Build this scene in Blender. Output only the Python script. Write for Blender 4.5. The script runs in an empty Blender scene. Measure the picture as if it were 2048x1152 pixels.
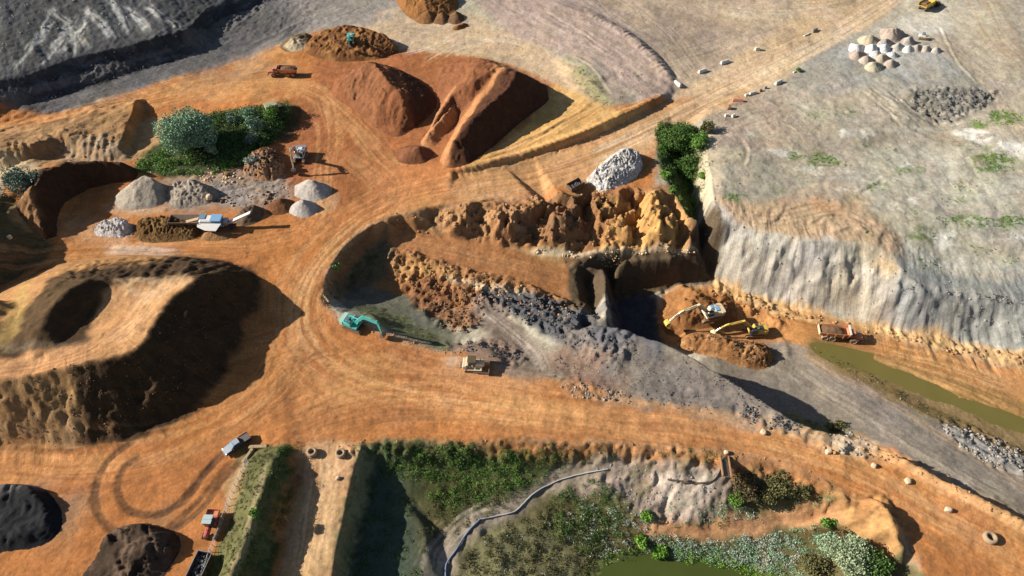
import bpy, bmesh, math, random
import numpy as np
from mathutils import Vector, Matrix
from mathutils.geometry import delaunay_2d_cdt

# ------------------------------------------------------------------ camera, world, sun
C = bpy.context.scene.collection
SC = bpy.context.scene
PITCH, CAMH, FPX = math.radians(48.5), 115.0, 1365.0     # drone: pitch below horizon, height, focal length in photo pixels
cam_d = bpy.data.cameras.new('camera'); cam = bpy.data.objects.new('camera', cam_d); C.objects.link(cam)
cam.location = (0, 0, CAMH); cam.rotation_euler = (math.pi/2 - PITCH, 0, 0)
cam_d.sensor_width = 36.0; cam_d.lens = 36.0*FPX/2048.0; cam_d.clip_end = 6000; cam_d.clip_start = 1
SC.camera = cam
SUN_EL, SUN_AZ = math.radians(27.5), math.radians(4.0)    # sun stands in the west (-X), a touch to the north
sd = Vector((-math.cos(SUN_EL)*math.cos(SUN_AZ), math.cos(SUN_EL)*math.sin(SUN_AZ), math.sin(SUN_EL)))
sl = bpy.data.lights.new('sun', 'SUN'); sl.energy = 5.0; sl.angle = math.radians(0.5); sl.color = (1.0, 0.93, 0.82)
so = bpy.data.objects.new('sun', sl); C.objects.link(so); so.rotation_euler = sd.to_track_quat('Z', 'Y').to_euler()
W_ = bpy.data.worlds.new('World'); SC.world = W_; W_.use_nodes = True
nt = W_.node_tree; bg = nt.nodes['Background']; sk = nt.nodes.new('ShaderNodeTexSky'); sk.sky_type = 'NISHITA'
sk.sun_disc = False; sk.sun_elevation = SUN_EL; sk.sun_rotation = math.atan2(sd.x, sd.y)
nt.links.new(sk.outputs[0], bg.inputs[0]); bg.inputs[1].default_value = 0.05
SC.view_settings.view_transform = 'Standard'; SC.view_settings.look = 'None'
SC.view_settings.exposure = 0.8; SC.view_settings.gamma = 1.0
random.seed(4); RNG = np.random.default_rng(7)

# ------------------------------------------------------------------ survey: photo pixel + height -> place on the site
CP, SP = math.cos(PITCH), math.sin(PITCH)
def ray(px, py):
    a, b = (px-1024.0)/FPX, -(py-576.0)/FPX
    return a, CP + b*SP, -SP + b*CP
def U(px, py, z=0.0):
    d = ray(px, py); t = (z-CAMH)/d[2]
    return (d[0]*t, d[1]*t, z)

# ------------------------------------------------------------------ noise
_p = np.random.default_rng(11).permutation(256); _p = np.concatenate([_p, _p, _p])
_g = np.random.default_rng(12).uniform(0, 2*np.pi, 256); _gx, _gy = np.cos(_g), np.sin(_g)
def perlin(x, y, seed=0):
    x = np.asarray(x, float)+seed*17.31; y = np.asarray(y, float)+seed*9.17
    xi = np.floor(x).astype(int); yi = np.floor(y).astype(int); xf = x-xi; yf = y-yi; xi &= 255; yi &= 255
    u = xf*xf*xf*(xf*(xf*6-15)+10); v = yf*yf*yf*(yf*(yf*6-15)+10)
    def gr(ix, iy, dx, dy):
        h = _p[_p[ix]+iy]; return _gx[h]*dx+_gy[h]*dy
    a = gr(xi, yi, xf, yf); b = gr(xi+1, yi, xf-1, yf); c = gr(xi, yi+1, xf, yf-1); d = gr(xi+1, yi+1, xf-1, yf-1)
    return ((a+(b-a)*u)*(1-v)+(c+(d-c)*u)*v)*1.5
def fbm(x, y, f, octv=4, seed=0, gain=0.5):
    s = 0; a = 1.0; n = 0
    for k in range(octv):
        s = s+a*perlin(np.asarray(x)*f, np.asarray(y)*f, seed+k*3); n += a; a *= gain; f *= 2.03
    return s/n
def ridged(x, y, f, octv=3, seed=0):
    s = 0; a = 1.0; n = 0
    for k in range(octv):
        s = s+a*(1-2*np.abs(perlin(np.asarray(x)*f, np.asarray(y)*f, seed+k*5))); n += a; a *= .5; f *= 2.1
    return s/n
def sstep(a, b, x):
    t = np.clip((x-a)/(b-a), 0, 1); return t*t*(3-2*t)

# ------------------------------------------------------------------ surveyed surface from break lines (TIN)
def tin_raster(pts, edges, gx, gy, fill):
    out = delaunay_2d_cdt([Vector((p[0], p[1])) for p in pts], edges, [], 0, 1e-4, True)
    vs, _, fs, ov = out[0], out[1], out[2], out[3]
    X = np.array([p[0] for p in pts]); Y = np.array([p[1] for p in pts]); Z = np.array([p[2] for p in pts])
    zs = []
    for v, o in zip(vs, ov):
        if len(o): zs.append(pts[o[0]][2])
        else:
            best = None                      # crossing of two break lines: height from the nearest edge
            for (a, b) in edges:
                pa, pb = pts[a], pts[b]; dx, dy = pb[0]-pa[0], pb[1]-pa[1]; L = dx*dx+dy*dy
                if L < 1e-9: continue
                t = max(0, min(1, ((v.x-pa[0])*dx+(v.y-pa[1])*dy)/L)); d = (pa[0]+t*dx-v.x)**2+(pa[1]+t*dy-v.y)**2
                if best is None or d < best[0]: best = (d, pa[2]+t*(pb[2]-pa[2]))
            zs.append(best[1]); print('crossing', round(v.x, 1), round(v.y, 1))
    H = np.full((len(gy), len(gx)), fill, float)
    for f in fs:
        for k in range(1, len(f)-1):
            i, j, l = f[0], f[k], f[k+1]; a, b, c = vs[i], vs[j], vs[l]
            x0, x1 = min(a.x, b.x, c.x), max(a.x, b.x, c.x); y0, y1 = min(a.y, b.y, c.y), max(a.y, b.y, c.y)
            ix0, ix1 = np.searchsorted(gx, x0), np.searchsorted(gx, x1, 'right'); iy0, iy1 = np.searchsorted(gy, y0), np.searchsorted(gy, y1, 'right')
            if ix1 <= ix0 or iy1 <= iy0: continue
            den = (b.y-c.y)*(a.x-c.x)+(c.x-b.x)*(a.y-c.y)
            if abs(den) < 1e-9: continue
            gxx = gx[ix0:ix1][None, :]; gyy = gy[iy0:iy1][:, None]
            l1 = ((b.y-c.y)*(gxx-c.x)+(c.x-b.x)*(gyy-c.y))/den; l2 = ((c.y-a.y)*(gxx-c.x)+(a.x-c.x)*(gyy-c.y))/den; l3 = 1-l1-l2
            m = (l1 >= -1e-6) & (l2 >= -1e-6) & (l3 >= -1e-6)
            sub = H[iy0:iy1, ix0:ix1]; sub[m] = (l1*zs[i]+l2*zs[j]+l3*zs[l])[m]
    return H
def blur(H, n=1):
    for _ in range(n):
        P = np.pad(H, 1, mode='edge'); H = (P[:-2, 1:-1]+P[2:, 1:-1]+P[1:-1, :-2]+P[1:-1, 2:]+4*P[1:-1, 1:-1])/8
    return H

def grow(start, step, k, n, sgn):
    o = []; v = start; s = step
    for _ in range(n): s *= k; v += sgn*s; o.append(v)
    return o
gx = np.concatenate([grow(-212, .4, 1.35, 21, -1)[::-1], np.arange(-212, 212.01, 0.36), grow(212, .4, 1.35, 21, 1)])
yy = [28.0]
while yy[-1] < 285: yy.append(yy[-1]+0.24+0.0011*(yy[-1]-28))
gy = np.concatenate([grow(28, .4, 1.35, 20, -1)[::-1], yy, grow(yy[-1], .6, 1.35, 20, 1)])
GX, GY = np.meshgrid(gx, gy)

PTS, EDG = [], []
def line(*ps, closed=False):
    i0 = len(PTS)
    for p in ps: PTS.append(U(*p))
    for k in range(len(ps)-1): EDG.append((i0+k, i0+k+1))
    if closed: EDG.append((i0+len(ps)-1, i0))
def wl(*ps):
    i0 = len(PTS)
    for p in ps: PTS.append(tuple(p))
    for k in range(len(ps)-1): EDG.append((i0+k, i0+k+1))
def spots(*ps):
    for p in ps: PTS.append(U(*p))
def offs(pl, d, zs):                       # foot of a wall: the line moved d metres to its left, at new heights
    w = [U(*p) for p in pl]; o = []
    for k, p in enumerate(w):
        a = w[max(0, k-1)]; b = w[min(len(w)-1, k+1)]; dx, dy = b[0]-a[0], b[1]-a[1]; L = math.hypot(dx, dy)
        o.append((p[0]-dy/L*d, p[1]+dx/L*d, zs[k]))
    wl(*o)
# far frame
for p in ((-1500, -250, 0), (1500, -250, 0), (-1500, 1500, 10), (1500, 1500, 0), (0, 1500, 3), (-240, 24, 6), (240, 24, -1), (0, 24, -6),
          (240, 290, 2), (0, 290, 2), (-60, 290, 5), (-240, 290, 24), (-240, 200, 14), (-240, 120, 6), (240, 200, 2), (240, 140, 1)): PTS.append(p)
# upper-left shale slope, bench and second step
line((-120, -60, 21), (100, -80, 19), (300, -90, 15), (440, -70, 10))
line((-100, 190, 7), (60, 150, 7), (150, 118, 6.8), (243, 98, 6.8), (330, 74, 6.8), (372, 62, 6.6), (412, 22, 6), (470, 4, 5), (540, -30, 4))
line((-100, 208, 5.8), (62, 162, 5.6), (155, 128, 5.4), (247, 108, 5.2), (338, 84, 5), (385, 72, 4.6), (430, 36, 3.2), (500, 14, 2.6), (570, -20, 2))
line((-100, 228, 4), (60, 186, 3.6), (130, 166, 3.4), (208, 147, 3.2), (300, 118, 3), (360, 100, 2.8), (410, 88, 2.4))
line((-100, 246, 1.9), (66, 202, 1.9), (136, 181, 1.8), (214, 160, 1.8), (306, 130, 1.8), (366, 109, 1.8), (416, 98, 1.6))
line((-100, 275, .8), (100, 225, .5), (300, 172, .3), (450, 130, .2), (560, 85, .4), (700, 30, .8), (800, -30, 1))
spots((500, 160, 0), (430, 190, 0), (640, 200, 0), (560, 190, 0))
# brown shelf on the left with its east scarp and southern bluffs
line((100, 245, 2.2), (200, 218, 3), (272, 196, 3.2), (266, 228, 3.5), (250, 266, 3.5), (236, 292, 2.6))
line((180, 208, .6), (288, 196, .3), (285, 230, .2), (270, 268, .1), (258, 310, .2))
line((-60, 300, 4), (10, 298, 4), (60, 290, 3.8), (120, 270, 3.6), (160, 280, 3), (236, 292, 2.4))
line((-60, 345, .6), (20, 335, .5), (80, 318, .4), (135, 300, .5), (160, 318, .3), (262, 322, .2))
spots((300, 215, .6), (420, 215, .5))
# bushy bank
line((325, 262, .4), (345, 240, .5), (430, 222, .7), (500, 212, 1.0), (555, 203, 1.4))
line((300, 330, .3), (350, 352, .2), (420, 348, .2), (480, 330, .3), (530, 285, .6))
line((360, 300, 1.6), (450, 270, 2.2), (520, 245, 2.8), (575, 214, 3.4))
line((598, 212, .2), (592, 240, 0), (560, 290, 0), (560, 330, 0))
# west slope at the picture edge (shaded)
line((-160, 380, 13), (-160, 480, 13), (-150, 570, 13), (-150, 620, 12))
line((-50, 372, 5), (10, 395, 5), (35, 415, 5), (60, 440, 3), (85, 470, 1.2), (105, 492, .3))
line((105, 500, .1), (70, 530, .1), (20, 560, .1), (-60, 600, .5))
# the mesa: foot
line((-120, 655, 3), (-40, 600, 2), (40, 556, .6), (110, 528, .1), (220, 512, 0), (350, 508, 0), (450, 520, 0), (505, 548, 0), (514, 600, 0), (500, 655, 0), (470, 715, 0), (420, 775, 0), (385, 822, 0), (300, 850, 0), (240, 888, 0), (190, 890, 0), (90, 888, 0), (0, 890, 0), (-120, 890, 0))
line((-120, 780, 9.4), (0, 762, 10.4), (70, 748, 10.4), (130, 738, 10.4), (200, 722, 10.4), (262, 706, 10.0), (292, 682, 10.0), (305, 650, 10.0), (325, 615, 10.0), (352, 588, 10.2), (392, 556, 10.2), (360, 546, 8.8), (300, 558, 8.4))
line((-120, 735, 9.2), (0, 742, 9.4), (60, 732, 9.0), (120, 714, 9.0), (180, 696, 8.6), (210, 670, 8.4))
line((392, 556, 10.4), (440, 549, 6.4), (380, 528, 5.5), (250, 532, 5.5), (150, 540, 5.9), (90, 562, 6.4), (40, 610, 6.9), (-40, 680, 7.4), (-120, 715, 8.4))
line((320, 562, 8.4), (250, 562, 8.6), (205, 560, 9.2), (172, 562, 10.6), (138, 580, 11.6), (106, 612, 11.6), (84, 655, 10.6), (74, 686, 9.2), (110, 690, 8.6), (175, 680, 8.4))
line((300, 585, 8.6), (215, 592, 8.3), (185, 616, 8.2), (160, 648, 8.2), (140, 670, 8.3))
spots((240, 620, 8.4), (200, 650, 8.3), (285, 620, 9.0), (20, 700, 8.4))
# flat yard
spots((560, 480, 0), (560, 620, 0), (560, 740, 0), (480, 830, 0), (620, 560, 0), (600, 700, 0), (0, 940, 0), (-60, 1000, 0), (200, 960, 0), (300, 1040, 0), (-60, 1200, 0), (200, 1200, 0), (340, 1180, 0), (150, 480, 0), (160, 400, 0), (250, 480, 0), (700, 780, 0), (900, 830, 0), (1150, 830, 0), (700, 400, 0), (760, 350, 0), (640, 330, 0), (900, 380, 0))
# terrace edge above the north haul road
line((906, 343, .9), (955, 331, 1.4), (1000, 318, 1.6), (1060, 301, 1.7), (1130, 279, 2), (1190, 255, 2.2), (1240, 232, 2.3), (1290, 208, 2.3), (1322, 193, 2.2), (1330, 188, 1.4))
line((912, 350, 0), (962, 341, 0), (1006, 329, 0), (1066, 313, 0), (1136, 292, 0), (1197, 267, 0), (1248, 246, 0), (1300, 220, .1), (1336, 200, .3), (1350, 184, .6))
spots((1150, 200, 1.2), (1050, 270, 1), (980, 300, .8), (1200, 170, 1.2), (1120, 150, .8), (960, 90, .5), (850, 60, .6))
# purple tongue north
line((1000, 20, 1.2), (1110, 5, 2.6), (1190, 32, 3), (1250, 65, 3), (1300, 105, 3), (1330, 140, 2.4), (1342, 165, 1.4))
line((1010, -10, .8), (1115, -8, 1.2), (1200, 28, 1.4), (1260, 60, 1.4), (1312, 102, 1.4), (1344, 140, 1), (1356, 170, .8))
line((1000, 40, .9), (1080, 90, 1.6), (1130, 130, 1.8), (1180, 160, 2), (1215, 195, 1.9))
line((1190, 105, 2.4), (1240, 145, 2.3), (1272, 188, 2.0), (1276, 204, 1.8))
# north-east haul road and plateau
line((1340, 230, 0), (1420, 210, .6), (1520, 160, 1), (1620, 110, 1.2), (1720, 50, 1.4), (1800, 0, 1.6), (1860, -40, 1.8))
line((1370, 175, .6), (1470, 130, 1.2), (1560, 90, 1.4), (1650, 40, 1.6), (1720, -10, 1.8))
line((1745, 150, 2.4), (1810, 205, 1.6), (1840, 225, .2), (1870, 252, -.2))
line((1820, 178, 3.0), (1880, 180, 3.4), (1990, 180, 3.2))
line((1838, 226, .2), (1890, 248, 0), (1930, 238, .4), (1975, 215, 1.4))
spots((1500, 60, 1.6), (1400, 60, 1.4), (1500, 240, 1.6), (1600, 200, 1.8), (1700, 300, 1.6), (1850, 350, 1), (1990, 300, 1.4), (2048, 100, 4.5), (1900, 60, 2.8), (1950, 450, 0), (2048, 400, .4), (2120, 200, 3), (1600, 380, 1.4), (1550, 430, 1), (2000, 20, 4))
# cliff: rim, bench, toe
line((1395, 441, 1), (1440, 446, 1), (1480, 452, 1), (1540, 466, 1), (1600, 478, 1), (1680, 486, 1), (1745, 492, 1), (1785, 510, .6), (1808, 548, -1.2), (1840, 570, -2.4), (1900, 582, -3.6), (1980, 598, -4), (2048, 606, -4.4), (2160, 620, -4.6))
line((1820, 520, -.6), (1850, 545, -1.8), (1900, 550, -3), (2048, 566, -3.6), (2160, 575, -4))
line((1400, 505, -9), (1418, 540, -12.6), (1432, 560, -13), (1480, 580, -13), (1560, 605, -13), (1640, 630, -13), (1700, 643, -13), (1850, 668, -12), (1950, 685, -12), (2048, 712, -11), (2160, 740, -11))
# tree hollow leading down into the pit
line((1400, 262, 1.6), (1412, 300, 2.2), (1418, 350, 2.2), (1424, 400, 2), (1395, 441, 1))
line((1437, 285, 2.6), (1441, 340, 2.6), (1440, 400, 2.0))
line((1310, 262, 0), (1318, 300, 0), (1325, 340, 0), (1345, 380, 0), (1375, 432, -.5), (1380, 480, -3), (1370, 512, -7))
line((1350, 262, -1.5), (1358, 300, -4), (1372, 350, -6), (1388, 410, -8), (1396, 455, -9), (1400, 505, -9))
# pit: north rim
line((745, 452, 0), (770, 440, 0), (805, 430, 0), (850, 416, 0), (905, 408, 0), (960, 402, 0), (1000, 412, 0), (1022, 424, -.3), (1050, 420, 0), (1080, 408, 0), (1120, 392, 0), (1180, 384, 0), (1240, 384, 0), (1290, 378, 0), (1325, 378, 0), (1345, 380, 0))
line((805, 452, -3.4), (850, 466, -4), (930, 478, -4.6), (1000, 492, -5.4), (1060, 510, -6.4), (1110, 530, -7.4), (1150, 552, -8.4))
line((1090, 502, -6.2), (1140, 506, -6.8), (1200, 508, -7), (1280, 508, -7), (1362, 510, -7), (1370, 512, -7))
line((1100, 516, -6.8), (1150, 522, -7.4), (1160, 530, -7.6), (1240, 525, -7.2), (1340, 525, -7.2))
# spurs running down from the rim
line((1130, 394, 0), (1122, 430, -.6), (1085, 478, -4.4))
line((1095, 412, -2.6), (1090, 440, -4.4))
line((985, 430, -1.2), (960, 455, -3.2))
line((905, 412, -.1), (915, 436, -1), (900, 460, -3))
line((870, 425, -1.8), (862, 450, -3.4))
line((1200, 386, 0), (1212, 422, -.8), (1216, 470, -3.4), (1212, 497, -6.2))
line((1158, 412, -3.6), (1170, 440, -5.6), (1182, 480, -6.8))
line((1298, 384, .4), (1312, 408, .5), (1326, 440, -.4), (1336, 498, -5.8))
line((1345, 430, -4.5), (1356, 480, -6.6))
line((1268, 404, -3.4), (1250, 440, -5.4), (1262, 492, -6.9))
line((1045, 440, -1.5), (1030, 465, -4))
# cliff under the ledge, pit floor
line((1154, 556, -8.6), (1158, 600, -8.4), (1164, 636, -5))
line((1172, 566, -12.5), (1180, 605, -13), (1188, 634, -10))
line((1208, 538, -8), (1212, 560, -7.2), (1212, 600, -6), (1212, 640, -3))
line((1222, 556, -14), (1223, 588, -16.5), (1300, 578, -16), (1360, 570, -15), (1418, 562, -13.6))
spots((1780, 440, .8), (1850, 450, .4), (1720, 420, 1.2), (1224, 640, -17), (1240, 640, -17), (1290, 640, -17), (1310, 610, -15.5), (1340, 650, -14), (1440, 640, -12), (1550, 640, -13), (1640, 665, -12.6), (1800, 712, -12),  (1440, 595, -12.6))
# head of the pit
line((745, 452, 0), (715, 470, 0), (690, 492, 0), (665, 530, 0), (652, 560, 0), (643, 590, 0), (650, 612, 0), (682, 632, 0), (720, 645, 0), (770, 662, -.1), (830, 690, -.2), (870, 702, -.3), (930, 706, -.3), (1000, 735, -.2), (1080, 750, -.2), (1130, 780, 0), (1200, 800, 0), (1290, 810, 0), (1400, 830, 0), (1500, 858, 0), (1560, 868, 0), (1600, 868, 0))
line((762, 478, -4), (735, 500, -4.6), (712, 530, -6), (690, 565, -6.4), (690, 592, -5))
line((790, 496, -4.6), (830, 508, -5), (900, 526, -5.6), (960, 545, -6.4), (1010, 560, -7), (1060, 574, -7.8), (1110, 590, -8.6), (1150, 612, -9.4))
line((720, 590, -7), (780, 585, -8.4), (840, 590, -8.6), (900, 610, -8), (945, 618, -7))
line((760, 620, -5.2), (820, 648, -5), (880, 672, -4.2), (910, 686, -2.6))
line((800, 540, -6.8), (880, 560, -7), (960, 580, -7.6), (1040, 600, -8.8), (1100, 620, -8.6), (1150, 640, -8))
line((950, 612, -6.6), (1000, 650, -5), (1050, 690, -3.2), (1090, 725, -1.6), (1110, 745, -.6))
line((985, 606, -7.4), (1050, 632, -6.6), (1100, 655, -4), (1150, 668, -1.6))
spots((1150, 700, -1.2), (1200, 740, 0), (1140, 720, -1), (1260, 720, .8), (1330, 750, .8))
# south rim of the pit and the floor under it
RIM = [(1175, 654, .2), (1210, 658, 1.2), (1260, 665, 2), (1330, 686, 2.4), (1390, 716, 2.6), (1450, 752, 2.2), (1520, 798, 1.2), (1590, 842, .6), (1640, 862, .4), (1700, 872, .8), (1740, 882, 1.2), (1785, 905, 1.4), (1830, 928, 1.4), (1890, 960, 1.2), (1940, 985, 1), (2048, 1042, .8), (2170, 1108, .6)]
line(*RIM)
offs(RIM, 3.2, [-14.5, -16, -16, -15, -14.2, -13.6, -12.6, -11.4, -10.6, -9.4, -8, -6.8, -6, -5, -4.2, -3.2, -2.2])
line((1740, 900, 0), (1800, 935, 0), (1880, 975, 0), (1960, 1018, 0), (2048, 1066, 0), (2170, 1130, 0))
line((1600, 700, -13), (1700, 748, -12), (1800, 800, -10.8), (1900, 858, -9), (2000, 915, -7), (2100, 970, -5))
line((1560, 700, -13.6), (1640, 760, -12.8), (1720, 830, -10), (1800, 880, -7.6), (1900, 935, -5.6), (2048, 1010, -3.6))
line((1625, 696, -12.3), (1700, 732, -12.1), (1780, 772, -12), (1860, 812, -11.9), (1940, 846, -11.8), (2010, 880, -11.6), (2120, 925, -11.4))
line((1650, 696, -12.9), (1720, 726, -12.9), (1800, 758, -12.9), (1880, 790, -12.9), (1960, 822, -12.9), (2050, 850, -12.9), (2140, 890, -12.9))
line((1650, 684, -12.2), (1740, 712, -12.1), (1830, 742, -12), (1930, 780, -11.9), (2048, 822, -11.8), (2140, 862, -11.8))
# south edge of the main road and the vegetated slope
line((-60, 905, 0), (380, 880, 0), (480, 905, 0))
line((722, 890, 0), (780, 886, 0), (900, 884, 0), (980, 880, 0), (1060, 884, 0), (1150, 888, 0), (1250, 890, 0), (1340, 896, 0), (1440, 903, 0), (1500, 912, 0), (1560, 926, 0), (1620, 950, 0), (1680, 982, 0), (1730, 1000, 0), (1775, 1020, 0), (1800, 1060, 0), (1830, 1110, 0), (1850, 1160, 0), (1870, 1230, 0))
line((760, 930, -3.4), (850, 925, -3), (980, 930, -3.4), (1100, 930, -3.6), (1180, 930, -3.6), (1260, 932, -3.4), (1350, 945, -2.6), (1430, 950, -2.4), (1470, 962, -3), (1560, 975, -3), (1640, 1000, -3), (1690, 1020, -2.4))
line((1190, 945, -4), (1110, 966, -5), (1075, 995, -5.6), (1040, 1022, -6), (960, 1038, -6.4), (925, 1085, -6.8), (893, 1130, -7.2), (890, 1230, -7.6))
line((1230, 1000, -6), (1300, 1010, -6.4), (1400, 1030, -6.6), (1470, 1030, -6.2), (1560, 1030, -6), (1650, 1035, -5))
line((1200, 1060, -8), (1300, 1062, -8), (1440, 1062, -8), (1560, 1062, -7.6), (1680, 1080, -6.6))
line((1150, 1180, -9.8), (1190, 1118, -9.8), (1290, 1096, -10), (1400, 1110, -10), (1500, 1130, -10), (1560, 1170, -10), (1570, 1220, -10))
line((1200, 1180, -11), (1300, 1125, -11.2), (1400, 1135, -11.2), (1500, 1160, -11.2))
line((1700, 1000, .6), (1740, 990, 2.2), (1775, 1015, 3), (1788, 1050, 3), (1800, 1090, 2.2))
line((1690, 1050, -2), (1720, 1085, -2.4), (1770, 1105, -2.6), (1795, 1160, -3), (1800, 1230, -3))
line((1798, 1022, -.3), (1812, 1060, -.6), (1822, 1110, -.8), (1835, 1150, -.8), (1850, 1230, -.8))
# pond bank
line((722, 890, 0), (712, 930, 0), (700, 980, 0), (688, 1040, 0), (674, 1110, 0), (664, 1170, 0), (655, 1230, 0))
line((742, 945, -4.2), (728, 1000, -5), (712, 1060, -5.2), (697, 1120, -5.2), (688, 1230, -5.2))
line((800, 985, -4.8), (795, 1060, -5.4), (790, 1130, -5.5), (785, 1230, -5.5))
spots((850, 1060, -5.4), (860, 1130, -5.6), (900, 990, -5.6), (950, 970, -5.4), (1000, 1100, -7.2), (1080, 1080, -7.6), (870, 1060, -7))
# south track and the grassy bund
line((610, 888, 0), (606, 930, -.4), (590, 1000, -.6), (575, 1080, -.7), (560, 1152, -.8), (545, 1230, -.8))
line((490, 906, 0), (468, 950, 0), (452, 1000, 0), (444, 1060, 0), (420, 1090, 0), (395, 1152, 0), (370, 1230, 0))
line((575, 889, .6), (560, 897, 2), (545, 925, 3.6), (525, 985, 4.2), (505, 1040, 4.4), (485, 1090, 4.4), (462, 1152, 4.4), (440, 1230, 4.4))
line((545, 893, .6), (515, 905, 1.4), (505, 930, 2), (490, 1000, 2.3), (475, 1060, 2.4), (440, 1152, 2.4))
line((590, 920, 0), (572, 1000, -.4), (552, 1080, -.6), (528, 1152, -.8), (505, 1230, -.8))

H = tin_raster(PTS, EDG, gx, gy, 0.0)
H = blur(H, 3)
H0 = H.copy()
IN = sstep(-235, -205, GX)*(1-sstep(205, 235, GX))*sstep(15, 28, GY)*(1-sstep(280, 300, GY))
def grid_at(A, x, y):
    i = int(np.clip(np.searchsorted(gx, x)-1, 0, len(gx)-2)); j = int(np.clip(np.searchsorted(gy, y)-1, 0, len(gy)-2))
    u = (x-gx[i])/(gx[i+1]-gx[i]); v = (y-gy[j])/(gy[j+1]-gy[j])
    return float((A[j, i]*(1-u)+A[j, i+1]*u)*(1-v)+(A[j+1, i]*(1-u)+A[j+1, i+1]*u)*v)
def W(px, py):                              # photo pixel -> where the sight line meets the ground
    z = 34.0; prev = None
    while z > -25:
        x, y, _ = U(px, py, z); d = z-grid_at(H0, x, y)
        if d <= 0:
            if prev is None: return (x, y, z)
            zz = z+0.25*(-d)/(prev-d+1e-9); x, y, _ = U(px, py, zz); return (x, y, zz)
        prev = d; z -= 0.25
    return U(px, py, 0)
def W2(pts): return [W(*p)[:2] for p in pts]

# ------------------------------------------------------------------ zones and lines on the ground
WX = 1.0*fbm(GX, GY, .16, 3, 21)+.5*fbm(GX, GY, .7, 2, 22); WY = 1.0*fbm(GX, GY, .16, 3, 31)+.5*fbm(GX, GY, .7, 2, 32)
def win(pts, pad):
    xs = [p[0] for p in pts]; ys = [p[1] for p in pts]
    return (slice(np.searchsorted(gy, min(ys)-pad), np.searchsorted(gy, max(ys)+pad)+1), slice(np.searchsorted(gx, min(xs)-pad), np.searchsorted(gx, max(xs)+pad)+1))
def poly_dist(pts, X, Y):                  # signed distance, + inside
    d = np.full(X.shape, 1e9); ins = np.zeros(X.shape, bool); n = len(pts)
    for k in range(n):
        x0, y0 = pts[k]; x1, y1 = pts[(k+1) % n]; dx, dy = x1-x0, y1-y0; L = dx*dx+dy*dy+1e-12
        t = np.clip(((X-x0)*dx+(Y-y0)*dy)/L, 0, 1); d = np.minimum(d, (X-x0-t*dx)**2+(Y-y0-t*dy)**2)
        if y0 != y1: ins ^= ((y0 > Y) != (y1 > Y)) & (X < dx*(Y-y0)/(y1-y0)+x0)
    d = np.sqrt(d); return np.where(ins, d, -d)
def smooth_line(pts, n=6, closed=False):
    P = [np.array(p, float) for p in pts]; m = len(P); o = []
    rng = range(m if closed else m-1)
    for i in rng:
        p0 = P[(i-1) % m] if closed or i > 0 else P[0]; p1 = P[i]; p2 = P[(i+1) % m]; p3 = P[(i+2) % m] if closed or i < m-2 else P[-1]
        for k in range(n):
            t = k/n; o.append(tuple(.5*((2*p1)+(-p0+p2)*t+(2*p0-5*p1+4*p2-p3)*t*t+(-p0+3*p1-3*p2+p3)*t**3)))
    if not closed: o.append(tuple(P[-1]))
    return o
def line_coords(pts, X, Y):                # across (signed) and along coordinates of the nearest point on a line
    d = np.full(X.shape, 1e9); ac = np.zeros(X.shape); al = np.zeros(X.shape); s0 = 0
    for (x0, y0), (x1, y1) in zip(pts[:-1], pts[1:]):
        dx, dy = x1-x0, y1-y0; L = math.hypot(dx, dy)+1e-9
        t = np.clip(((X-x0)*dx+(Y-y0)*dy)/L/L, 0, 1); q = (X-x0-t*dx)**2+(Y-y0-t*dy)**2; m = q < d
        d[m] = q[m]; ac[m] = (((X-x0)*(-dy)+(Y-y0)*dx)/L)[m]; al[m] = (s0+t*L)[m]; s0 += L
    d = np.sqrt(d); return np.where(ac < 0, -d, d), al, d, s0
COL = np.zeros(GX.shape+(3,)); COL[:] = (.30, .27, .22)
def zone(pxs, col, feather=1.5, k=1.0, warp=1.6, patch=0.0, pf=.12, seed=0):
    pts = smooth_line(W2(pxs), 5, True); w = win(pts, feather+3); X = GX[w]+warp*WX[w]; Y = GY[w]+warp*WY[w]
    m = sstep(-feather, feather, poly_dist(pts, X, Y))*k
    if patch: m = m*sstep(-patch, patch*.6, fbm(X, Y, pf, 4, 40+seed)+.1)
    c = np.array(col); COL[w] = COL[w]*(1-m[..., None])+c*m[..., None]
def track(pxs, col, width, k=.8, along=.04, across=1.2, thr=0.0, seed=0, soft=.5, dep=0.0, warp=.25):
    """streaks left along a line of travel: wheel marks, smears, ruts"""
    pts = smooth_line(W2(pxs), 6); w = win(pts, width+1); X = GX[w]+warp*WX[w]; Y = GY[w]+warp*WY[w]
    ac, al, d, L = line_coords(pts, X, Y)
    m = (1-sstep(width*soft, width, d))*sstep(0, min(6, L*.2), al)*(1-sstep(L-min(6, L*.2), L, al))
    n = fbm(ac*across, al*along, 1.0, 3, 50+seed); m = m*sstep(thr-.12, thr+.22, n)*k
    c = np.array(col); COL[w] = COL[w]*(1-m[..., None])+c*m[..., None]
    if dep: H[w] = H[w]-dep*m
def rut(pxs, col, gauge, wid=.45, k=.8, dep=.06, seed=0, tread=True):
    pts = smooth_line(W2(pxs), 8); w = win(pts, gauge+2); X = GX[w]+.1*WX[w]; Y = GY[w]+.1*WY[w]
    ac, al, d, L = line_coords(pts, X, Y)
    m = (1-sstep(wid*.6, wid*1.2, np.abs(np.abs(ac)-gauge/2)))*(d < gauge)*sstep(0, 2, al)*(1-sstep(L-2, L, al))
    m = m*(.75+.45*fbm(ac*2, al*.6, 1.0, 2, seed+3)); m = np.clip(m, 0, 1)*k
    c = np.array(col); COL[w] = COL[w]*(1-m[..., None])+c*m[..., None]; H[w] = H[w]-dep*m
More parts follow.
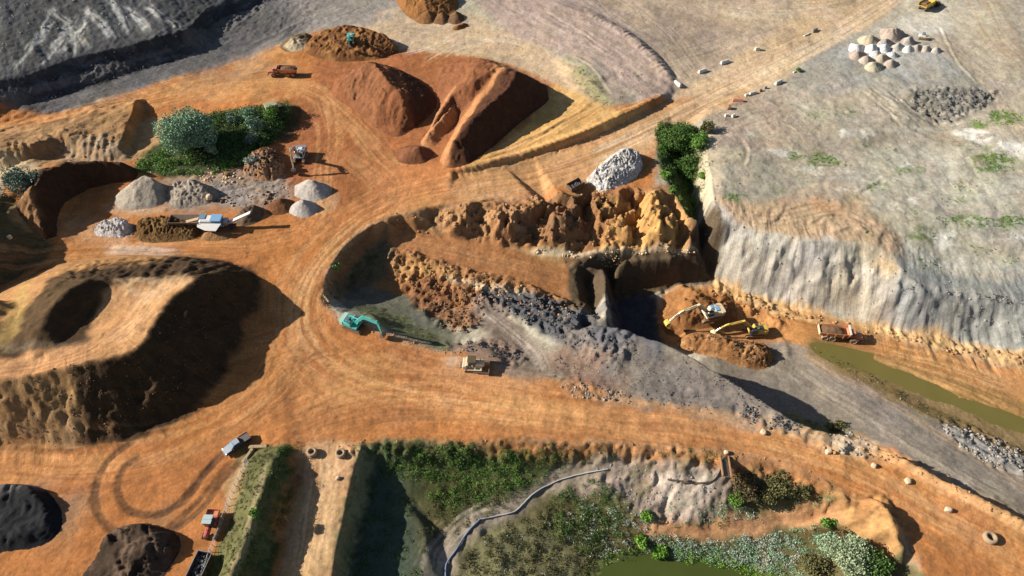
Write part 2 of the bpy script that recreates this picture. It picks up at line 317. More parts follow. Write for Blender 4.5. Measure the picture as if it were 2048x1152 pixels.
def bump(pxs, f, amp, octv=4, seed=0, feather=2, mode='fbm', ang=0, stretch=1.0):
    """earth relief inside a zone; ang/stretch give it a grain"""
    pts = smooth_line(W2(pxs), 4, True); w = win(pts, feather+3); X = GX[w]+WX[w]; Y = GY[w]+WY[w]
    m = sstep(-feather, feather, poly_dist(pts, X, Y)); ca, sa = math.cos(math.radians(ang)), math.sin(math.radians(ang))
    u = (X*ca+Y*sa)/stretch; v = -X*sa+Y*ca
    n = fbm(u, v, f, octv, seed) if mode == 'fbm' else ridged(u, v, f, octv, seed)
    H[w] = H[w]+m*n*amp
def flute(pxs, f, amp, width, seed=0, side=0, lip=1.5):
    """gullies running square to a rim line: the wall is cut back in ribs"""
    pts = smooth_line(W2(pxs), 6); w = win(pts, width+2); ac, al, d, L = line_coords(pts, GX[w]+.6*WX[w], GY[w]+.6*WY[w])
    m = (1-sstep(width*.6, width, d))
    if side: m = m*sstep(-lip, .5, ac*side)
    n = ridged(al+.25*ac, ac*.12, f, 3, seed)
    H[w] = H[w]+m*n*amp

FLOW = np.zeros(GX.shape+(3,))
def flow(pxs, width, k=1.0, swap=False, world=None, warp=.0):
    """grain of the ground along a lane (or down a wall, with swap): across, along, strength"""
    pts = smooth_line(world or W2(pxs), 6); w = win(pts, width+1); ac, al, d, L = line_coords(pts, GX[w]+warp*WX[w], GY[w]+warp*WY[w])
    m = (1-sstep(width*.55, width, d))*sstep(0, 5, al)*(1-sstep(L-5, L, al))*k; off = 37.0*len(pts)+L
    u, v = (al+.3*ac, ac) if swap else (ac, al); q = FLOW[w]; s = m > q[..., 2]
    q[s] = np.stack([u+off, v+off, m], -1)[s]; FLOW[w] = q

def bil(A, X, Y):
    i = np.clip(np.searchsorted(gx, X)-1, 0, len(gx)-2); j = np.clip(np.searchsorted(gy, Y)-1, 0, len(gy)-2)
    u = (X-gx[i])/(gx[i+1]-gx[i]); v = (Y-gy[j])/(gy[j+1]-gy[j])
    return (A[j, i]*(1-u)+A[j, i+1]*u)*(1-v)+(A[j+1, i]*(1-u)+A[j+1, i+1]*u)*v
def crumble(pxs, amp, f, seed=0, feather=4):
    """break up straight ribs: heights pulled sideways by irregular amounts"""
    pts = smooth_line(W2(pxs), 4, True); w = win(pts, feather+2); X, Y = GX[w], GY[w]; m = sstep(-feather*.3, feather, poly_dist(pts, X, Y))
    dx = amp*m*(fbm(X, Y, f, 3, seed+300)+.5*fbm(X, Y, f*4, 2, seed+302)); dy = amp*m*(fbm(X, Y, f, 3, seed+310)+.5*fbm(X, Y, f*4, 2, seed+312))
    H[w] = bil(H.copy(), X+dx*2, Y+dy*2)
# ------------------------------------------------------------------ soil colours, with shade painted into some faces
ORG = (.375, .152, .05); ORL = (.50, .28, .13); RED = (.20, .078, .034); RDM = (.29, .11, .045); BRN = (.15, .07, .028); DBR = (.085, .05, .027)
TAN = (.47, .34, .21); GRY = (.36, .32, .245); GRB = (.33, .33, .31); SLT = (.15, .15, .155); SLD = (.075, .078, .085); WHT = (.60, .56, .50)
PUR = (.34, .26, .215); OLV = (.11, .12, .05); GRN = (.06, .11, .025); CRM = (.60, .47, .30); CLF = (.37, .335, .28); OCH = (.50, .29, .10)
COL[:] = GRY
# north and east: tan and grey ground
zone([(-200, -200), (760, -200), (640, 40), (560, 90), (440, 130), (300, 172), (100, 228), (-200, 300)], (.115, .108, .105), 3)
zone([(-200, -200), (500, -200), (470, 5), (412, 24), (372, 62), (243, 99), (60, 150), (-200, 215)], (.09, .09, .09), 2)
zone([(540, -100), (830, -100), (800, 60), (720, 60), (620, 70), (600, 40)], (.25, .22, .195), 6, .8)
zone([(700, 60), (860, 40), (1000, 60), (1140, 130), (1220, 210), (1120, 200), (1000, 130), (880, 110), (780, 100)], TAN, 3)
zone([(760, 20), (1000, 40), (1130, 130), (1190, 190), (1120, 180), (960, 110), (800, 110)], (.44, .33, .22), 2, .8, patch=.3)
zone([(900, -90), (1130, -90), (1250, 50), (1330, 130), (1350, 190), (1290, 205), (1240, 160), (1130, 110), (1000, 50)], PUR, 2)
zone([(1180, 100), (1215, 130), (1268, 200), (1236, 205), (1200, 160)], (.27, .22, .18), 1.5)
zone([(1128, 118), (1160, 120), (1200, 165), (1225, 205), (1205, 218), (1150, 160)], (.27, .26, .13), 2, .8, patch=.3)
zone([(1150, -90), (1700, -90), (1720, 10), (1600, 75), (1440, 140), (1370, 170), (1340, 140), (1250, 50)], (.355, .275, .20), 3)
zone([(1200, 0), (1420, 40), (1420, 110), (1350, 120), (1270, 60)], (.24, .19, .15), 3, .8, patch=.5)
zone([(1400, -60), (1720, -60), (1640, 40), (1470, 60)], (.42, .33, .23), 3, .7)
zone([(1350, 185), (1450, 130), (1720, -60), (1830, -60), (1770, 30), (1640, 110), (1520, 170), (1400, 230), (1330, 260)], TAN, 2)
zone([(1400, 240), (1540, 170), (1700, 90), (1900, 60), (2250, 60), (2250, 560), (2050, 570), (1820, 540), (1740, 492), (1600, 476), (1400, 440), (1420, 330)], (.345, .30, .228), 2)
zone([(1560, 130), (1700, 60), (1830, 90), (1980, 190), (1890, 210), (1750, 170), (1660, 190), (1600, 170)], (.265, .25, .215), 3, .9)
zone([(1790, 40), (1880, 20), (1900, 60), (1830, 75)], (.48, .45, .39), 1.5, .8)
zone([(1740, 50), (1830, 70), (1880, 110), (1850, 130), (1760, 110)], (.34, .32, .28), 2, .8)
zone([(1660, 100), (1860, 100), (1930, 150), (1820, 170), (1700, 160)], (.33, .33, .31), 2, .6, patch=.3)
zone([(1420, 240), (1520, 180), (1580, 200), (1560, 300), (1470, 330)], (.34, .26, .20), 2, .7, patch=.3)
zone([(1440, 300), (1540, 320), (1560, 420), (1460, 410)], (.27, .26, .20), 2, .7, patch=.3)
zone([(1380, 410), (1470, 400), (1600, 400), (1720, 420), (1800, 480), (1790, 510), (1740, 492), (1600, 477), (1480, 450), (1395, 440)], (.43, .30, .185), 2, .9)
zone([(1620, 400), (1700, 395), (1730, 420), (1640, 425)], (.45, .26, .13), 1.5, .7)
zone([(1740, 300), (2050, 280), (2250, 300), (2250, 540), (1900, 520), (1780, 440)], (.40, .375, .30), 3, .9, patch=.4)
for k, (a, b, r) in enumerate([(1950, 270, 40), (1840, 400, 30), (2020, 300, 40), (1800, 330, 25), (1985, 395, 30), (1900, 480, 40), (1780, 430, 20), (1960, 520, 30), (2030, 480, 26), (1700, 270, 22)]):
    zone([(a-r, b-3), (a, b-r*.35), (a+r, b), (a, b+r*.3)], (.62, .60, .54), 1.4, 1, warp=2.5, patch=.1, seed=k)
for k, (a, b, r, q) in enumerate([(1590, 312, 18, .9), (1645, 318, 28, .8), (1468, 395, 22, .6), (2010, 235, 35, .9), (1960, 245, 18, .8), (1990, 325, 45, .8), (1820, 340, 25, .5), (1850, 470, 25, .8), (1940, 440, 40, .6), (1560, 385, 10, .5), (2030, 445, 30, .7), (1740, 470, 10, .4), (1700, 225, 16, .5), (1640, 230, 18, .4), (1760, 375, 20, .5), (1930, 390, 20, .5), (1985, 365, 14, .5), (1860, 525, 30, .4)]):
    zone([(a-r, b-3), (a-r*.3, b-r*.45), (a+r, b-4), (a+r*.6, b+r*.4), (a-r*.5, b+r*.4)], (.12, .17, .05), 1.4, min(1, q*1.2), warp=2.6, patch=.12, pf=.4, seed=k)
zone([(1740, 160), (1790, 160), (1860, 245), (1830, 262), (1800, 250)], (.26, .24, .20), 2, .7, patch=.3)
zone([(1826, 182), (1990, 180), (1975, 205), (1900, 246), (1850, 232)], (.17, .16, .14), 1.2, .9, patch=.25, pf=.5)
for k in range(26):                                     # bleached and weedy blotches across the plateau
    a = 1500+(k*197) % 560; b = 270+(k*131) % 250
    if a < 1640 and b > 380: continue
    r = 12+(k*7) % 22; g_ = k % 3
    zone([(a-r, b-2), (a-r*.2, b-r*.3), (a+r*1.2, b), (a+r*.3, b+r*.3)], ((.52, .50, .44), (.17, .20, .09), (.25, .20, .145))[g_], 1.2, (.8, .8, .7)[g_], warp=2.6, patch=.08, pf=.35, seed=k+30)
for k, ln in enumerate([[(1480, 270), (1500, 300), (1490, 340)], [(1560, 430), (1600, 410), (1660, 405)], [(1530, 450), (1560, 430), (1570, 400)], [(1610, 455), (1650, 430), (1700, 428), (1740, 450)], [(1660, 470), (1700, 455), (1750, 470)], [(1740, 170), (1790, 210), (1840, 250)], [(1760, 165), (1815, 210), (1860, 248)], [(1725, 180), (1770, 215), (1810, 255)],
    [(1460, 210), (1520, 200), (1560, 215)], [(1500, 250), (1560, 245), (1600, 262)], [(1710, 385), (1750, 365), (1770, 350)], [(1880, 50), (1915, 120), (1960, 170)], [(1600, 75), (1560, 95), (1500, 115)], [(1140, 110), (1180, 130), (1230, 190)], [(1090, 20), (1160, 60), (1230, 110)], [(960, 320), (1060, 280), (1140, 230)], [(1000, 300), (1090, 262), (1170, 215)]]):
    pts = smooth_line(W2(ln), 6); w = win(pts, 3); ac, al, d, L = line_coords(pts, GX[w]+.3*WX[w], GY[w]+.3*WY[w]); H[w] = H[w]+.16*np.exp(-(ac/.4)**2)*(sstep(0, 3, al)*(1-sstep(L-3, L, al)))-.12*np.exp(-((ac+.8)/.5)**2)*(sstep(0, 3, al)*(1-sstep(L-3, L, al)))
# clay cliff
zone([(1392, 442), (1480, 452), (1600, 478), (1745, 492), (1800, 548), (1900, 582), (2250, 620), (2250, 740), (2048, 712), (1850, 668), (1640, 628), (1480, 582), (1432, 560), (1405, 500)], CLF, .8, 1, .8)
zone([(1392, 445), (1480, 456), (1560, 475), (1600, 520), (1500, 500), (1410, 480)], (.44, .41, .355), 1, .9, .8, patch=.3)
zone([(1600, 485), (1700, 495), (1760, 510), (1780, 560), (1700, 545), (1620, 520)], (.42, .39, .34), 1, .9, .8, patch=.3)
zone([(1640, 540), (1720, 560), (1760, 640), (1680, 635)], (.38, .32, .23), 2, .6, .8, patch=.3)
zone([(1790, 555), (1830, 568), (1900, 584), (2048, 608), (2250, 640), (2250, 735), (2048, 705), (1900, 672), (1800, 650)], (.23, .235, .22), 1.5, .9, 1)
zone([(1786, 515), (1900, 548), (2048, 560), (2250, 570), (2250, 625), (2048, 604), (1900, 580), (1820, 564)], (.24, .25, .235), 1.5, .9)
zone([(1810, 490), (1900, 520), (2048, 530), (2048, 548), (1900, 545), (1830, 530)], (.42, .41, .36), 2, .8)
zone([(1720, 490), (1790, 520), (1780, 560), (1735, 530)], (.42, .30, .17), 1.5, .8, 1, patch=.3)
# tree hollow
zone([(1306, 262), (1350, 240), (1400, 262), (1415, 300), (1395, 400), (1400, 430), (1370, 430), (1325, 350)], (.07, .085, .035), 1.5)
zone([(1405, 270), (1440, 282), (1440, 400), (1395, 420), (1398, 330)], (.42, .35, .25), 1, .95)
zone([(1376, 432), (1398, 446), (1436, 560), (1380, 560), (1366, 512)], (.09, .065, .04), 1)  # gully below the trees coloured dark to stand for its shade
# orange works: the wide ground
zone([(-300, 250), (100, 226), (300, 171), (450, 126), (560, 88), (640, 60), (700, 70), (780, 100), (860, 108), (940, 112), (1040, 140), (1120, 180), (1200, 215), (1320, 195), (1420, 200), (1330, 265), (1310, 300), (1300, 380), (1120, 392), (960, 402), (805, 432), (745, 452), (690, 492), (652, 560), (650, 612), (720, 645), (830, 690), (930, 706), (1080, 750), (1200, 800), (1400, 830), (1560, 868), (1740, 882), (1940, 985), (2200, 1110), (2400, 1500), (1900, 1500), (1830, 1110), (1775, 1020), (1680, 982), (1560, 926), (1440, 905), (1250, 892), (1060, 886), (900, 886), (730, 888), (640, 1500), (-500, 1500)], ORG, 1.6)
zone([(-200, 270), (100, 232), (300, 178), (450, 134), (560, 95), (600, 150), (590, 195), (430, 205), (300, 195), (100, 245), (-200, 330)], (.46, .235, .09), 2, .8, patch=.5)
zone([(440, 120), (520, 115), (540, 150), (440, 168), (360, 175)], (.30, .2, .13), 3, .5, patch=.3)
zone([(-200, 260), (100, 245), (265, 198), (250, 268), (236, 296), (262, 322), (200, 322), (-200, 350)], (.28, .165, .075), 1.5, .95)
zone([(0, 270), (120, 250), (200, 240), (180, 290), (60, 290)], (.28, .17, .09), 2, .6, patch=.3, pf=.3)
zone([(140, 285), (240, 270), (255, 320), (130, 325)], (.27, .22, .15), 1.6, .7, patch=.2, pf=.5)
zone([(-150, 325), (60, 325), (60, 345), (-150, 385)], (.50, .40, .25), 2, .8)
zone([(290, 240), (330, 240), (330, 300), (262, 320), (275, 268)], (.44, .28, .14), 1.2, .8)
zone([(590, 190), (680, 190), (760, 290), (860, 330), (880, 380), (740, 420), (640, 400), (600, 370), (560, 320), (600, 230)], RDM, 2.5, .75)
zone([(560, 250), (640, 240), (660, 330), (600, 400), (540, 360), (530, 310)], (.28, .105, .042), 3, .8)
zone([(640, 110), (900, 110), (1000, 200), (900, 330), (700, 260)], RDM, 2, .8)
zone([(880, 120), (1020, 130), (1130, 185), (1140, 250), (1000, 320), (905, 345), (1080, 250)], RDM, 2, .7)
zone([(1110, 170), (1200, 215), (1245, 232), (1130, 280), (1000, 318), (930, 338), (1050, 250)], OCH, 1.5, .95)
zone([(1130, 180), (1190, 200), (1220, 225), (1120, 260), (1080, 260)], (.52, .33, .14), 2, .6, patch=.3)
zone([(950, 410), (900, 350), (1136, 296), (1340, 205), (1420, 190), (1500, 170), (1400, 235), (1310, 300), (1200, 360), (1060, 385)], (.47, .28, .14), 2, .85)
zone([(1200, 290), (1300, 240), (1420, 190), (1600, 110), (1560, 160), (1400, 240), (1310, 280), (1200, 340)], (.50, .35, .21), 3, .8)
zone([(760, 330), (900, 330), (930, 370), (800, 410), (740, 380)], (.42, .17, .065), 2.5, .7)
zone([(560, 850), (1020, 850), (1020, 884), (900, 886), (735, 892), (700, 905), (600, 890)], ORG, 1, 1, .6)
# grey gravel yard round the cones
zone([(330, 352), (480, 335), (560, 350), (590, 390), (520, 420), (440, 415), (400, 425), (320, 415)], (.24, .185, .14), 2, .85)
zone([(430, 360), (540, 350), (560, 380), (500, 410), (410, 400)], (.20, .185, .17), 1.5, .7, patch=.25)
zone([(220, 410), (320, 415), (300, 430), (230, 428)], (.42, .32, .22), 1.5, .6)
zone([(180, 470), (300, 475), (360, 510), (240, 505)], (.50, .36, .24), 2.5, .45, patch=.3)
zone([(130, 430), (205, 440), (200, 475), (140, 480)], (.44, .24, .12), 2.5, .6)
zone([(610, 380), (670, 385), (665, 420), (620, 430)], (.46, .30, .19), 1.2, .6)
# shaded west slope
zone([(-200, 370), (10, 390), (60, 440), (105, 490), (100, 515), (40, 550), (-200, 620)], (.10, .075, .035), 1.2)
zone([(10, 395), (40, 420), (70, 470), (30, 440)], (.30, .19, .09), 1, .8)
# mesa
zone([(-150, 650), (40, 560), (110, 530), (350, 508), (500, 540), (514, 600), (470, 715), (385, 822), (240, 888), (-150, 890)], (.05, .031, .016), 1.2, .97)  # base tone of the mesa sides darkened to carry their shade
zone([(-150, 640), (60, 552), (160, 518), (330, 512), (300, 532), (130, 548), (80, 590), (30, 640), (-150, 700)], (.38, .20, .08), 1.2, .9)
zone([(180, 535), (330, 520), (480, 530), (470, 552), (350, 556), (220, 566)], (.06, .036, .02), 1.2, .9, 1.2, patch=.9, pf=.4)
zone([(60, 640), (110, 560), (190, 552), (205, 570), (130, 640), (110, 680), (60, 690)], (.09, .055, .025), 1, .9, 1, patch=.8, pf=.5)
zone([(195, 566), (178, 592), (140, 640), (118, 672), (95, 676), (90, 655), (115, 605), (150, 572)], (.05, .03, .016), .8, .9, .8)  # shadow crescent inside the west wall, painted into the soil colour
zone([(30, 590), (60, 570), (50, 640), (20, 690), (0, 690)], (.36, .24, .08), 1, .6)
zone([(215, 575), (300, 566), (350, 562), (385, 558), (330, 610), (300, 660), (262, 704), (190, 722), (0, 762), (-150, 780), (-150, 725), (0, 715), (60, 700), (120, 694), (175, 684), (180, 650), (200, 610)], (.44, .235, .105), 1, .95, 1)
zone([(230, 560), (330, 555), (380, 556), (320, 600), (260, 590)], (.52, .35, .20), 1.2, .7, patch=.35, pf=.4)
zone([(10, 690), (100, 685), (175, 678), (120, 692), (20, 702)], (.15, .11, .07), .7, .8)
zone([(-100, 775), (70, 755), (140, 745), (160, 880), (0, 890), (-100, 890)], (.24, .14, .06), 1, .95, 1.2)  # sunlit western part of the south face painted lighter
zone([(0, 850), (140, 840), (150, 888), (0, 888)], (.30, .19, .10), 1, .6, patch=.2, pf=.4)
# yard below
zone([(-100, 900), (160, 900), (220, 960), (-100, 970)], (.46, .22, .085), 2, .6, patch=.4)
zone([(560, 520), (640, 560), (660, 700), (560, 780), (600, 640)], (.43, .19, .07), 3, .6, patch=.4)
zone([(480, 790), (700, 690), (850, 760), (800, 850), (560, 870)], (.36, .16, .06), 4, .6, patch=.4)
zone([(900, 770), (1200, 810), (1500, 850), (1500, 880), (1100, 870), (900, 830)], (.49, .255, .11), 3, .8, patch=.6)
zone([(780, 700), (920, 720), (1100, 760), (1000, 790), (860, 750)], (.40, .21, .105), 2.5, .7, patch=.3)
zone([(1500, 870), (1680, 890), (1900, 985), (2100, 1090), (2100, 1180), (1950, 1130), (1800, 1010), (1600, 920)], (.41, .185, .065), 2, .6, patch=.4)
zone([(0, 1000), (110, 960), (190, 1000), (140, 1070), (120, 1110)], (.28, .17, .10), 2.5, .7, patch=.3)
zone([(300, 1030), (345, 1010), (335, 1060), (260, 1065), (230, 1040)], (.22, .12, .06), 2, .7, patch=.3)
# pit
zone([(745, 452), (805, 430), (960, 402), (1120, 392), (1290, 376), (1345, 380), (1380, 440), (1370, 512), (1150, 530), (1150, 560), (1150, 620), (950, 620), (850, 600), (780, 590), (720, 600), (690, 590), (655, 570), (690, 492)], (.27, .135, .058), 1)
zone([(805, 432), (960, 404), (1050, 422), (1040, 470), (900, 470), (810, 452)], (.36, .20, .095), 1.2, .9, 1, patch=.3, pf=.4)
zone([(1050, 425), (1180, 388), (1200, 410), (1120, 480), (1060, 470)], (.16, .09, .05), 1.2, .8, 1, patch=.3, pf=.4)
zone([(1200, 410), (1300, 390), (1345, 390), (1370, 470), (1350, 505), (1200, 505), (1230, 440)], OCH, 1.2, .8, 1, patch=.5, pf=.4)
zone([(970, 500), (1080, 495), (1130, 520), (1090, 525), (1000, 500)], (.46, .28, .13), 1, .8, 1, patch=.3)
zone([(1090, 498), (1362, 505), (1362, 512), (1100, 514)], CRM, .5, .9, .4)
zone([(795, 452), (850, 466), (1000, 492), (1110, 530), (1160, 556), (1120, 585), (1010, 558), (900, 526), (830, 508), (780, 490)], (.33, .15, .06), .8, 1, .5)
zone([(1150, 520), (1362, 515), (1418, 560), (1300, 592), (1215, 595), (1160, 640)], (.085, .06, .036), .8, 1, .8)  # face under the ledge coloured dark to deepen its shade
zone([(770, 520), (840, 530), (920, 550), (880, 580), (800, 560)], (.44, .25, .10), 1, .8, 1, patch=.3, pf=.5)
zone([(880, 560), (960, 570), (1060, 590), (1170, 640), (1150, 650), (1040, 612), (930, 590)], CRM, .8, .85, 1, patch=.4, pf=.5)
zone([(700, 500), (760, 480), (790, 510), (760, 560), (690, 600), (660, 580)], (.15, .11, .06), 1.2)
zone([(690, 590), (740, 580), (850, 600), (900, 640), (920, 690), (880, 700), (760, 655), (700, 632)], (.115, .115, .085), 1.2, .95)
zone([(720, 615), (800, 630), (870, 670), (900, 700), (830, 680), (740, 645)], (.135, .15, .06), 1.2, .8, patch=.3, pf=.4)
zone([(820, 560), (940, 580), (970, 620), (940, 660), (880, 640), (830, 610)], (.22, .10, .045), 1, .9)
zone([(940, 606), (990, 610), (1080, 690), (1120, 745), (1060, 760), (1000, 740), (980, 680)], (.19, .145, .115), 1.5, .95)
zone([(892, 718), (908, 712), (918, 722), (905, 732), (896, 728)], (.55, .42, .30), .9, .8, .8)
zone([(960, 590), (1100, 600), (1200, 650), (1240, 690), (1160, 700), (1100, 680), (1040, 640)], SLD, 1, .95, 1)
zone([(1120, 680), (1180, 650), (1330, 692), (1450, 758), (1600, 850), (1500, 850), (1400, 825), (1290, 806), (1200, 795), (1130, 760)], (.165, .142, .125), 2, .97)
zone([(1100, 700), (1200, 700), (1260, 760), (1180, 790), (1110, 760)], (.22, .14, .10), 2, .8, patch=.3)
zone([(1130, 640), (1240, 660), (1340, 695), (1300, 720), (1200, 690)], (.10, .10, .11), 1.5, .9, patch=.4)
zone([(1500, 810), (1600, 850), (1640, 870), (1560, 866), (1480, 845)], (.28, .22, .16), 1.2, .8)
zone([(900, 690), (1000, 680), (1040, 710), (1000, 730), (920, 705)], (.20, .13, .095), 1, .9)
zone([(1140, 760), (1220, 780), (1230, 800), (1150, 790)], (.25, .12, .06), 1, .8)
# pit floor
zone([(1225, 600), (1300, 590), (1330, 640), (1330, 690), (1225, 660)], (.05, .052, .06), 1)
zone([(1330, 590), (1440, 570), (1500, 590), (1640, 650), (1560, 730), (1340, 690)], (.33, .15, .05), 1, .95)
zone([(1430, 562), (1480, 580), (1640, 625), (1850, 664), (2048, 705), (2250, 750), (2250, 785), (2048, 740), (1850, 695), (1640, 655), (1480, 605), (1440, 595)], (.50, .32, .15), 1, .95)
zone([(1440, 595), (1640, 655), (1850, 695), (2048, 740), (2250, 790), (2250, 960), (2048, 870), (1900, 790), (1740, 720), (1620, 690), (1520, 640)], (.40, .19, .07), 1.2, .95)
zone([(1330, 700), (1480, 690), (1620, 694), (1780, 768), (1940, 850), (2120, 940), (2300, 1010), (2300, 1180), (2048, 1040), (1830, 926), (1740, 880), (1600, 850), (1450, 758)], (.19, .16, .13), 1, .97)
zone([(1560, 720), (1700, 800), (1900, 915), (2200, 1070), (2200, 1030), (1950, 890), (1760, 790), (1620, 715)], (.27, .23, .19), 2, .7, patch=.5)
zone([(1650, 700), (1720, 735), (1820, 785), (1900, 830), (2010, 888), (1970, 884), (1850, 830), (1700, 752), (1640, 712)], (.20, .21, .11), 1.2, .7, patch=.4, pf=.3)
zone([(1885, 845), (1960, 860), (2040, 900), (2100, 940), (2060, 950), (1940, 905)], (.25, .24, .22), 1, .9)
zone([(1570, 830), (1650, 850), (1720, 880), (1660, 880), (1600, 860)], (.15, .15, .06), 1.2, .8)
zone([(1620, 676), (1740, 702), (1880, 746), (2060, 806), (2200, 865), (2200, 975), (2050, 915), (1930, 866), (1810, 812), (1690, 750), (1620, 712)], (.20, .125, .045), 1.6, .85, 1.2)
# south rim berm
zone([(1700, 868), (1785, 905), (1940, 985), (2170, 1106), (2170, 1135), (1960, 1022), (1800, 940), (1720, 900)], (.47, .27, .13), 1, .9)
zone([(1590, 862), (1700, 868), (1760, 900), (1720, 925), (1600, 880)], (.36, .25, .16), 1, .8)
zone([(1650, 870), (1740, 880), (1740, 905), (1690, 910)], (.46, .38, .28), 1, .7, patch=.3)
# vegetated ground in the south
zone([(722, 890), (900, 886), (1060, 886), (1250, 892), (1440, 906), (1560, 928), (1680, 984), (1775, 1022), (1830, 1130), (1870, 1300), (640, 1300), (700, 980)], (.11, .095, .042), 1.2)
zone([(735, 893), (980, 893), (1200, 912), (1150, 935), (1050, 990), (900, 1040), (820, 980), (750, 945)], (.05, .065, .022), 1.2, .85, 1.2, patch=.8, pf=.25)
zone([(980, 884), (1250, 892), (1440, 906), (1560, 928), (1690, 990), (1680, 1020), (1540, 960), (1440, 960), (1300, 930), (1100, 920), (1000, 910)], (.34, .15, .06), 1.2, .85, 1.2, patch=.5, pf=.3)
zone([(1090, 960), (1200, 925), (1300, 925), (1450, 950), (1460, 1010), (1380, 1050), (1290, 1040), (1240, 990), (1130, 990)], (.34, .265, .22), 1.2, .9, 1.2, patch=.7, pf=.3)
zone([(1300, 960), (1420, 960), (1410, 1010), (1340, 1020)], (.54, .46, .38), 1, .6, patch=.3)
zone([(900, 1060), (960, 1020), (1040, 990), (1130, 930), (1230, 930), (1180, 960), (1080, 1000), (1010, 1040), (930, 1100), (900, 1200), (830, 1230), (850, 1120)], (.25, .205, .155), 1.2, .9)
zone([(980, 1060), (1130, 1030), (1160, 1180), (920, 1200), (930, 1110)], (.17, .16, .08), 1.5, .8)
zone([(1290, 1045), (1420, 1045), (1560, 1015), (1680, 1010), (1690, 1045), (1560, 1060), (1420, 1080), (1300, 1070)], (.42, .22, .11), 1, .9)
zone([(1690, 990), (1745, 985), (1790, 1025), (1800, 1100), (1740, 1110), (1680, 1060)], (.38, .215, .085), 1, .95, 1.2)
zone([(1700, 995), (1740, 990), (1730, 1040), (1700, 1060)], (.26, .13, .05), 1, .8, 1.2, patch=.5, pf=.4)
zone([(1150, 1200), (1195, 1112), (1290, 1090), (1400, 1104), (1570, 1150), (1570, 1230)], (.09, .10, .035), 1)
zone([(745, 930), (820, 980), (840, 1240), (680, 1240), (705, 1100)], (.06, .08, .055), 4)
zone([(720, 892), (750, 920), (735, 990), (705, 1110), (690, 1240), (650, 1240), (675, 1100), (705, 960)], (.24, .22, .11), 1, .9)
# south track and bund
zone([(606, 890), (710, 890), (700, 960), (670, 1110), (655, 1240), (545, 1240), (575, 1080), (595, 980)], (.44, .27, .14), 1, .9)
zone([(490, 906), (575, 889), (590, 900), (565, 1000), (545, 1080), (505, 1240), (370, 1240), (395, 1152), (444, 1060), (460, 960)], (.10, .10, .04), 1)
zone([(490, 910), (545, 895), (530, 960), (505, 1040), (480, 1100), (450, 1240), (400, 1240), (430, 1120), (452, 1060), (475, 970)], (.10, .098, .038), .9, .9, 1.2, patch=.6, pf=.3)
track([(548, 900), (530, 950), (512, 1010), (492, 1070), (470, 1130), (450, 1190)], (.25, .20, .11), 1.1, .8, .1, .6, -.1, 200)
zone([(455, 960), (492, 915), (480, 980), (450, 1050), (440, 1040)], (.30, .18, .09), .8, .7)

zone([(275, 330), (345, 262), (430, 225), (555, 205), (592, 215), (592, 250), (540, 290), (480, 332), (350, 352), (290, 348)], (.05, .06, .025), 1.2)
zone([(560, 290), (600, 240), (590, 215), (560, 250)], (.10, .06, .03), 1, .7)
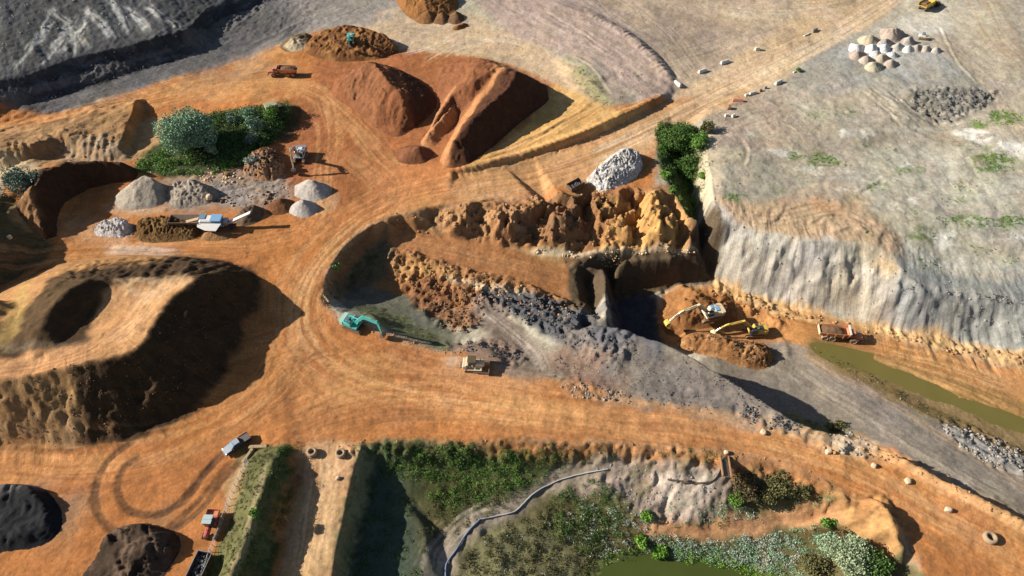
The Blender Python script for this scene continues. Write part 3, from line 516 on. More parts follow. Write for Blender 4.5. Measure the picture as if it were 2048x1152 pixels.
# ------------------------------------------------------------------ streaks, ruts and smears
SM = (.27, .105, .038); LT = (.47, .245, .10); LT2 = (.60, .45, .29)
for k, (ln, c, wd, kk, ac, th) in enumerate([
    ([(-100, 290), (100, 240), (300, 185), (480, 150), (620, 130)], LT, 6, .6, .9, .05),
    ([(100, 250), (330, 200), (520, 170), (620, 180), (700, 240), (760, 310)], LT, 5, .7, 1.0, 0),
    ([(540, 160), (640, 185), (700, 240), (750, 300), (800, 350)], LT, 4, .7, 1.2, -.05),
    ([(640, 190), (660, 260), (650, 340), (640, 420), (600, 480)], LT, 5, .7, 1.0, 0),
    ([(640, 260), (700, 350), (690, 420), (620, 520), (600, 620), (620, 720)], SM, 6, .5, .8, .05),
    ([(700, 300), (780, 370), (740, 420), (660, 480), (600, 560), (600, 660), (650, 740), (760, 800)], LT, 8, .55, .7, 0),
    ([(1500, 170), (1400, 215), (1300, 260), (1180, 320), (1060, 360), (920, 375), (800, 400), (700, 450)], LT, 6, .7, .9, -.05),
    ([(1700, 60), (1580, 120), (1480, 170), (1380, 220), (1280, 270), (1180, 320)], LT2, 4, .8, 1.2, -.1),
    ([(1800, -10), (1700, 50), (1600, 110), (1500, 160)], (.60, .46, .31), 4, .8, 1.3, -.1),
    ([(1420, 195), (1300, 250), (1150, 315), (1000, 350)], (.28, .15, .07), 5, .6, 1.2, .08),
    ([(760, 440), (690, 500), (630, 580), (630, 660), (700, 720), (820, 770), (1000, 800), (1250, 840)], (.24, .10, .04), 5, .6, 1.1, .06),
    ([(740, 430), (650, 510), (600, 600), (610, 690), (700, 760), (860, 800), (1100, 830)], (.52, .31, .15), 3, .7, 1.3, -.02),
    ([(480, 850), (560, 780), (640, 720), (720, 720)], (.22, .10, .04), 4, .6, 1.2, .04),
    ([(640, 860), (760, 830), (900, 820)], (.22, .10, .04), 3, .6, 1.4, .04),
    ([(1100, 380), (1000, 385), (860, 400), (760, 430)], LT, 4, .5, 1.0, 0),
    ([(-80, 510), (150, 505), (350, 495), (520, 490), (600, 450)], LT, 5, .6, .9, 0),
    ([(-80, 540), (100, 515), (300, 503), (480, 505)], (.22, .10, .04), 3, .6, 1.3, .1),
    ([(200, 500), (300, 502), (360, 508)], (.55, .42, .32), 2.2, .7, 1.0, -.1),
    ([(0, 930), (120, 940), (260, 930), (400, 880), (520, 820), (640, 780)], SM, 6, .5, .7, .05),
    ([(0, 910), (150, 915), (330, 890), (480, 830), (560, 760), (580, 680)], LT, 6, .5, .8, 0),
    ([(560, 860), (700, 800), (900, 790), (1200, 830), (1500, 880), (1700, 940), (1900, 1040), (2100, 1160)], LT, 7, .6, .8, 0),
    ([(600, 870), (900, 850), (1200, 862), (1500, 895), (1700, 965), (1880, 1070)], (.30, .13, .05), 5, .55, 1.1, .08),
    ([(640, 760), (760, 720), (900, 745), (1060, 790), (1300, 835)], LT, 6, .5, .7, 0),
    ([(660, 620), (700, 670), (800, 710), (900, 740)], SM, 4, .55, 1.0, .02),
    ([(560, 500), (580, 600), (570, 700), (500, 800), (400, 870)], LT, 5, .5, .8, 0),
    ([(1500, 880), (1700, 935), (1880, 1030), (2060, 1120)], (.52, .30, .14), 3, .6, 1.4, -.05),
    ([(1620, 930), (1750, 990), (1850, 1080), (1930, 1180)], (.28, .13, .05), 5, .6, 1.6, .03),
    ([(640, 890), (645, 960), (630, 1050), (615, 1160)], (.56, .38, .22), 3.6, .8, 1.6, -.1),
    ([(625, 890), (615, 960), (600, 1050), (590, 1160)], (.30, .17, .09), 2.5, .6, 1.6, .05),
    ([(-50, 760), (60, 742), (150, 718), (220, 680), (280, 620)], (.28, .13, .055), 3, .7, 1.4, .0),
    ([(200, 690), (260, 650), (300, 600), (330, 570)], (.54, .33, .17), 4, .6, 1.2, -.05),
    ([(790, 470), (900, 498), (1020, 528), (1120, 560)], (.40, .21, .095), 2.4, .8, 1.4, 0),
    ([(960, 615), (1020, 660), (1070, 710), (1090, 760)], (.40, .33, .26), 2.2, .8, 1.8, -.05),
    ([(990, 650), (1050, 700), (1060, 750)], (.15, .115, .09), 2.5, .6, 1.8, .05),
    ([(1580, 700), (1700, 780), (1850, 880), (2048, 1000)], (.16, .145, .125), 4, .7, 1.0, .05),
    ([(1560, 720), (1700, 810), (1850, 905), (2048, 1020)], (.33, .28, .22), 3, .7, 1.2, 0),
    ([(1600, 705), (1760, 800), (1950, 915), (2100, 1000)], (.38, .25, .14), 1.6, .7, 1.6, 0),
    ([(1540, 625), (1680, 665), (1850, 720), (2048, 800)], (.30, .13, .045), 5, .6, .9, .0),
    ([(1700, 700), (1850, 760), (2048, 850)], (.46, .26, .11), 4, .6, 1.2, .0),
    ([(1760, 700), (1900, 735), (2048, 790)], (.54, .34, .16), 4, .7, 1.4, .0),
    ([(480, 120), (560, 80), (640, 40), (720, 0)], (.34, .31, .27), 6, .5, .8, .0),
    ([(100, 222), (260, 175), (400, 130), (520, 90)], (.16, .15, .15), 6, .6, .9, .02),
    ([(640, 50), (720, 20), (800, -20)], (.20, .185, .17), 6, .6, .8, .0),
    ([(700, 90), (800, 60), (880, 70)], (.24, .2, .17), 5, .5, .8, .05),
    ([(800, 110), (870, 90), (930, 60)], (.58, .48, .36), 2, .8, 1.6, 0),
    ([(850, 130), (920, 90), (1000, 80), (1060, 90)], (.56, .46, .34), 3, .6, 1.2, .0),
    ([(920, 60), (1040, 80), (1140, 140), (1230, 215)], (.30, .23, .16), 4, .5, 1.0, .08),
    ([(1010, 10), (1120, 50), (1220, 110), (1290, 180)], (.42, .33, .28), 6, .6, .9, .0),
    ([(1040, 0), (1160, 60), (1260, 130), (1320, 190)], (.24, .18, .15), 5, .5, 1.1, .1),
    ([(1150, -20), (1240, 40), (1330, 100), (1390, 170)], (.21, .17, .14), 4, .7, 1.2, -.02),
    ([(1230, -20), (1330, 60), (1400, 150)], (.44, .35, .26), 5, .6, 1.0, .0),
    ([(1300, 130), (1450, 90), (1600, 40), (1700, -10)], (.46, .36, .26), 6, .5, .9, .0),
    ([(1340, -20), (1500, 0), (1640, 10), (1720, -10)], (.26, .2, .14), 4, .6, 1.0, .0),
    ([(1440, 20), (1560, 30), (1680, 20)], (.50, .42, .32), 5, .6, .9, .0),
    ([(1430, 250), (1530, 215), (1600, 260), (1660, 340)], (.24, .185, .145), 4, .55, 1.0, .03),
    ([(1420, 300), (1480, 260), (1560, 230), (1680, 150)], (.44, .35, .26), 4, .5, 1.0, .03),
    ([(1540, 250), (1620, 300), (1680, 380), (1700, 430)], (.25, .2, .15), 4, .5, 1.1, .05),
    ([(1560, 190), (1680, 240), (1820, 250), (1960, 240)], (.44, .41, .34), 5, .5, .9, .03),
    ([(1600, 150), (1760, 110), (1880, 130), (2048, 240)], (.26, .24, .21), 6, .5, .9, .05),
    ([(1830, 60), (1930, 110), (2000, 180), (2060, 280)], (.42, .33, .23), 6, .6, .9, .0),
    ([(1880, 60), (1950, 120), (2020, 200)], (.25, .215, .18), 3, .6, 1.2, .05),
    ([(1960, -10), (2000, 80), (2060, 130)], (.30, .2, .125), 7, .6, .9, .0),
    ([(1480, 430), (1560, 440), (1680, 420), (1760, 460)], (.27, .18, .11), 4, .6, 1.2, .05),
    ([(1560, 350), (1700, 340), (1850, 380), (2048, 360)], (.46, .44, .38), 7, .45, .8, .03),
    ([(1640, 400), (1800, 420), (1950, 480), (2048, 500)], (.30, .27, .21), 6, .45, .9, .05),
    ([(1560, 420), (1640, 380), (1690, 380), (1740, 420)], (.50, .31, .17), 3, .5, 1.2, .0),
    ([(940, 330), (1050, 290), (1140, 240), (1200, 200)], (.32, .16, .06), 5, .6, 1.2, .03),
    ([(960, 325), (1080, 285), (1200, 240), (1300, 200)], (.60, .38, .17), 4, .6, 1.2, .0),
    ([(0, 270), (120, 250), (230, 215)], (.22, .12, .06), 6, .6, 1.0, .05),
    ([(420, 400), (500, 380), (580, 365)], (.34, .30, .27), 4, .6, 1.4, .0),
    ([(420, 390), (500, 372), (560, 362)], (.11, .10, .10), 2, .7, 1.6, .0),
    ([(620, 1160), (640, 1060), (655, 960), (665, 890)], (.58, .38, .21), 2.4, .7, 1.8, -.05),
    ([(850, 1160), (880, 1090), (930, 1040), (1010, 1000)], (.34, .29, .235), 3, .7, 1.4, .0),
    ([(860, 1150), (870, 1100), (905, 1060)], (.12, .10, .08), 1.4, .7, 1.6, .0),
]): track(ln, c, wd, kk, .035, ac, th, k)
rut([(475, 905), (430, 950), (385, 1010), (330, 1045), (270, 1050), (225, 1025), (213, 975), (235, 925), (285, 893)], (.085, .045, .024), 3.8, .75, 1.0, .12, 1)
rut([(455, 910), (410, 965), (360, 1020), (310, 1055)], (.10, .05, .026), 2.8, .6, .9, .1, 2)
for k, ln in enumerate([[(540, 800), (545, 750), (590, 725), (640, 740)], [(525, 810), (530, 745), (590, 710), (650, 730)], [(20, 960), (160, 970), (280, 940), (420, 870)], [(560, 850), (620, 830), (700, 790)],
    [(690, 640), (680, 690), (740, 740), (860, 770)], [(1820, 1060), (1880, 1110), (1930, 1160)], [(1240, 300), (1100, 350), (950, 370)], [(1880, 60), (1960, 130), (2020, 210)], [(1040, 740), (1080, 760), (1150, 770)], [(660, 850), (655, 900), (640, 1000)]]):
    rut(ln, (.25, .11, .045) if k not in (7,) else (.3, .26, .21), 2.6, .3, .5, .05, k+5)

# ------------------------------------------------------------------ relief
for k, (a, b, c, d) in enumerate([(20, 150, 120, 5), (70, 140, 150, 30), (110, 120, 190, 20), (140, 120, 130, 50), (180, 105, 90, 10), (230, 85, 160, 10), (260, 75, 200, -20), (300, 70, 240, 10), (330, 50, 290, 10), (350, 60, 330, 40)]): track([(a, b), ((a+c)/2+8, (b+d)/2), (c, d)], (.40, .39, .36), 1.8, .95, .10, .7, -.12, 90+k)
for k, ln in enumerate([[(-60, 200), (70, 150), (243, 108), (365, 74), (410, 30), (520, -10)], [(40, 180), (70, 200), (208, 158), (312, 124), (400, 96)], [(380, 70), (430, 40), (500, 10), (560, -20)]]): track(ln, (.035, .037, .042), 1.8, .8, .15, .5, -.2, 80+k, .7, 0, 1.0)
bump([(-150, -100), (520, -100), (400, 60), (240, 96), (60, 146), (-150, 190)], .2, .4, 4, 3, 3, 'ridged', -55, 5)
bump([(-150, -100), (520, -100), (400, 60), (240, 96), (60, 146), (-150, 190)], .6, .25, 3, 4, 3, 'fbm')
bump([(-100, 200), (60, 146), (240, 96), (400, 60), (520, -20), (560, -10), (420, 90), (310, 130), (140, 180), (-100, 235)], .7, .8, 4, 5, 1.5)
bump([(430, 10), (520, -30), (640, 10), (600, 60), (480, 80), (410, 90)], .4, .5, 4, 6, 2)
bump([(-100, 250), (265, 198), (250, 268), (262, 320), (-100, 345)], .35, .9, 4, 7, 2, 'fbm', 25, 2)
flute([(10, 300), (60, 292), (120, 275), (160, 285), (236, 296)], .5, .7, 5, 8)
bump([(-200, 370), (10, 385), (105, 490), (70, 530), (-200, 640)], .3, 1.2, 4, 9, 2)
bump([(330, 340), (500, 320), (590, 370), (520, 425), (330, 420)], .5, .45, 4, 10, 2)
# mesa sides
flute([(392, 556), (340, 610), (305, 660), (262, 706), (130, 738), (0, 762), (-120, 780)], .22, .5, 16, 11, 1)
flute([(-120, 715), (40, 620), (90, 570), (150, 542), (250, 532), (380, 530), (440, 549)], .30, .6, 8, 12)
bump([(60, 700), (75, 600), (140, 555), (210, 560), (130, 650), (110, 695)], .35, .4, 3, 13, 1, 'ridged', 35, 3)
bump([(0, 770), (300, 740), (380, 820), (240, 885), (0, 885)], .25, .7, 4, 14, 2.5)
bump([(150, 530), (480, 525), (470, 560), (220, 566)], .6, .6, 4, 15, 1.2)
bump([(200, 575), (380, 560), (300, 660), (200, 715), (0, 750), (100, 700)], .25, .25, 3, 16, 2)
# pit walls
bump([(745, 455), (960, 405), (1290, 380), (1372, 440), (1366, 505), (1150, 505), (1000, 490), (806, 455)], .13, 3.0, 5, 17, 1.5, 'fbm', 40, 1.2)
bump([(745, 455), (960, 405), (1290, 380), (1372, 440), (1366, 505), (1150, 505), (1000, 490), (806, 455)], .42, 1.3, 5, 18, 1.5, 'fbm')
bump([(745, 455), (960, 405), (1290, 380), (1372, 440), (1366, 505), (1150, 505), (1000, 490), (806, 455)], .9, .8, 3, 118, 1.5, 'ridged')
bump([(780, 500), (900, 530), (1110, 592), (1160, 640), (960, 615), (800, 580)], .9, .8, 3, 119, 1.2, 'ridged')
bump([(1160, 520), (1362, 520), (1400, 570), (1215, 590), (1160, 600)], .8, .5, 4, 120, 1)
bump([(1395, 445), (1600, 480), (1745, 495), (1830, 570), (2200, 620), (2200, 730), (1850, 668), (1640, 630), (1432, 560)], 1.0, .12, 3, 121, 1)
bump([(780, 500), (900, 530), (1110, 592), (1160, 640), (960, 615), (800, 580)], .35, 1.3, 4, 19, 1.2, 'ridged', 60, 1.6)
bump([(640, 560), (745, 455), (790, 500), (700, 600), (720, 640), (660, 615)], .5, .7, 4, 20, 1)
bump([(820, 560), (940, 580), (970, 620), (940, 665), (870, 650), (825, 610)], .35, 1.6, 4, 21, 1.5)
bump([(960, 590), (1100, 600), (1240, 665), (1250, 720), (1160, 710), (1040, 645)], .35, 1.5, 4, 22, 1.5, 'ridged')
bump([(900, 680), (1000, 680), (1060, 720), (1010, 735), (910, 712)], .5, 1.0, 4, 23, 1)
bump([(1130, 680), (1330, 700), (1600, 850), (1400, 826), (1150, 780)], .5, .3, 4, 24, 2)
bump([(1130, 755), (1240, 780), (1230, 805), (1140, 790)], .8, .6, 3, 25, 1)
bump([(1480, 800), (1600, 850), (1640, 872), (1540, 862), (1470, 835)], .5, .9, 4, 26, 1.2)
bump([(1590, 860), (1750, 890), (1730, 925), (1600, 880)], .45, .9, 4, 27, 1)
bump([(1700, 890), (1830, 945), (2048, 1060), (2048, 1030), (1830, 920), (1720, 878)], .5, .6, 4, 28, 1)
bump([(1150, 545), (1362, 530), (1400, 560), (1215, 590)], .25, .5, 3, 29, 1.5)
flute([(1160, 525), (1240, 520), (1362, 516), (1376, 505)], .35, .5, 8, 30)
flute([(1395, 450), (1480, 466), (1600, 500), (1745, 520), (1810, 560), (1900, 600), (2048, 630), (2160, 650)], .5, .45, 16, 31, -1, .3)
flute([(1395, 470), (1480, 486), (1600, 520), (1745, 540), (1810, 580), (1900, 615), (2048, 645), (2160, 665)], 1.1, .16, 14, 131)
bump([(1430, 565), (1640, 628), (1850, 668), (2160, 730), (2160, 770), (1850, 690), (1640, 648), (1440, 598)], .45, .8, 4, 33, .8)
bump([(1300, 580), (1430, 575), (1500, 600), (1580, 660), (1550, 735), (1400, 700), (1310, 660)], .16, 2.0, 4, 34, 2)
bump([(1880, 840), (1960, 858), (2100, 930), (2060, 960), (1930, 905)], .5, 1.0, 4, 35, 1)
bump([(1380, 440), (1480, 452), (1745, 490), (1800, 510), (1740, 430), (1560, 410)], .25, .35, 4, 36, 2, 'ridged', 60, 2)
bump([(1420, 240), (1600, 150), (2200, 80), (2200, 560), (1800, 510), (1600, 400), (1430, 380)], .2, .35, 5, 37, 4)
bump([(1740, 150), (1800, 160), (1870, 250), (1820, 265)], .3, .6, 3, 38, 2, 'ridged', -35, 4)
bump([(1822, 178), (1990, 178), (1970, 215), (1890, 250), (1838, 232)], .6, .9, 4, 39, 1)
bump([(900, -90), (1130, -60), (1350, 180), (1280, 205), (1100, 100)], .25, .4, 4, 40, 2, 'fbm', -50, 3)
flute([(1190, 30), (1250, 65), (1300, 105), (1336, 150)], .5, .4, 3, 41)
flute([(906, 346), (1000, 323), (1130, 286), (1240, 240), (1326, 196)], .6, .35, 2.2, 42)
bump([(1100, 180), (1240, 225), (1100, 290), (940, 335)], .15, .5, 3, 43, 2, 'fbm', 30, 3)
bump([(722, 892), (1060, 888), (1440, 908), (1690, 990), (1660, 1040), (1440, 960), (1180, 935), (760, 935)], .45, 1.3, 4, 44, 1.5, 'ridged')
bump([(1180, 940), (1460, 950), (1450, 1040), (1260, 1040)], .35, 1.0, 4, 45, 2, 'ridged', 70, 2)
bump([(870, 960), (1180, 960), (1200, 1200), (900, 1200)], .3, .6, 4, 46, 3)
bump([(1690, 990), (1790, 1000), (1810, 1100), (1700, 1100)], .4, 1.3, 5, 47, 1.5, 'fbm')
bump([(610, 890), (700, 890), (650, 1200), (550, 1200)], .4, .12, 3, 48, 1)
bump([(480, 905), (590, 895), (500, 1200), (380, 1200)], .5, .5, 4, 49, 1)
bump([(655, 1200), (722, 895), (750, 930), (700, 1200)], .5, .4, 3, 50, 1)
H += IN*(fbm(GX, GY, .07, 3, 60)*.35+fbm(GX, GY, .4, 3, 61)*.13+fbm(GX, GY, 1.1, 2, 62)*.06+.10*sstep(.15, .6, fbm(GX, GY, .9, 3, 64)))
crumble([(745, 455), (960, 405), (1290, 372), (1372, 430), (1372, 510), (1150, 505), (1000, 495), (806, 455)], 3.2, .11, 1)
crumble([(780, 500), (900, 526), (1110, 588), (1160, 650), (960, 625), (800, 590)], 2.0, .16, 2)
crumble([(1392, 442), (1480, 452), (1600, 478), (1745, 492), (1800, 548), (2048, 600), (2200, 620), (2200, 720), (1850, 664), (1640, 628), (1432, 560)], 1.1, .07, 3)
crumble([(0, 765), (260, 708), (392, 556), (510, 560), (480, 700), (390, 820), (240, 886), (0, 888), (-100, 888)], .8, .12, 4)
crumble([(722, 888), (1440, 905), (1690, 985), (1660, 1030), (1440, 960), (1180, 940), (760, 935)], 1.5, .2, 5)
# steeper ground weathers rougher
def slope_of(A):
    sy, sx = np.gradient(A, gy, gx); return np.hypot(sx, sy)
SLP = blur(slope_of(H0), 3)
H += IN*sstep(.35, 1.1, SLP)*(ridged(GX, GY, .45, 4, 63)*.28+fbm(GX, GY, .9, 3, 65)*.2)

def pad(px, py, r, z=None):                # trodden flat under a machine
    x, y, _ = W(px, py); z = grid_at(H, x, y) if z is None else z
    w = win([(x, y)], r*1.8); m = 1-sstep(r, r*1.7, np.hypot(GX[w]-x, GY[w]-y)); H[w] = H[w]*(1-m)+z*m
for p in ((567, 150, 6), (600, 318, 4), (425, 455, 8), (712, 655, 4), (950, 735, 4.5), (1415, 640, 5), (1500, 672, 5), (1680, 678, 7), (475, 888, 3.2), (425, 1052, 3), (1150, 376, 3), (402, 1135, 3), (1848, 14, 4)): pad(*p)

# colour variation of the soil itself
n1 = fbm(GX, GY, .05, 4, 70); n2 = fbm(GX, GY, .35, 4, 71); n3 = fbm(GX*1.0, GY*1.0, 1.3, 2, 72)
COL *= (1+.25*n1+.24*n2+.12*n3)[..., None]
for c_, sd_, th in (((.16, .075, .035), 81, .28), ((.50, .32, .18), 84, .36)):   # small darker clods and dry pale dust spots
    mm = sstep(th, th+.2, fbm(GX, GY, .22, 5, sd_, .65))*.35; lum = COL.mean(-1, keepdims=True)/.22; COL = COL*(1-mm[..., None])+np.array(c_)*lum*mm[..., None]
COL[..., 2] *= (1+.12*fbm(GX, GY, .09, 3, 73)); COL[..., 0] *= (1+.05*fbm(GX, GY, .12, 3, 74))
COL = np.clip(COL, .01, .85)

# grain of travelled and weathered ground
for ln, wd, k in (([(-160, 290), (100, 240), (300, 185), (480, 150), (640, 160), (720, 240), (800, 330)], 11, 1), ([(640, 140), (660, 260), (650, 340), (640, 420), (600, 480), (420, 500), (150, 508), (-100, 520)], 10, 1),
    ([(1860, -60), (1700, 60), (1580, 120), (1480, 170), (1380, 222), (1280, 272), (1150, 330), (1000, 368), (860, 395), (740, 430), (660, 490), (605, 570), (600, 650), (640, 720), (720, 770)], 12, 1),
    ([(560, 500), (580, 600), (570, 700), (500, 800), (400, 870), (250, 920), (0, 930), (-150, 935)], 12, 1), ([(480, 870), (700, 800), (900, 790), (1200, 830), (1500, 880), (1700, 940), (1900, 1040), (2100, 1160), (2200, 1210)], 13, 1),
    ([(640, 860), (645, 960), (630, 1050), (612, 1230)], 5, 1), ([(790, 470), (900, 498), (1020, 528), (1150, 566)], 4, 1), ([(950, 612), (1020, 660), (1070, 710), (1090, 770)], 5, 1), ([(1440, 690), (1600, 712), (1750, 805), (1900, 890), (2100, 1000)], 12, 1), ([(1480, 600), (1640, 660), (1850, 718), (2060, 800)], 9, 1),
    ([(-150, 775), (60, 742), (150, 718), (220, 680), (280, 620)], 8, .8), ([(900, -40), (1120, 50), (1220, 110), (1300, 190)], 14, .7), ([(1150, -60), (1240, 40), (1330, 100), (1400, 175)], 7, 1), ([(1340, -20), (1500, 10), (1700, 0)], 12, .7), ([(1300, 120), (1450, 90), (1620, 30)], 8, .8),
    ([(-100, 240), (100, 215), (300, 160), (500, 90), (760, -20)], 9, .8), ([(1830, 40), (1930, 110), (2010, 200), (2060, 290)], 12, .8), ([(1430, 250), (1530, 225), (1620, 290), (1700, 400), (1780, 450)], 10, .7), ([(1560, 190), (1720, 240), (1900, 270), (2060, 260)], 10, .7), ([(1560, 370), (1750, 360), (1900, 400), (2080, 390)], 14, .7),
    ([(930, 335), (1050, 290), (1140, 240), (1210, 205)], 8, .8), ([(0, 280), (120, 255), (240, 215)], 10, .7), ([(760, 110), (870, 90), (960, 90), (1100, 140), (1220, 215)], 9, .8), ([(850, 1180), (880, 1090), (930, 1040), (1040, 1000), (1180, 945)], 4, .9), ([(1290, 1060), (1450, 1045), (1560, 1030), (1680, 1020)], 4, .9)):
    flow(ln, wd, k*.5, warp=.3)
flow([(1395, 470), (1480, 500), (1600, 545), (1745, 575), (1850, 620), (1950, 645), (2160, 680)], 16, 1, True, warp=.3)
flow([(-150, 60), (60, 110), (240, 60), (400, 10)], 40, .9, True, warp=.3)
flow([(0, 820), (150, 800), (300, 770), (420, 680), (440, 600)], 14, .8, True, warp=.4)
# ------------------------------------------------------------------ materials
MATS = {}
def N(nt, t, **kw):
    n = nt.nodes.new(t)
    for k, v in kw.items():
        if k in n.inputs.keys(): n.inputs[k].default_value = v
        else: setattr(n, k, v)
    return n
def soil_mat(name, bump=.35, scale=1.6, rough=.95, speck=.35, grain=False):
    m = bpy.data.materials.new(name); m.use_nodes = True; t = m.node_tree; b = t.nodes['Principled BSDF']; L = t.links.new
    b.inputs['Roughness'].default_value = rough; b.inputs['Specular IOR Level'].default_value = .12
    at = N(t, 'ShaderNodeAttribute', attribute_name='soil'); g = N(t, 'ShaderNodeNewGeometry')
    n1 = N(t, 'ShaderNodeTexNoise', Scale=scale, Detail=6.0, Roughness=.7); n2 = N(t, 'ShaderNodeTexNoise', Scale=scale*.22, Detail=5.0, Roughness=.6)
    n3 = N(t, 'ShaderNodeTexVoronoi', Scale=scale*1.3)
    for n in (n1, n2, n3): L(g.outputs['Position'], n.inputs['Vector'])
    r1 = N(t, 'ShaderNodeMapRange'); r1.inputs[1].default_value = .3; r1.inputs[2].default_value = .7; r1.inputs[3].default_value = 1-speck; r1.inputs[4].default_value = 1+speck
    r2 = N(t, 'ShaderNodeMapRange'); r2.inputs[1].default_value = .3; r2.inputs[2].default_value = .7; r2.inputs[3].default_value = .85; r2.inputs[4].default_value = 1.15
    L(n1.outputs[0], r1.inputs[0]); L(n2.outputs[0], r2.inputs[0])
    mu = N(t, 'ShaderNodeMath', operation='MULTIPLY'); L(r1.outputs[0], mu.inputs[0]); L(r2.outputs[0], mu.inputs[1])
    # scattered darker clods
    r3 = N(t, 'ShaderNodeMapRange'); r3.inputs[1].default_value = .05; r3.inputs[2].default_value = .16; r3.inputs[3].default_value = .72; r3.inputs[4].default_value = 1
    L(n3.outputs['Distance'], r3.inputs[0]); mu2 = N(t, 'ShaderNodeMath', operation='MULTIPLY'); L(mu.outputs[0], mu2.inputs[0]); L(r3.outputs[0], mu2.inputs[1])
    hb = n1.outputs[0]
    if grain:                                   # streaks laid along each lane by wheels and blades
        fa = N(t, 'ShaderNodeAttribute', attribute_name='flow'); sp = N(t, 'ShaderNodeSeparateXYZ'); L(fa.outputs['Vector'], sp.inputs[0]); tot = None
        for (fu, fv, amp) in ((.55, .025, .5), (1.9, .07, .5), (5.0, .25, .3)):
            a = N(t, 'ShaderNodeMath', operation='MULTIPLY'); a.inputs[1].default_value = fu; b2 = N(t, 'ShaderNodeMath', operation='MULTIPLY'); b2.inputs[1].default_value = fv; L(sp.outputs[0], a.inputs[0]); L(sp.outputs[1], b2.inputs[0])
            cx = N(t, 'ShaderNodeCombineXYZ'); L(a.outputs[0], cx.inputs[0]); L(b2.outputs[0], cx.inputs[1]); nn = N(t, 'ShaderNodeTexNoise', Scale=1.0, Detail=3.0, Roughness=.6); L(cx.outputs[0], nn.inputs['Vector'])
            q = N(t, 'ShaderNodeMath', operation='MULTIPLY_ADD'); L(nn.outputs[0], q.inputs[0]); q.inputs[1].default_value = amp*2; q.inputs[2].default_value = -amp
            if tot is None: tot = q.outputs[0]
            else: s_ = N(t, 'ShaderNodeMath', operation='ADD'); L(tot, s_.inputs[0]); L(q.outputs[0], s_.inputs[1]); tot = s_.outputs[0]
        g1 = N(t, 'ShaderNodeMath', operation='MULTIPLY'); L(tot, g1.inputs[0]); L(sp.outputs[2], g1.inputs[1]); g2 = N(t, 'ShaderNodeMath', operation='ADD'); L(g1.outputs[0], g2.inputs[0]); g2.inputs[1].default_value = 1.0
        m3 = N(t, 'ShaderNodeMath', operation='MULTIPLY'); L(mu2.outputs[0], m3.inputs[0]); L(g2.outputs[0], m3.inputs[1]); mu2 = m3
        ha = N(t, 'ShaderNodeMath', operation='MULTIPLY_ADD'); L(g1.outputs[0], ha.inputs[0]); ha.inputs[1].default_value = .6; L(n1.outputs[0], ha.inputs[2]); hb = ha.outputs[0]
    vm = N(t, 'ShaderNodeVectorMath', operation='SCALE'); L(at.outputs['Color'], vm.inputs[0]); L(mu2.outputs[0], vm.inputs['Scale']); L(vm.outputs[0], b.inputs['Base Color'])
    bp = N(t, 'ShaderNodeBump', Strength=bump, Distance=.35); L(hb, bp.inputs['Height']); L(bp.outputs[0], b.inputs['Normal'])
    MATS[name] = m; return m
SOIL = soil_mat('soil_ground', .4, 1.7, speck=.25, grain=True)
SOILF = soil_mat('soil_heap', .5, 2.2, speck=.3)
SOILR = soil_mat('rubble_heap', .9, 1.4, speck=.5)

def link_mesh(name, v, f, mat=None, cols=None, parent=None, smooth=False):
    me = bpy.data.meshes.new(name); v = np.asarray(v, np.float32)
    if isinstance(f, np.ndarray):
        k = f.shape[1]; me.vertices.add(len(v)); me.vertices.foreach_set('co', v.ravel()); me.loops.add(f.size); me.loops.foreach_set('vertex_index', f.ravel().astype(np.int32))
        me.polygons.add(len(f)); me.polygons.foreach_set('loop_start', np.arange(0, f.size, k, dtype=np.int32)); me.polygons.foreach_set('loop_total', np.full(len(f), k, np.int32))
        me.update(calc_edges=True)
    else: me.from_pydata([tuple(map(float, p)) for p in v], [], f); me.update()
    if smooth: me.polygons.foreach_set('use_smooth', np.ones(len(me.polygons), bool))
    if cols is not None:
        a = me.color_attributes.new('soil', 'FLOAT_COLOR', 'POINT'); c = np.ones((len(v), 4), np.float32); c[:, :3] = cols; a.data.foreach_set('color', c.ravel())
    if mat: me.materials.append(mat)
    o = bpy.data.objects.new(name, me); C.objects.link(o)
    if parent: o.parent = parent
    return o
def tag(o, label=None, cat=None, group=None, kind=None):
    if label: o['label'] = label
    if cat: o['category'] = cat
    if group: o['group'] = group
    if kind: o['kind'] = kind
    return o
def grid_mesh(name, xs, ys, Z, cols, keep=None, mat=None):
    ny, nx = Z.shape; XX, YY = np.meshgrid(xs, ys); v = np.stack([XX.ravel(), YY.ravel(), Z.ravel()], 1)
    idx = np.arange(nx*ny).reshape(ny, nx); f = np.stack([idx[:-1, :-1], idx[:-1, 1:], idx[1:, 1:], idx[1:, :-1]], -1)
    f = f[keep] if keep is not None else f.reshape(-1, 4)
    f = f.reshape(-1, 4)
    if keep is not None:
        u, inv = np.unique(f, return_inverse=True); v = v[u]; f = inv.reshape(-1, 4); cols = cols.reshape(-1, 3)[u]
    else: cols = cols.reshape(-1, 3)
    return link_mesh(name, v, f, mat, cols, smooth=True)
ground = grid_mesh('ground', gx, gy, H, COL, None, SOIL); ground['kind'] = 'structure'
_a = ground.data.attributes.new('flow', 'FLOAT_VECTOR', 'POINT'); _a.data.foreach_set('vector', FLOW.reshape(-1, 3).astype(np.float32).ravel())
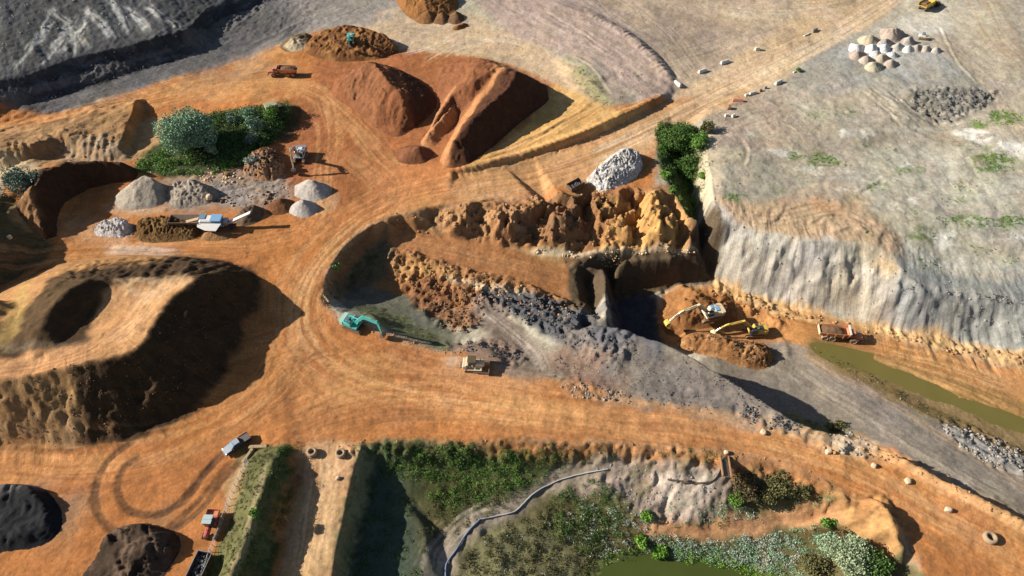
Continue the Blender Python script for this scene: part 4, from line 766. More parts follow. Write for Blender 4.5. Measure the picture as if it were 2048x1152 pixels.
# ------------------------------------------------------------------ heaps: each a mesh of its own standing on the ground
HEAPS = []
def heap(name, label, cat, base, crest, col, group=None, edges=None, noise=(.5, .35), rid=0, sm=3, mat=None, cell=.3, alt=None, seed=0, warp=.5, col2=None, kind=None):
    """base: outline (photo px, on the ground); crest: lists of (px, py, height over ground) joined by ridge lines"""
    B = smooth_line([W(*p)[:2] for p in base], 4, True)
    pts = [(x, y, 0.0) for x, y in B]; n = len(pts); ed = [(k, (k+1) % n) for k in range(n)]
    for ln in crest:
        i0 = len(pts)
        for (px, py, dz) in ln:
            z = 0
            for _ in range(4):
                x, y, _z = U(px, py, z); z = ground_at(x, y)+dz
            pts.append((x, y, dz))
        for k in range(len(ln)-1): ed.append((i0+k, i0+k+1))
    xs = np.arange(min(p[0] for p in B)-1.5, max(p[0] for p in B)+1.5, cell); ys = np.arange(min(p[1] for p in B)-1.5, max(p[1] for p in B)+1.5, cell)
    XX, YY = np.meshgrid(xs, ys)
    D = tin_raster(pts, ed, xs, ys, 0.0); D = np.where(poly_dist(B, XX, YY) > 0, D, 0); D = blur(D, sm)
    # frayed foot
    D = D+np.where(D > 0, .12*fbm(XX, YY, .8, 3, seed+5)*sstep(0, .6, D), 0)
    m = sstep(.05, 1.2, D); nn = ridged(XX+WXs(XX, YY), YY+WXs(YY, XX), noise[0], 3, seed) if rid else fbm(XX, YY, noise[0], 4, seed)
    D = D+m*(nn*noise[1]+.10*fbm(XX, YY, 1.4, 3, seed+9, .7)+.07*ridged(XX, YY, .9, 2, seed+11))
    G = sample(H, XX, YY); Z = G+D
    keepv = D > .03; keep = keepv[:-1, :-1] | keepv[:-1, 1:] | keepv[1:, 1:] | keepv[1:, :-1]
    Z = np.where(keepv, Z, G-.12)
    c = np.ones(XX.shape+(3,))*np.array(col)
    if col2 is not None:
        mm = sstep(-.1, .25, fbm(XX, YY, .22, 4, seed+20)); c = c*(1-mm[..., None])+np.array(col2)*mm[..., None]
    if alt:
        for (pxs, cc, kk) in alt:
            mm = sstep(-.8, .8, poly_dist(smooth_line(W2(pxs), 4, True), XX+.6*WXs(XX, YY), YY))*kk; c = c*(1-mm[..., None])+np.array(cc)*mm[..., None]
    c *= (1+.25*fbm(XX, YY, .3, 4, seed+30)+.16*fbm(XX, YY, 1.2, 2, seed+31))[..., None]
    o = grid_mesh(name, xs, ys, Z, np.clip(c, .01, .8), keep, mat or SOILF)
    tag(o, label, cat, group, kind); HEAPS.append((xs, ys, Z, keepv)); return o
def WXs(X, Y): return 1.2*perlin(X*.35, Y*.35, 77)
def sample(A, X, Y):
    i = np.clip(np.searchsorted(gx, X)-1, 0, len(gx)-2); j = np.clip(np.searchsorted(gy, Y)-1, 0, len(gy)-2)
    u = (X-gx[i])/(gx[i+1]-gx[i]); v = (Y-gy[j])/(gy[j+1]-gy[j])
    return (A[j, i]*(1-u)+A[j, i+1]*u)*(1-v)+(A[j+1, i]*(1-u)+A[j+1, i+1]*u)*v
def ground_at(x, y): return grid_at(H, x, y)
def top_at(x, y):
    z = ground_at(x, y)
    for xs, ys, Z, kv in HEAPS:
        if xs[0] < x < xs[-1] and ys[0] < y < ys[-1]:
            i = int((x-xs[0])/(xs[1]-xs[0])); j = int((y-ys[0])/(ys[1]-ys[0]))
            if kv[j, i]: z = max(z, float(Z[j, i]))
    return z
def P(px, py):                              # photo pixel -> point on ground or heap
    z = 34.0
    while z > -25:
        x, y, _ = U(px, py, z)
        if z <= top_at(x, y): return (x, y, top_at(x, y))
        z -= .2
    return W(px, py)

heap('soil_stockpile', 'large conical heap of red brown soil with a gullied south ridge and shade-coloured east side', 'soil heap',
     [(664, 186), (680, 150), (720, 138), (780, 135), (830, 155), (866, 185), (872, 215), (838, 248), (800, 272), (770, 268), (735, 240), (700, 215)],
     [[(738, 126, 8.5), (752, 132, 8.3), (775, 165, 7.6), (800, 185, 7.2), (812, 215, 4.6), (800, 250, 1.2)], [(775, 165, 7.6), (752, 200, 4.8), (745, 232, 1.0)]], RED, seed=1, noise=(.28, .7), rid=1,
     alt=[([(742, 126), (780, 140), (866, 185), (872, 215), (830, 255), (822, 220), (812, 190), (775, 160)], (.075, .032, .018), .9), ([(690, 180), (740, 130), (770, 180), (760, 250), (720, 230)], (.19, .085, .04), .6)])  # first patch paints shade onto the east side
heap('soil_stockpile', 'long red brown soil heap with a haul ramp on top and an east face coloured as shaded', 'soil heap',
     [(868, 145), (920, 125), (1000, 128), (1050, 150), (1100, 180), (1090, 205), (1040, 245), (975, 300), (925, 335), (895, 335), (880, 318), (905, 270), (915, 235), (890, 250), (860, 268), (868, 235), (880, 200)],
     [[(930, 122, 4.5), (960, 118, 7), (1000, 135, 8.0), (1035, 146, 8.6), (1015, 180, 8.2), (985, 205, 7.6), (945, 240, 6.6), (910, 280, 4.4), (892, 312, 1.6)],
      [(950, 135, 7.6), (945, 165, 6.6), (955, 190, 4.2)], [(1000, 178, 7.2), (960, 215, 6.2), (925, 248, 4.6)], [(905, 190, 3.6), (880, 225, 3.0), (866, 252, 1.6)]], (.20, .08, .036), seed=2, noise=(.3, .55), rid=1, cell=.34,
     alt=[([(1000, 140), (1045, 150), (1000, 210), (940, 265), (900, 330), (880, 325), (920, 250), (980, 200)], (.40, .19, .08), .85), ([(1020, 180), (1110, 170), (1090, 220), (950, 330), (900, 335), (930, 280)], (.06, .026, .015), .9), ([(920, 190), (870, 250), (850, 280), (870, 230)], (.42, .22, .10), .6)])  # second patch darkens the east face as shade
heap('soil_heap', 'small dark red brown cone of soil at the south tip of the big stockpiles', 'soil heap',
     [(782, 310), (800, 296), (830, 290), (860, 298), (866, 310), (850, 325), (820, 328), (795, 322)], [[(836, 293, 3.0), (828, 298, 2.6)]], (.17, .07, .035), seed=3, noise=(.5, .3))
heap('soil_bank', 'low red brown soil bank beside the dark gully between the two stockpiles', 'soil heap',
     [(842, 288), (858, 262), (895, 225), (905, 205), (930, 190), (925, 225), (895, 262), (868, 292)], [[(855, 270, 1.6), (890, 228, 2.6), (918, 196, 2.4)]], (.36, .17, .075), seed=31, noise=(.5, .4), rid=1)
heap('soil_heap', 'dark brown ridged soil heap under the small turquoise digger at the top', 'soil heap',
     [(610, 105), (618, 80), (650, 66), (700, 58), (750, 66), (785, 85), (795, 102), (770, 115), (715, 122), (660, 122)],
     [[(650, 62, 3.0), (690, 52, 4.2), (730, 60, 3.9), (768, 70, 3.6), (788, 92, 1.6)], [(690, 75, 3.4), (720, 82, 3.2)]], (.15, .065, .025), seed=4, noise=(.45, .8), rid=1, col2=(.27, .13, .045))
heap('soil_heap', 'small dark ochre heap with a pale patch left of the turquoise digger heap', 'soil heap',
     [(560, 92), (580, 74), (615, 66), (625, 85), (600, 102), (575, 104)], [[(585, 76, 1.8), (612, 68, 1.6)]], (.12, .08, .045), seed=5, noise=(.5, .5), rid=1, alt=[([(570, 95), (600, 85), (620, 95), (590, 106)], (.50, .40, .26), .9)])
BT = 'tipped brown soil loads at the top edge'
heap('soil_heap', 'tall ochre brown soil mound cut by the top edge of the photo', 'soil heap', [(795, -20), (870, -40), (915, 0), (905, 28), (860, 40), (825, 38), (800, 15)], [[(830, -30, 5), (880, -22, 4.5)], [(850, 5, 3.2)]], (.22, .10, .035), BT, seed=6, noise=(.4, .7), rid=1)
heap('soil_heap', 'leftmost of the three small tipped soil mounds at the top', 'soil heap', [(828, 38), (838, 26), (860, 22), (872, 34), (866, 46), (842, 48)], [[(856, 20, 2.6)]], (.20, .10, .04), BT, seed=7, noise=(.6, .2))
heap('soil_heap', 'middle of the three small tipped soil mounds at the top', 'soil heap', [(866, 42), (872, 30), (890, 26), (900, 36), (892, 48), (874, 50)], [[(884, 24, 2.2)]], (.16, .085, .04), BT, seed=8, noise=(.6, .2))
heap('soil_heap', 'rightmost of the three small tipped soil mounds at the top', 'soil heap', [(892, 44), (898, 30), (914, 24), (928, 34), (922, 46), (904, 50)], [[(912, 22, 2.2)]], (.15, .085, .045), BT, seed=9, noise=(.6, .2))
heap('soil_heap', 'tiny row of reddish brown clods alone on the grey flat at the top', 'soil heap', [(905, 60), (912, 52), (930, 46), (936, 52), (920, 60)], [[(914, 52, .9), (928, 47, .8)]], (.18, .08, .03), seed=10, noise=(.9, .4), rid=1)
# grey gravel cones
GC = (.36, .32, .27)
heap('gravel_heap', 'big pale grey gravel cone with a seam down its face west of the rubble yard', 'gravel heap', [(228, 412), (236, 388), (262, 372), (300, 362), (330, 375), (335, 398), (315, 412), (290, 418), (255, 420)],
     [[(268, 362, 4.0), (290, 350, 4.8), (306, 356, 4.4)], [(272, 380, 2.8), (270, 412, .6)]], (.34, .29, .23), seed=11, noise=(.4, .25), cell=.25)
heap('gravel_heap', 'coarse lumpy grey brown rubble heap between the gravel cone and the dark boulders', 'rubble heap', [(322, 412), (335, 388), (352, 370), (390, 362), (430, 380), (435, 400), (400, 412), (350, 418)],
     [[(350, 366, 2.2), (380, 362, 3.0), (405, 372, 2.4)]], (.30, .25, .20), seed=12, noise=(.8, .7), rid=1, mat=SOILR, cell=.25, col2=(.22, .19, .16))
heap('gravel_heap', 'upper pale grey gravel cone near the white digger', 'gravel heap', [(578, 384), (590, 370), (615, 364), (645, 366), (668, 380), (655, 394), (630, 402), (605, 398)], [[(617, 358, 3.2), (626, 361, 3.3)]], (.36, .32, .28), seed=13, noise=(.5, .15), cell=.22)
heap('gravel_heap', 'lower small pale grey gravel cone beside a brown heap', 'gravel heap', [(577, 424), (584, 408), (605, 400), (628, 404), (636, 416), (625, 432), (600, 435)], [[(604, 399, 2.8)]], (.38, .34, .31), seed=14, noise=(.5, .12), cell=.22)
heap('soil_heap', 'smooth dark brown soil cone left of the lower gravel cone', 'soil heap', [(530, 415), (545, 402), (575, 398), (590, 405), (578, 424), (552, 430), (535, 425)], [[(560, 396, 2.2)]], (.16, .07, .032), seed=15, noise=(.5, .15), cell=.25)
heap('rubble_heap', 'white and bluish crushed stone heap at the west end of the yard', 'rubble heap', [(188, 464), (200, 450), (225, 446), (255, 446), (264, 460), (255, 474), (225, 474), (198, 472)], [[(205, 446, 1.8), (235, 438, 2.8), (252, 443, 2.4)]], (.50, .46, .44), seed=16, noise=(1.1, .9), rid=1, mat=SOILR, cell=.2, col2=(.62, .58, .58), sm=2)
heap('soil_heap', 'rough dark brown topsoil heap under the screener hopper', 'soil heap', [(268, 470), (275, 450), (310, 442), (360, 446), (395, 455), (402, 472), (375, 482), (320, 486), (285, 484)], [[(285, 440, 2.0), (330, 434, 2.6), (385, 448, 1.8)]], (.13, .07, .026), seed=17, noise=(.9, .9), rid=1, mat=SOILR, cell=.22, col2=(.20, .12, .045), sm=2)
heap('soil_heap', 'brown screened soil heap under the discharge conveyor', 'soil heap', [(455, 455), (475, 428), (500, 412), (525, 418), (522, 440), (495, 452)], [[(488, 418, 2.2), (508, 412, 2.0)]], (.14, .09, .055), seed=18, noise=(.9, .5), rid=1, cell=.25)
heap('soil_heap', 'low brown spill heap south of the screener', 'soil heap', [(395, 480), (402, 468), (425, 462), (460, 466), (470, 474), (440, 482)], [[(415, 464, 1.0), (450, 466, .9)]], (.26, .14, .065), seed=19, noise=(.9, .4), rid=1, cell=.25)
heap('rock_heap', 'heap of orange and grey broken rock east of the bushes', 'rock heap', [(485, 345), (495, 318), (525, 300), (555, 305), (570, 330), (560, 358), (530, 362), (500, 355)], [[(505, 312, 2.6), (530, 305, 3.2), (550, 325, 2.6)], [(520, 335, 2.2)]], (.30, .16, .085), seed=20, noise=(.7, 1.5), rid=1, mat=SOILR, cell=.22, col2=(.22, .15, .11), sm=1)
heap('soil_bank', 'curved brown soil bank with a shade-coloured inner side around the western yard', 'soil bank', [(40, 425), (42, 388), (65, 350), (110, 338), (180, 330), (250, 330), (272, 345), (265, 360), (215, 368), (170, 380), (128, 405), (112, 440), (112, 480), (92, 482), (70, 460)],
     [[(66, 420, 2.6), (62, 380, 5.0), (88, 344, 6.2), (135, 326, 6.2), (190, 324, 5.4), (245, 328, 3.8), (262, 340, 1.8)], [(62, 380, 5), (85, 455, 1.6)]], (.06, .03, .016), seed=21, noise=(.35, .7), rid=1, alt=[([(45, 420), (60, 350), (85, 345), (85, 400), (90, 480), (60, 455)], (.30, .16, .07), .8)])  # base colour carries the inner side's shade; the patch lightens the sunlit west side
heap('rubble_heap', 'large heap of light grey crushed concrete beside the open skip', 'rubble heap', [(1165, 375), (1185, 345), (1215, 318), (1245, 300), (1272, 302), (1285, 330), (1268, 358), (1230, 378), (1190, 386)],
     [[(1190, 345, 1.6), (1225, 318, 2.6), (1252, 300, 3.4), (1272, 305, 3.0), (1270, 335, 1.6)], [(1225, 350, 1.8)]], (.42, .39, .36), seed=22, noise=(.7, 1.0), rid=1, mat=SOILR, cell=.22, sm=1, col2=(.55, .53, .51))
heap('soil_mound', 'orange brown excavated mound under the cream digger in the pit', 'soil heap', [(1322, 660), (1345, 620), (1375, 600), (1440, 585), (1490, 600), (1500, 625), (1450, 648), (1400, 660), (1350, 672)],
     [[(1348, 640, 1.6), (1390, 630, 1.4), (1440, 620, 1.4)], [(1360, 605, 1.6), (1395, 594, 2.2)]], (.19, .085, .032), seed=23, noise=(.45, 1.3), rid=1, col2=(.28, .13, .045))
heap('soil_mound', 'orange brown lumpy mound below the yellow digger in the pit', 'soil heap', [(1340, 690), (1380, 668), (1430, 664), (1500, 680), (1548, 690), (1546, 720), (1525, 738), (1480, 732), (1430, 712), (1380, 702)],
     [[(1380, 680, 1.6), (1450, 684, 2.8), (1510, 694, 3.4), (1535, 706, 2.4)]], (.25, .12, .048), seed=24, noise=(.6, .9), rid=1, mat=SOILR, col2=(.38, .2, .085))
heap('coal_heap', 'large jet black hollow heap at the left edge', 'coal heap', [(-40, 985), (40, 972), (90, 985), (122, 1025), (120, 1060), (85, 1090), (20, 1100), (-40, 1100)],
     [[(-30, 976, 2.0), (20, 968, 2.6), (55, 970, 2.6), (72, 990, 2.2), (95, 1015, 1.3)], [(20, 1010, .7), (60, 1040, .6), (0, 1060, .7)], [(-30, 1075, 1.2), (40, 1072, 1.4), (90, 1060, .9)]], (.018, .018, .020), seed=25, noise=(.4, .6), rid=1, alt=[([(-30, 960), (60, 950), (95, 975), (60, 990), (-30, 1000)], (.13, .115, .11), .8)])
heap('coal_heap', 'ribbed black brown heap left of the red tractor at the bottom', 'coal heap', [(190, 1110), (215, 1068), (260, 1050), (320, 1055), (358, 1080), (350, 1115), (310, 1170), (200, 1200), (140, 1190)],
     [[(225, 1066, 1.6), (280, 1052, 2.4), (325, 1068, 2.0), (338, 1095, 1.2)], [(250, 1095, .6), (230, 1130, .6)], [(290, 1090, 2.0), (270, 1130, 1.4)]], (.045, .03, .02), seed=26, noise=(.5, 1.4), rid=1, col2=(.10, .065, .045))
# tipped loads on the plateau
G5 = 'tipped loads clustered on the grey plateau'
for k, (cx, cy, r, h, c, t) in enumerate([
    (1739, 78, 19, 2.3, (.46, .34, .17), 'yellow sand load at the north west of the plateau cluster'),
    (1784, 66, 23, 3.0, (.40, .27, .18), 'tallest load with a pinkish brown top in the plateau cluster'),
    (1770, 84, 16, 2.0, (.33, .27, .22), 'grey brown load just below the tallest one of the cluster'),
    (1714, 94, 16, 1.7, (.56, .53, .48), 'white load at the west tip of the plateau cluster'),
    (1743, 95, 14, 1.9, (.64, .62, .58), 'bright white load right of the white western tip load'),
    (1768, 94, 14, 2.1, (.62, .60, .57), 'bright white load with grey flank at the heart of the cluster'),
    (1796, 92, 14, 2.0, (.40, .36, .30), 'smooth grey tan load right of the white central load'),
    (1818, 80, 14, 2.2, (.33, .28, .22), 'speckled brown grey load at the north east of the cluster'),
    (1817, 96, 13, 1.7, (.56, .54, .48), 'pale load below the speckled brown grey one'),
    (1834, 94, 13, 1.8, (.34, .26, .19), 'brown load with a dark east side near the cluster east end'),
    (1852, 96, 12, 1.5, (.42, .34, .25), 'tan load second from the cluster east end'),
    (1873, 99, 11, 1.3, (.44, .37, .28), 'stony small load at the east end of the cluster'),
    (1714, 108, 15, 1.7, (.38, .26, .18), 'pinkish brown load below the white western tip load'),
    (1732, 118, 13, 1.5, (.42, .31, .22), 'small pink tan load low in the cluster'),
    (1752, 106, 13, 1.6, (.46, .45, .40), 'light grey load in the lower middle of the cluster'),
    (1785, 108, 11, 1.4, (.50, .48, .44), 'grey white stony load with a dark hollow beside it'),
    (1764, 114, 14, 1.7, (.42, .33, .19), 'ochre load between the stony and the lowest sand load'),
    (1748, 130, 18, 1.9, (.44, .35, .19), 'lowest and widest yellow sand load of the cluster'),
    (1782, 125, 14, 1.7, (.42, .31, .20), 'tan load at the lower right of the cluster')]):
    r *= 1.2; h *= 1.2; rr = r*.92; ry = r*.62; a0 = k*1.3
    base = [(cx+rr*math.cos(a0+q*math.pi/4)*(1+.12*math.sin(q*2+k)), cy+ry*.15+ry*math.sin(a0+q*math.pi/4)) for q in range(8)]
    heap('tipped_load', t, 'tipped load', base, [[(cx-r*.3, cy-h*2.5, h*.9), (cx+r*.1, cy-h*3, h), (cx+r*.35, cy-h*2.6, h*.85)]], [q*.55+.5*sum(c)/3*.9 for q in c], G5, seed=200+k, noise=(.6, .35), rid=k % 3 == 1, cell=.25, mat=SOILR if k in (5, 7, 11, 15) else None, sm=3)
# ------------------------------------------------------------------ water
def water_mat(name, col, rough=.06, spec=.15):
    m = bpy.data.materials.new(name); m.use_nodes = True; t = m.node_tree; b = t.nodes['Principled BSDF']; L = t.links.new
    n = N(t, 'ShaderNodeTexNoise', Scale=.12, Detail=5.0); g = N(t, 'ShaderNodeNewGeometry'); L(g.outputs['Position'], n.inputs['Vector'])
    r = N(t, 'ShaderNodeMix', data_type='RGBA'); r.inputs[6].default_value = (*[c*.8 for c in col], 1); r.inputs[7].default_value = (*[c*1.25 for c in col], 1)
    L(n.outputs[0], r.inputs[0]); L(r.outputs[2], b.inputs['Base Color']); b.inputs['Roughness'].default_value = rough; b.inputs['Specular IOR Level'].default_value = spec
    n2 = N(t, 'ShaderNodeTexNoise', Scale=2.5, Detail=2.0); L(g.outputs['Position'], n2.inputs['Vector']); bp = N(t, 'ShaderNodeBump', Strength=.05, Distance=.1)
    L(n2.outputs[0], bp.inputs['Height']); L(bp.outputs[0], b.inputs['Normal']); return m
def water(pxs, z, col, rough):
    pts = smooth_line([U(a, b, z)[:2] for a, b in pxs], 4, True); o = link_mesh('water', [(x, y, z) for x, y in pts], [list(range(len(pts)))], water_mat('water', col, rough)); o['kind'] = 'structure'; return o
water([(1120, 1260), (1150, 1120), (1200, 1090), (1300, 1080), (1420, 1092), (1520, 1110), (1600, 1180), (1600, 1260)], -10.45, (.05, .065, .015), .35)
water([(1630, 684), (1740, 706), (1880, 752), (2050, 812), (2200, 870), (2200, 960), (2050, 905), (1940, 858), (1820, 806), (1700, 744), (1630, 706)], -12.35, (.13, .11, .032), .25)

# ------------------------------------------------------------------ leaves
def leaf_mat(name, dark, light, rough=.6):
    m = bpy.data.materials.new(name); m.use_nodes = True; t = m.node_tree; b = t.nodes['Principled BSDF']; L = t.links.new
    g = N(t, 'ShaderNodeNewGeometry'); n = N(t, 'ShaderNodeTexNoise', Scale=.8, Detail=3.0); L(g.outputs['Position'], n.inputs['Vector'])
    a = N(t, 'ShaderNodeMath', operation='ADD'); L(g.outputs['Random Per Island'], a.inputs[0]); L(n.outputs[0], a.inputs[1])
    r = N(t, 'ShaderNodeMapRange'); r.inputs[1].default_value = .35; r.inputs[2].default_value = 1.3; L(a.outputs[0], r.inputs[0])
    mx = N(t, 'ShaderNodeMix', data_type='RGBA'); mx.inputs[6].default_value = (*dark, 1); mx.inputs[7].default_value = (*light, 1)
    L(r.outputs[0], mx.inputs[0]); L(mx.outputs[2], b.inputs['Base Color']); b.inputs['Roughness'].default_value = rough; b.inputs['Specular IOR Level'].default_value = .2
    return m
LM = {'dark': leaf_mat('leaf_dark', (.028, .06, .014), (.09, .17, .035)), 'green': leaf_mat('leaf_green', (.05, .12, .018), (.16, .30, .055)),
      'sage': leaf_mat('leaf_sage', (.09, .17, .095), (.28, .42, .27)), 'pale': leaf_mat('leaf_pale', (.12, .17, .08), (.36, .42, .26)),
      'olive': leaf_mat('leaf_olive', (.05, .05, .018), (.15, .14, .055)), 'brown': leaf_mat('leaf_brown', (.04, .035, .016), (.13, .095, .045)),
      'white': leaf_mat('leaf_white', (.18, .22, .16), (.48, .53, .45)), 'lime': leaf_mat('leaf_lime', (.07, .16, .018), (.20, .38, .05)), 'blue': leaf_mat('leaf_blue', (.06, .10, .075), (.20, .27, .20))}
def bark():
    m = bpy.data.materials.new('bark'); m.use_nodes = True; b = m.node_tree.nodes['Principled BSDF']; n = N(m.node_tree, 'ShaderNodeTexNoise', Scale=8.0); cr = N(m.node_tree, 'ShaderNodeMix', data_type='RGBA')
    cr.inputs[6].default_value = (.05, .035, .022, 1); cr.inputs[7].default_value = (.13, .10, .07, 1); m.node_tree.links.new(n.outputs[0], cr.inputs[0]); m.node_tree.links.new(cr.outputs[2], b.inputs['Base Color']); b.inputs['Roughness'].default_value = .9; return m
BARK = bark()
def leaves(centers, size, rng, squash=.75):
    """one small bent leaf tuft (two triangles) per centre, at any tilt"""
    n = len(centers); c = np.asarray(centers); s = size*rng.uniform(.6, 1.4, n)[:, None]
    a = rng.normal(size=(n, 3)); a /= np.linalg.norm(a, axis=1)[:, None]; b = rng.normal(size=(n, 3)); b = b-(a*b).sum(1)[:, None]*a; b /= np.linalg.norm(b, axis=1)[:, None]
    v = np.stack([c-a*s*.5, c+b*s*.32, c+a*s*.5, c-b*s*.32], 1).reshape(-1, 3); f = np.arange(4*n).reshape(n, 4); return v, f
def crown_pts(r, h, n, rng, lumps=9, flat=.8):
    """points on and in a set of lobes making up a crown of radius r and height h (base at z=0)"""
    L = []
    for k in range(lumps):
        t = rng.uniform(0, 2*np.pi); q = r*.62*np.sqrt(rng.uniform()); z = rng.uniform(.25, .8)*h; rr = r*rng.uniform(.34, .58); L.append((q*np.cos(t), q*np.sin(t), z*(1-.35*(q/r)**2), rr))
    o = []
    per = n//lumps
    for (x, y, z, rr) in L:
        d = rng.normal(size=(per, 3)); d /= np.linalg.norm(d, axis=1)[:, None]; rad = rr*(1-.38*rng.uniform(size=per)**2)*(1+.18*np.sin(d[:, 0]*7+x)*np.cos(d[:, 1]*6+y)); p = d*rad[:, None]*np.array([1, 1, flat])+np.array([x, y, z]); o.append(p)
    o = np.concatenate(o); return o[o[:, 2] > 0.02]
def trunk_mesh(name, h, r, rng, parent, crown_r):
    v, f = [], []
    def tube(p0, p1, r0, r1):
        d = (Vector(p1)-Vector(p0)).normalized(); u = d.orthogonal().normalized(); w = d.cross(u); i = len(v)
        for p, rr in ((p0, r0), (p1, r1)):
            for k in range(7): a = k*2*math.pi/7; q = Vector(p)+u*math.cos(a)*rr+w*math.sin(a)*rr; v.append(tuple(q))
        for k in range(7): f.append((i+k, i+(k+1) % 7, i+7+(k+1) % 7, i+7+k))
    p = (0, 0, -.3); q = (rng.uniform(-.1, .1)*h, rng.uniform(-.1, .1)*h, h*.45); tube(p, q, r, r*.7)
    for k in range(6):
        a = k*1.05+rng.uniform(); e = (q[0]+math.cos(a)*crown_r*.5, q[1]+math.sin(a)*crown_r*.5, h*rng.uniform(.65, .95)); tube(q, e, r*.5, r*.14)
    return link_mesh('trunk', v, f, BARK, parent=parent)
def tree(name, px, py, r, h, mat, label, cat='tree', n=2600, leaf=.42, group=None, seed=0, trunk=True, lumps=10, flat=.8):
    rng = np.random.default_rng(seed+1000); x, y, z = P(px, py); e = bpy.data.objects.new(name, None); e.location = (x, y, z); C.objects.link(e); tag(e, label, cat, group)
    th = h*.22 if trunk else 0
    p = crown_pts(r, h-th, n, rng, lumps, flat); p[:, 2] += th*.8; v, f = leaves(p, leaf, rng); link_mesh('crown', v, f, LM[mat], parent=e)
    if trunk: trunk_mesh('trunk', h, max(.12, r*.07), rng, e, r)
    return e
S = 0
def shrub(px, py, r, h, mat, label, group=None, n=None, leaf=.34, lumps=6, cat='shrub'):
    global S; S += 1; rng = np.random.default_rng(S); x, y, z = P(px, py); n = n or int(260*r*r+150)
    p = crown_pts(r, h, n, rng, lumps, .8); v, f = leaves(p, leaf, rng)
    v = v+np.array([0, 0, -.1]); o = link_mesh('shrub', v, f, LM[mat]); o.location = (x, y, z); tag(o, label, cat, group); return o
# the bushy bank in the middle west
tree('tree', 390, 296, 7.8, 10.5, 'sage', 'big round grey green tree on the bushy bank', n=20000, leaf=.46, seed=1, lumps=22)
tree('tree', 425, 312, 2.0, 3.4, 'pale', 'small pale grey tree at the foot of the big grey green tree', n=1400, seed=2, leaf=.4)
tree('tree', 512, 262, 2.6, 4.5, 'sage', 'bluish green tree near the east end of the bushy bank', n=1800, seed=3, leaf=.45)
tree('tree', 505, 288, 2.2, 3.4, 'blue', 'pale bluish bush tree low on the east half of the bushy bank', n=1400, seed=4, leaf=.4)
shrub(547, 232, 2.4, 3.0, 'green', 'bright green bush at the east tip of the bank beside the flat roof')
shrub(558, 250, 2.0, 2.0, 'dark', 'dark green bush just below the bright one at the east tip of the bank')
shrub(498, 236, 2.8, 2.6, 'sage', 'wide grey green bush at the top of the bank right of the tree')
shrub(470, 245, 2.6, 2.4, 'blue', 'dull bluish bush between the big tree and the wide grey green bush')
shrub(50, 372, 5.0, 4.2, 'blue', 'large dull bluish green bush beside the curved soil bank at the left', n=5200, leaf=.42, lumps=14)
shrub(500, 325, 1.9, 1.6, 'white', 'small whitish grey bush at the lower east corner of the bushy bank')
# the tree hollow
tree('tree', 1352, 300, 5.4, 8.5, 'dark', 'tall dark green tree filling the hollow by the plateau', n=10000, leaf=.42, seed=5, lumps=16)
tree('tree', 1394, 298, 3.2, 4.4, 'green', 'mid green tree on the plateau side of the hollow', n=2400, seed=6)
tree('tree', 1412, 262, 2.4, 2.6, 'olive', 'olive green bush tree at the top of the hollow near the white blocks', n=1500, seed=7)
tree('tree', 1378, 352, 4.2, 5.6, 'dark', 'dark green tree further down in the shaded hollow', n=3600, seed=8, leaf=.42)
shrub(1405, 358, 1.5, 1.6, 'lime', 'lone bright lime bush on the tan bank of the hollow')
shrub(1325, 300, 1.5, 1.6, 'green', 'bright green bush on the west rim of the hollow')
shrub(1328, 355, 1.5, 1.4, 'green', 'green bush on the orange slope west of the hollow')
shrub(1345, 385, 1.2, 1.0, 'green', 'small green bush above the orange spurs of the pit')
shrub(1388, 405, 1.9, 1.4, 'green', 'dark leafy bush low in the hollow above the pit shadow')
shrub(672, 537, 1.3, 1.3, 'green', 'lone small bright green bush on the west rim of the pit')
shrub(508, 1030, 1.0, 1.0, 'green', 'lone bright green bush on the crest of the grassy bund')
# bottom right trees
tree('tree', 1682, 1120, 4.2, 5.6, 'pale', 'pale silvery green tree at the bottom right below the orange mound', n=10000, leaf=.36, seed=9, lumps=18)
tree('tree', 1645, 1095, 2.4, 3.0, 'sage', 'grey green tree left of the pale silvery one', n=2200, seed=10, leaf=.34)
tree('tree', 1625, 1140, 3.0, 2.8, 'olive', 'olive brown bush tree at the bottom edge left of the silvery tree', n=2600, seed=11, leaf=.34)
tree('tree', 1735, 1140, 3.6, 4.0, 'dark', 'dark green tree in the shade right of the pale silvery one', n=3400, seed=12, leaf=.36)
tree('tree', 1690, 1075, 2.6, 2.4, 'brown', 'brownish bush tree above the pale silvery one', n=1900, seed=13, leaf=.34)
shrub(1560, 975, 2.8, 2.4, 'olive', 'wide olive bush at the upper right of the slope below the road')
shrub(1500, 980, 3.2, 2.6, 'brown', 'large brownish olive bush right of the dark culvert slot')
shrub(1530, 995, 3.0, 2.0, 'olive', 'olive bush below the large brownish one')
shrub(1602, 985, 2.2, 1.6, 'olive', 'small olive bush at the east end of the slope bushes')
shrub(1468, 1000, 1.8, 1.4, 'green', 'small green bush below the culvert slot')
shrub(1296, 1040, 1.6, 1.3, 'lime', 'bright green bush at the west end of the brown footpath')
shrub(1285, 1085, 1.9, 1.6, 'lime', 'bright green bush standing above the green pond at its west bay')
shrub(1318, 1105, 1.7, 1.4, 'lime', 'bright green bush on the point of the green pond shore')
shrub(1658, 1050, 1.6, 1.2, 'green', 'green bush beside the orange mound and the footpath end')
shrub(1670, 853, 2.0, 1.0, 'olive', 'low green bush on the pit rim above the pale rocks')

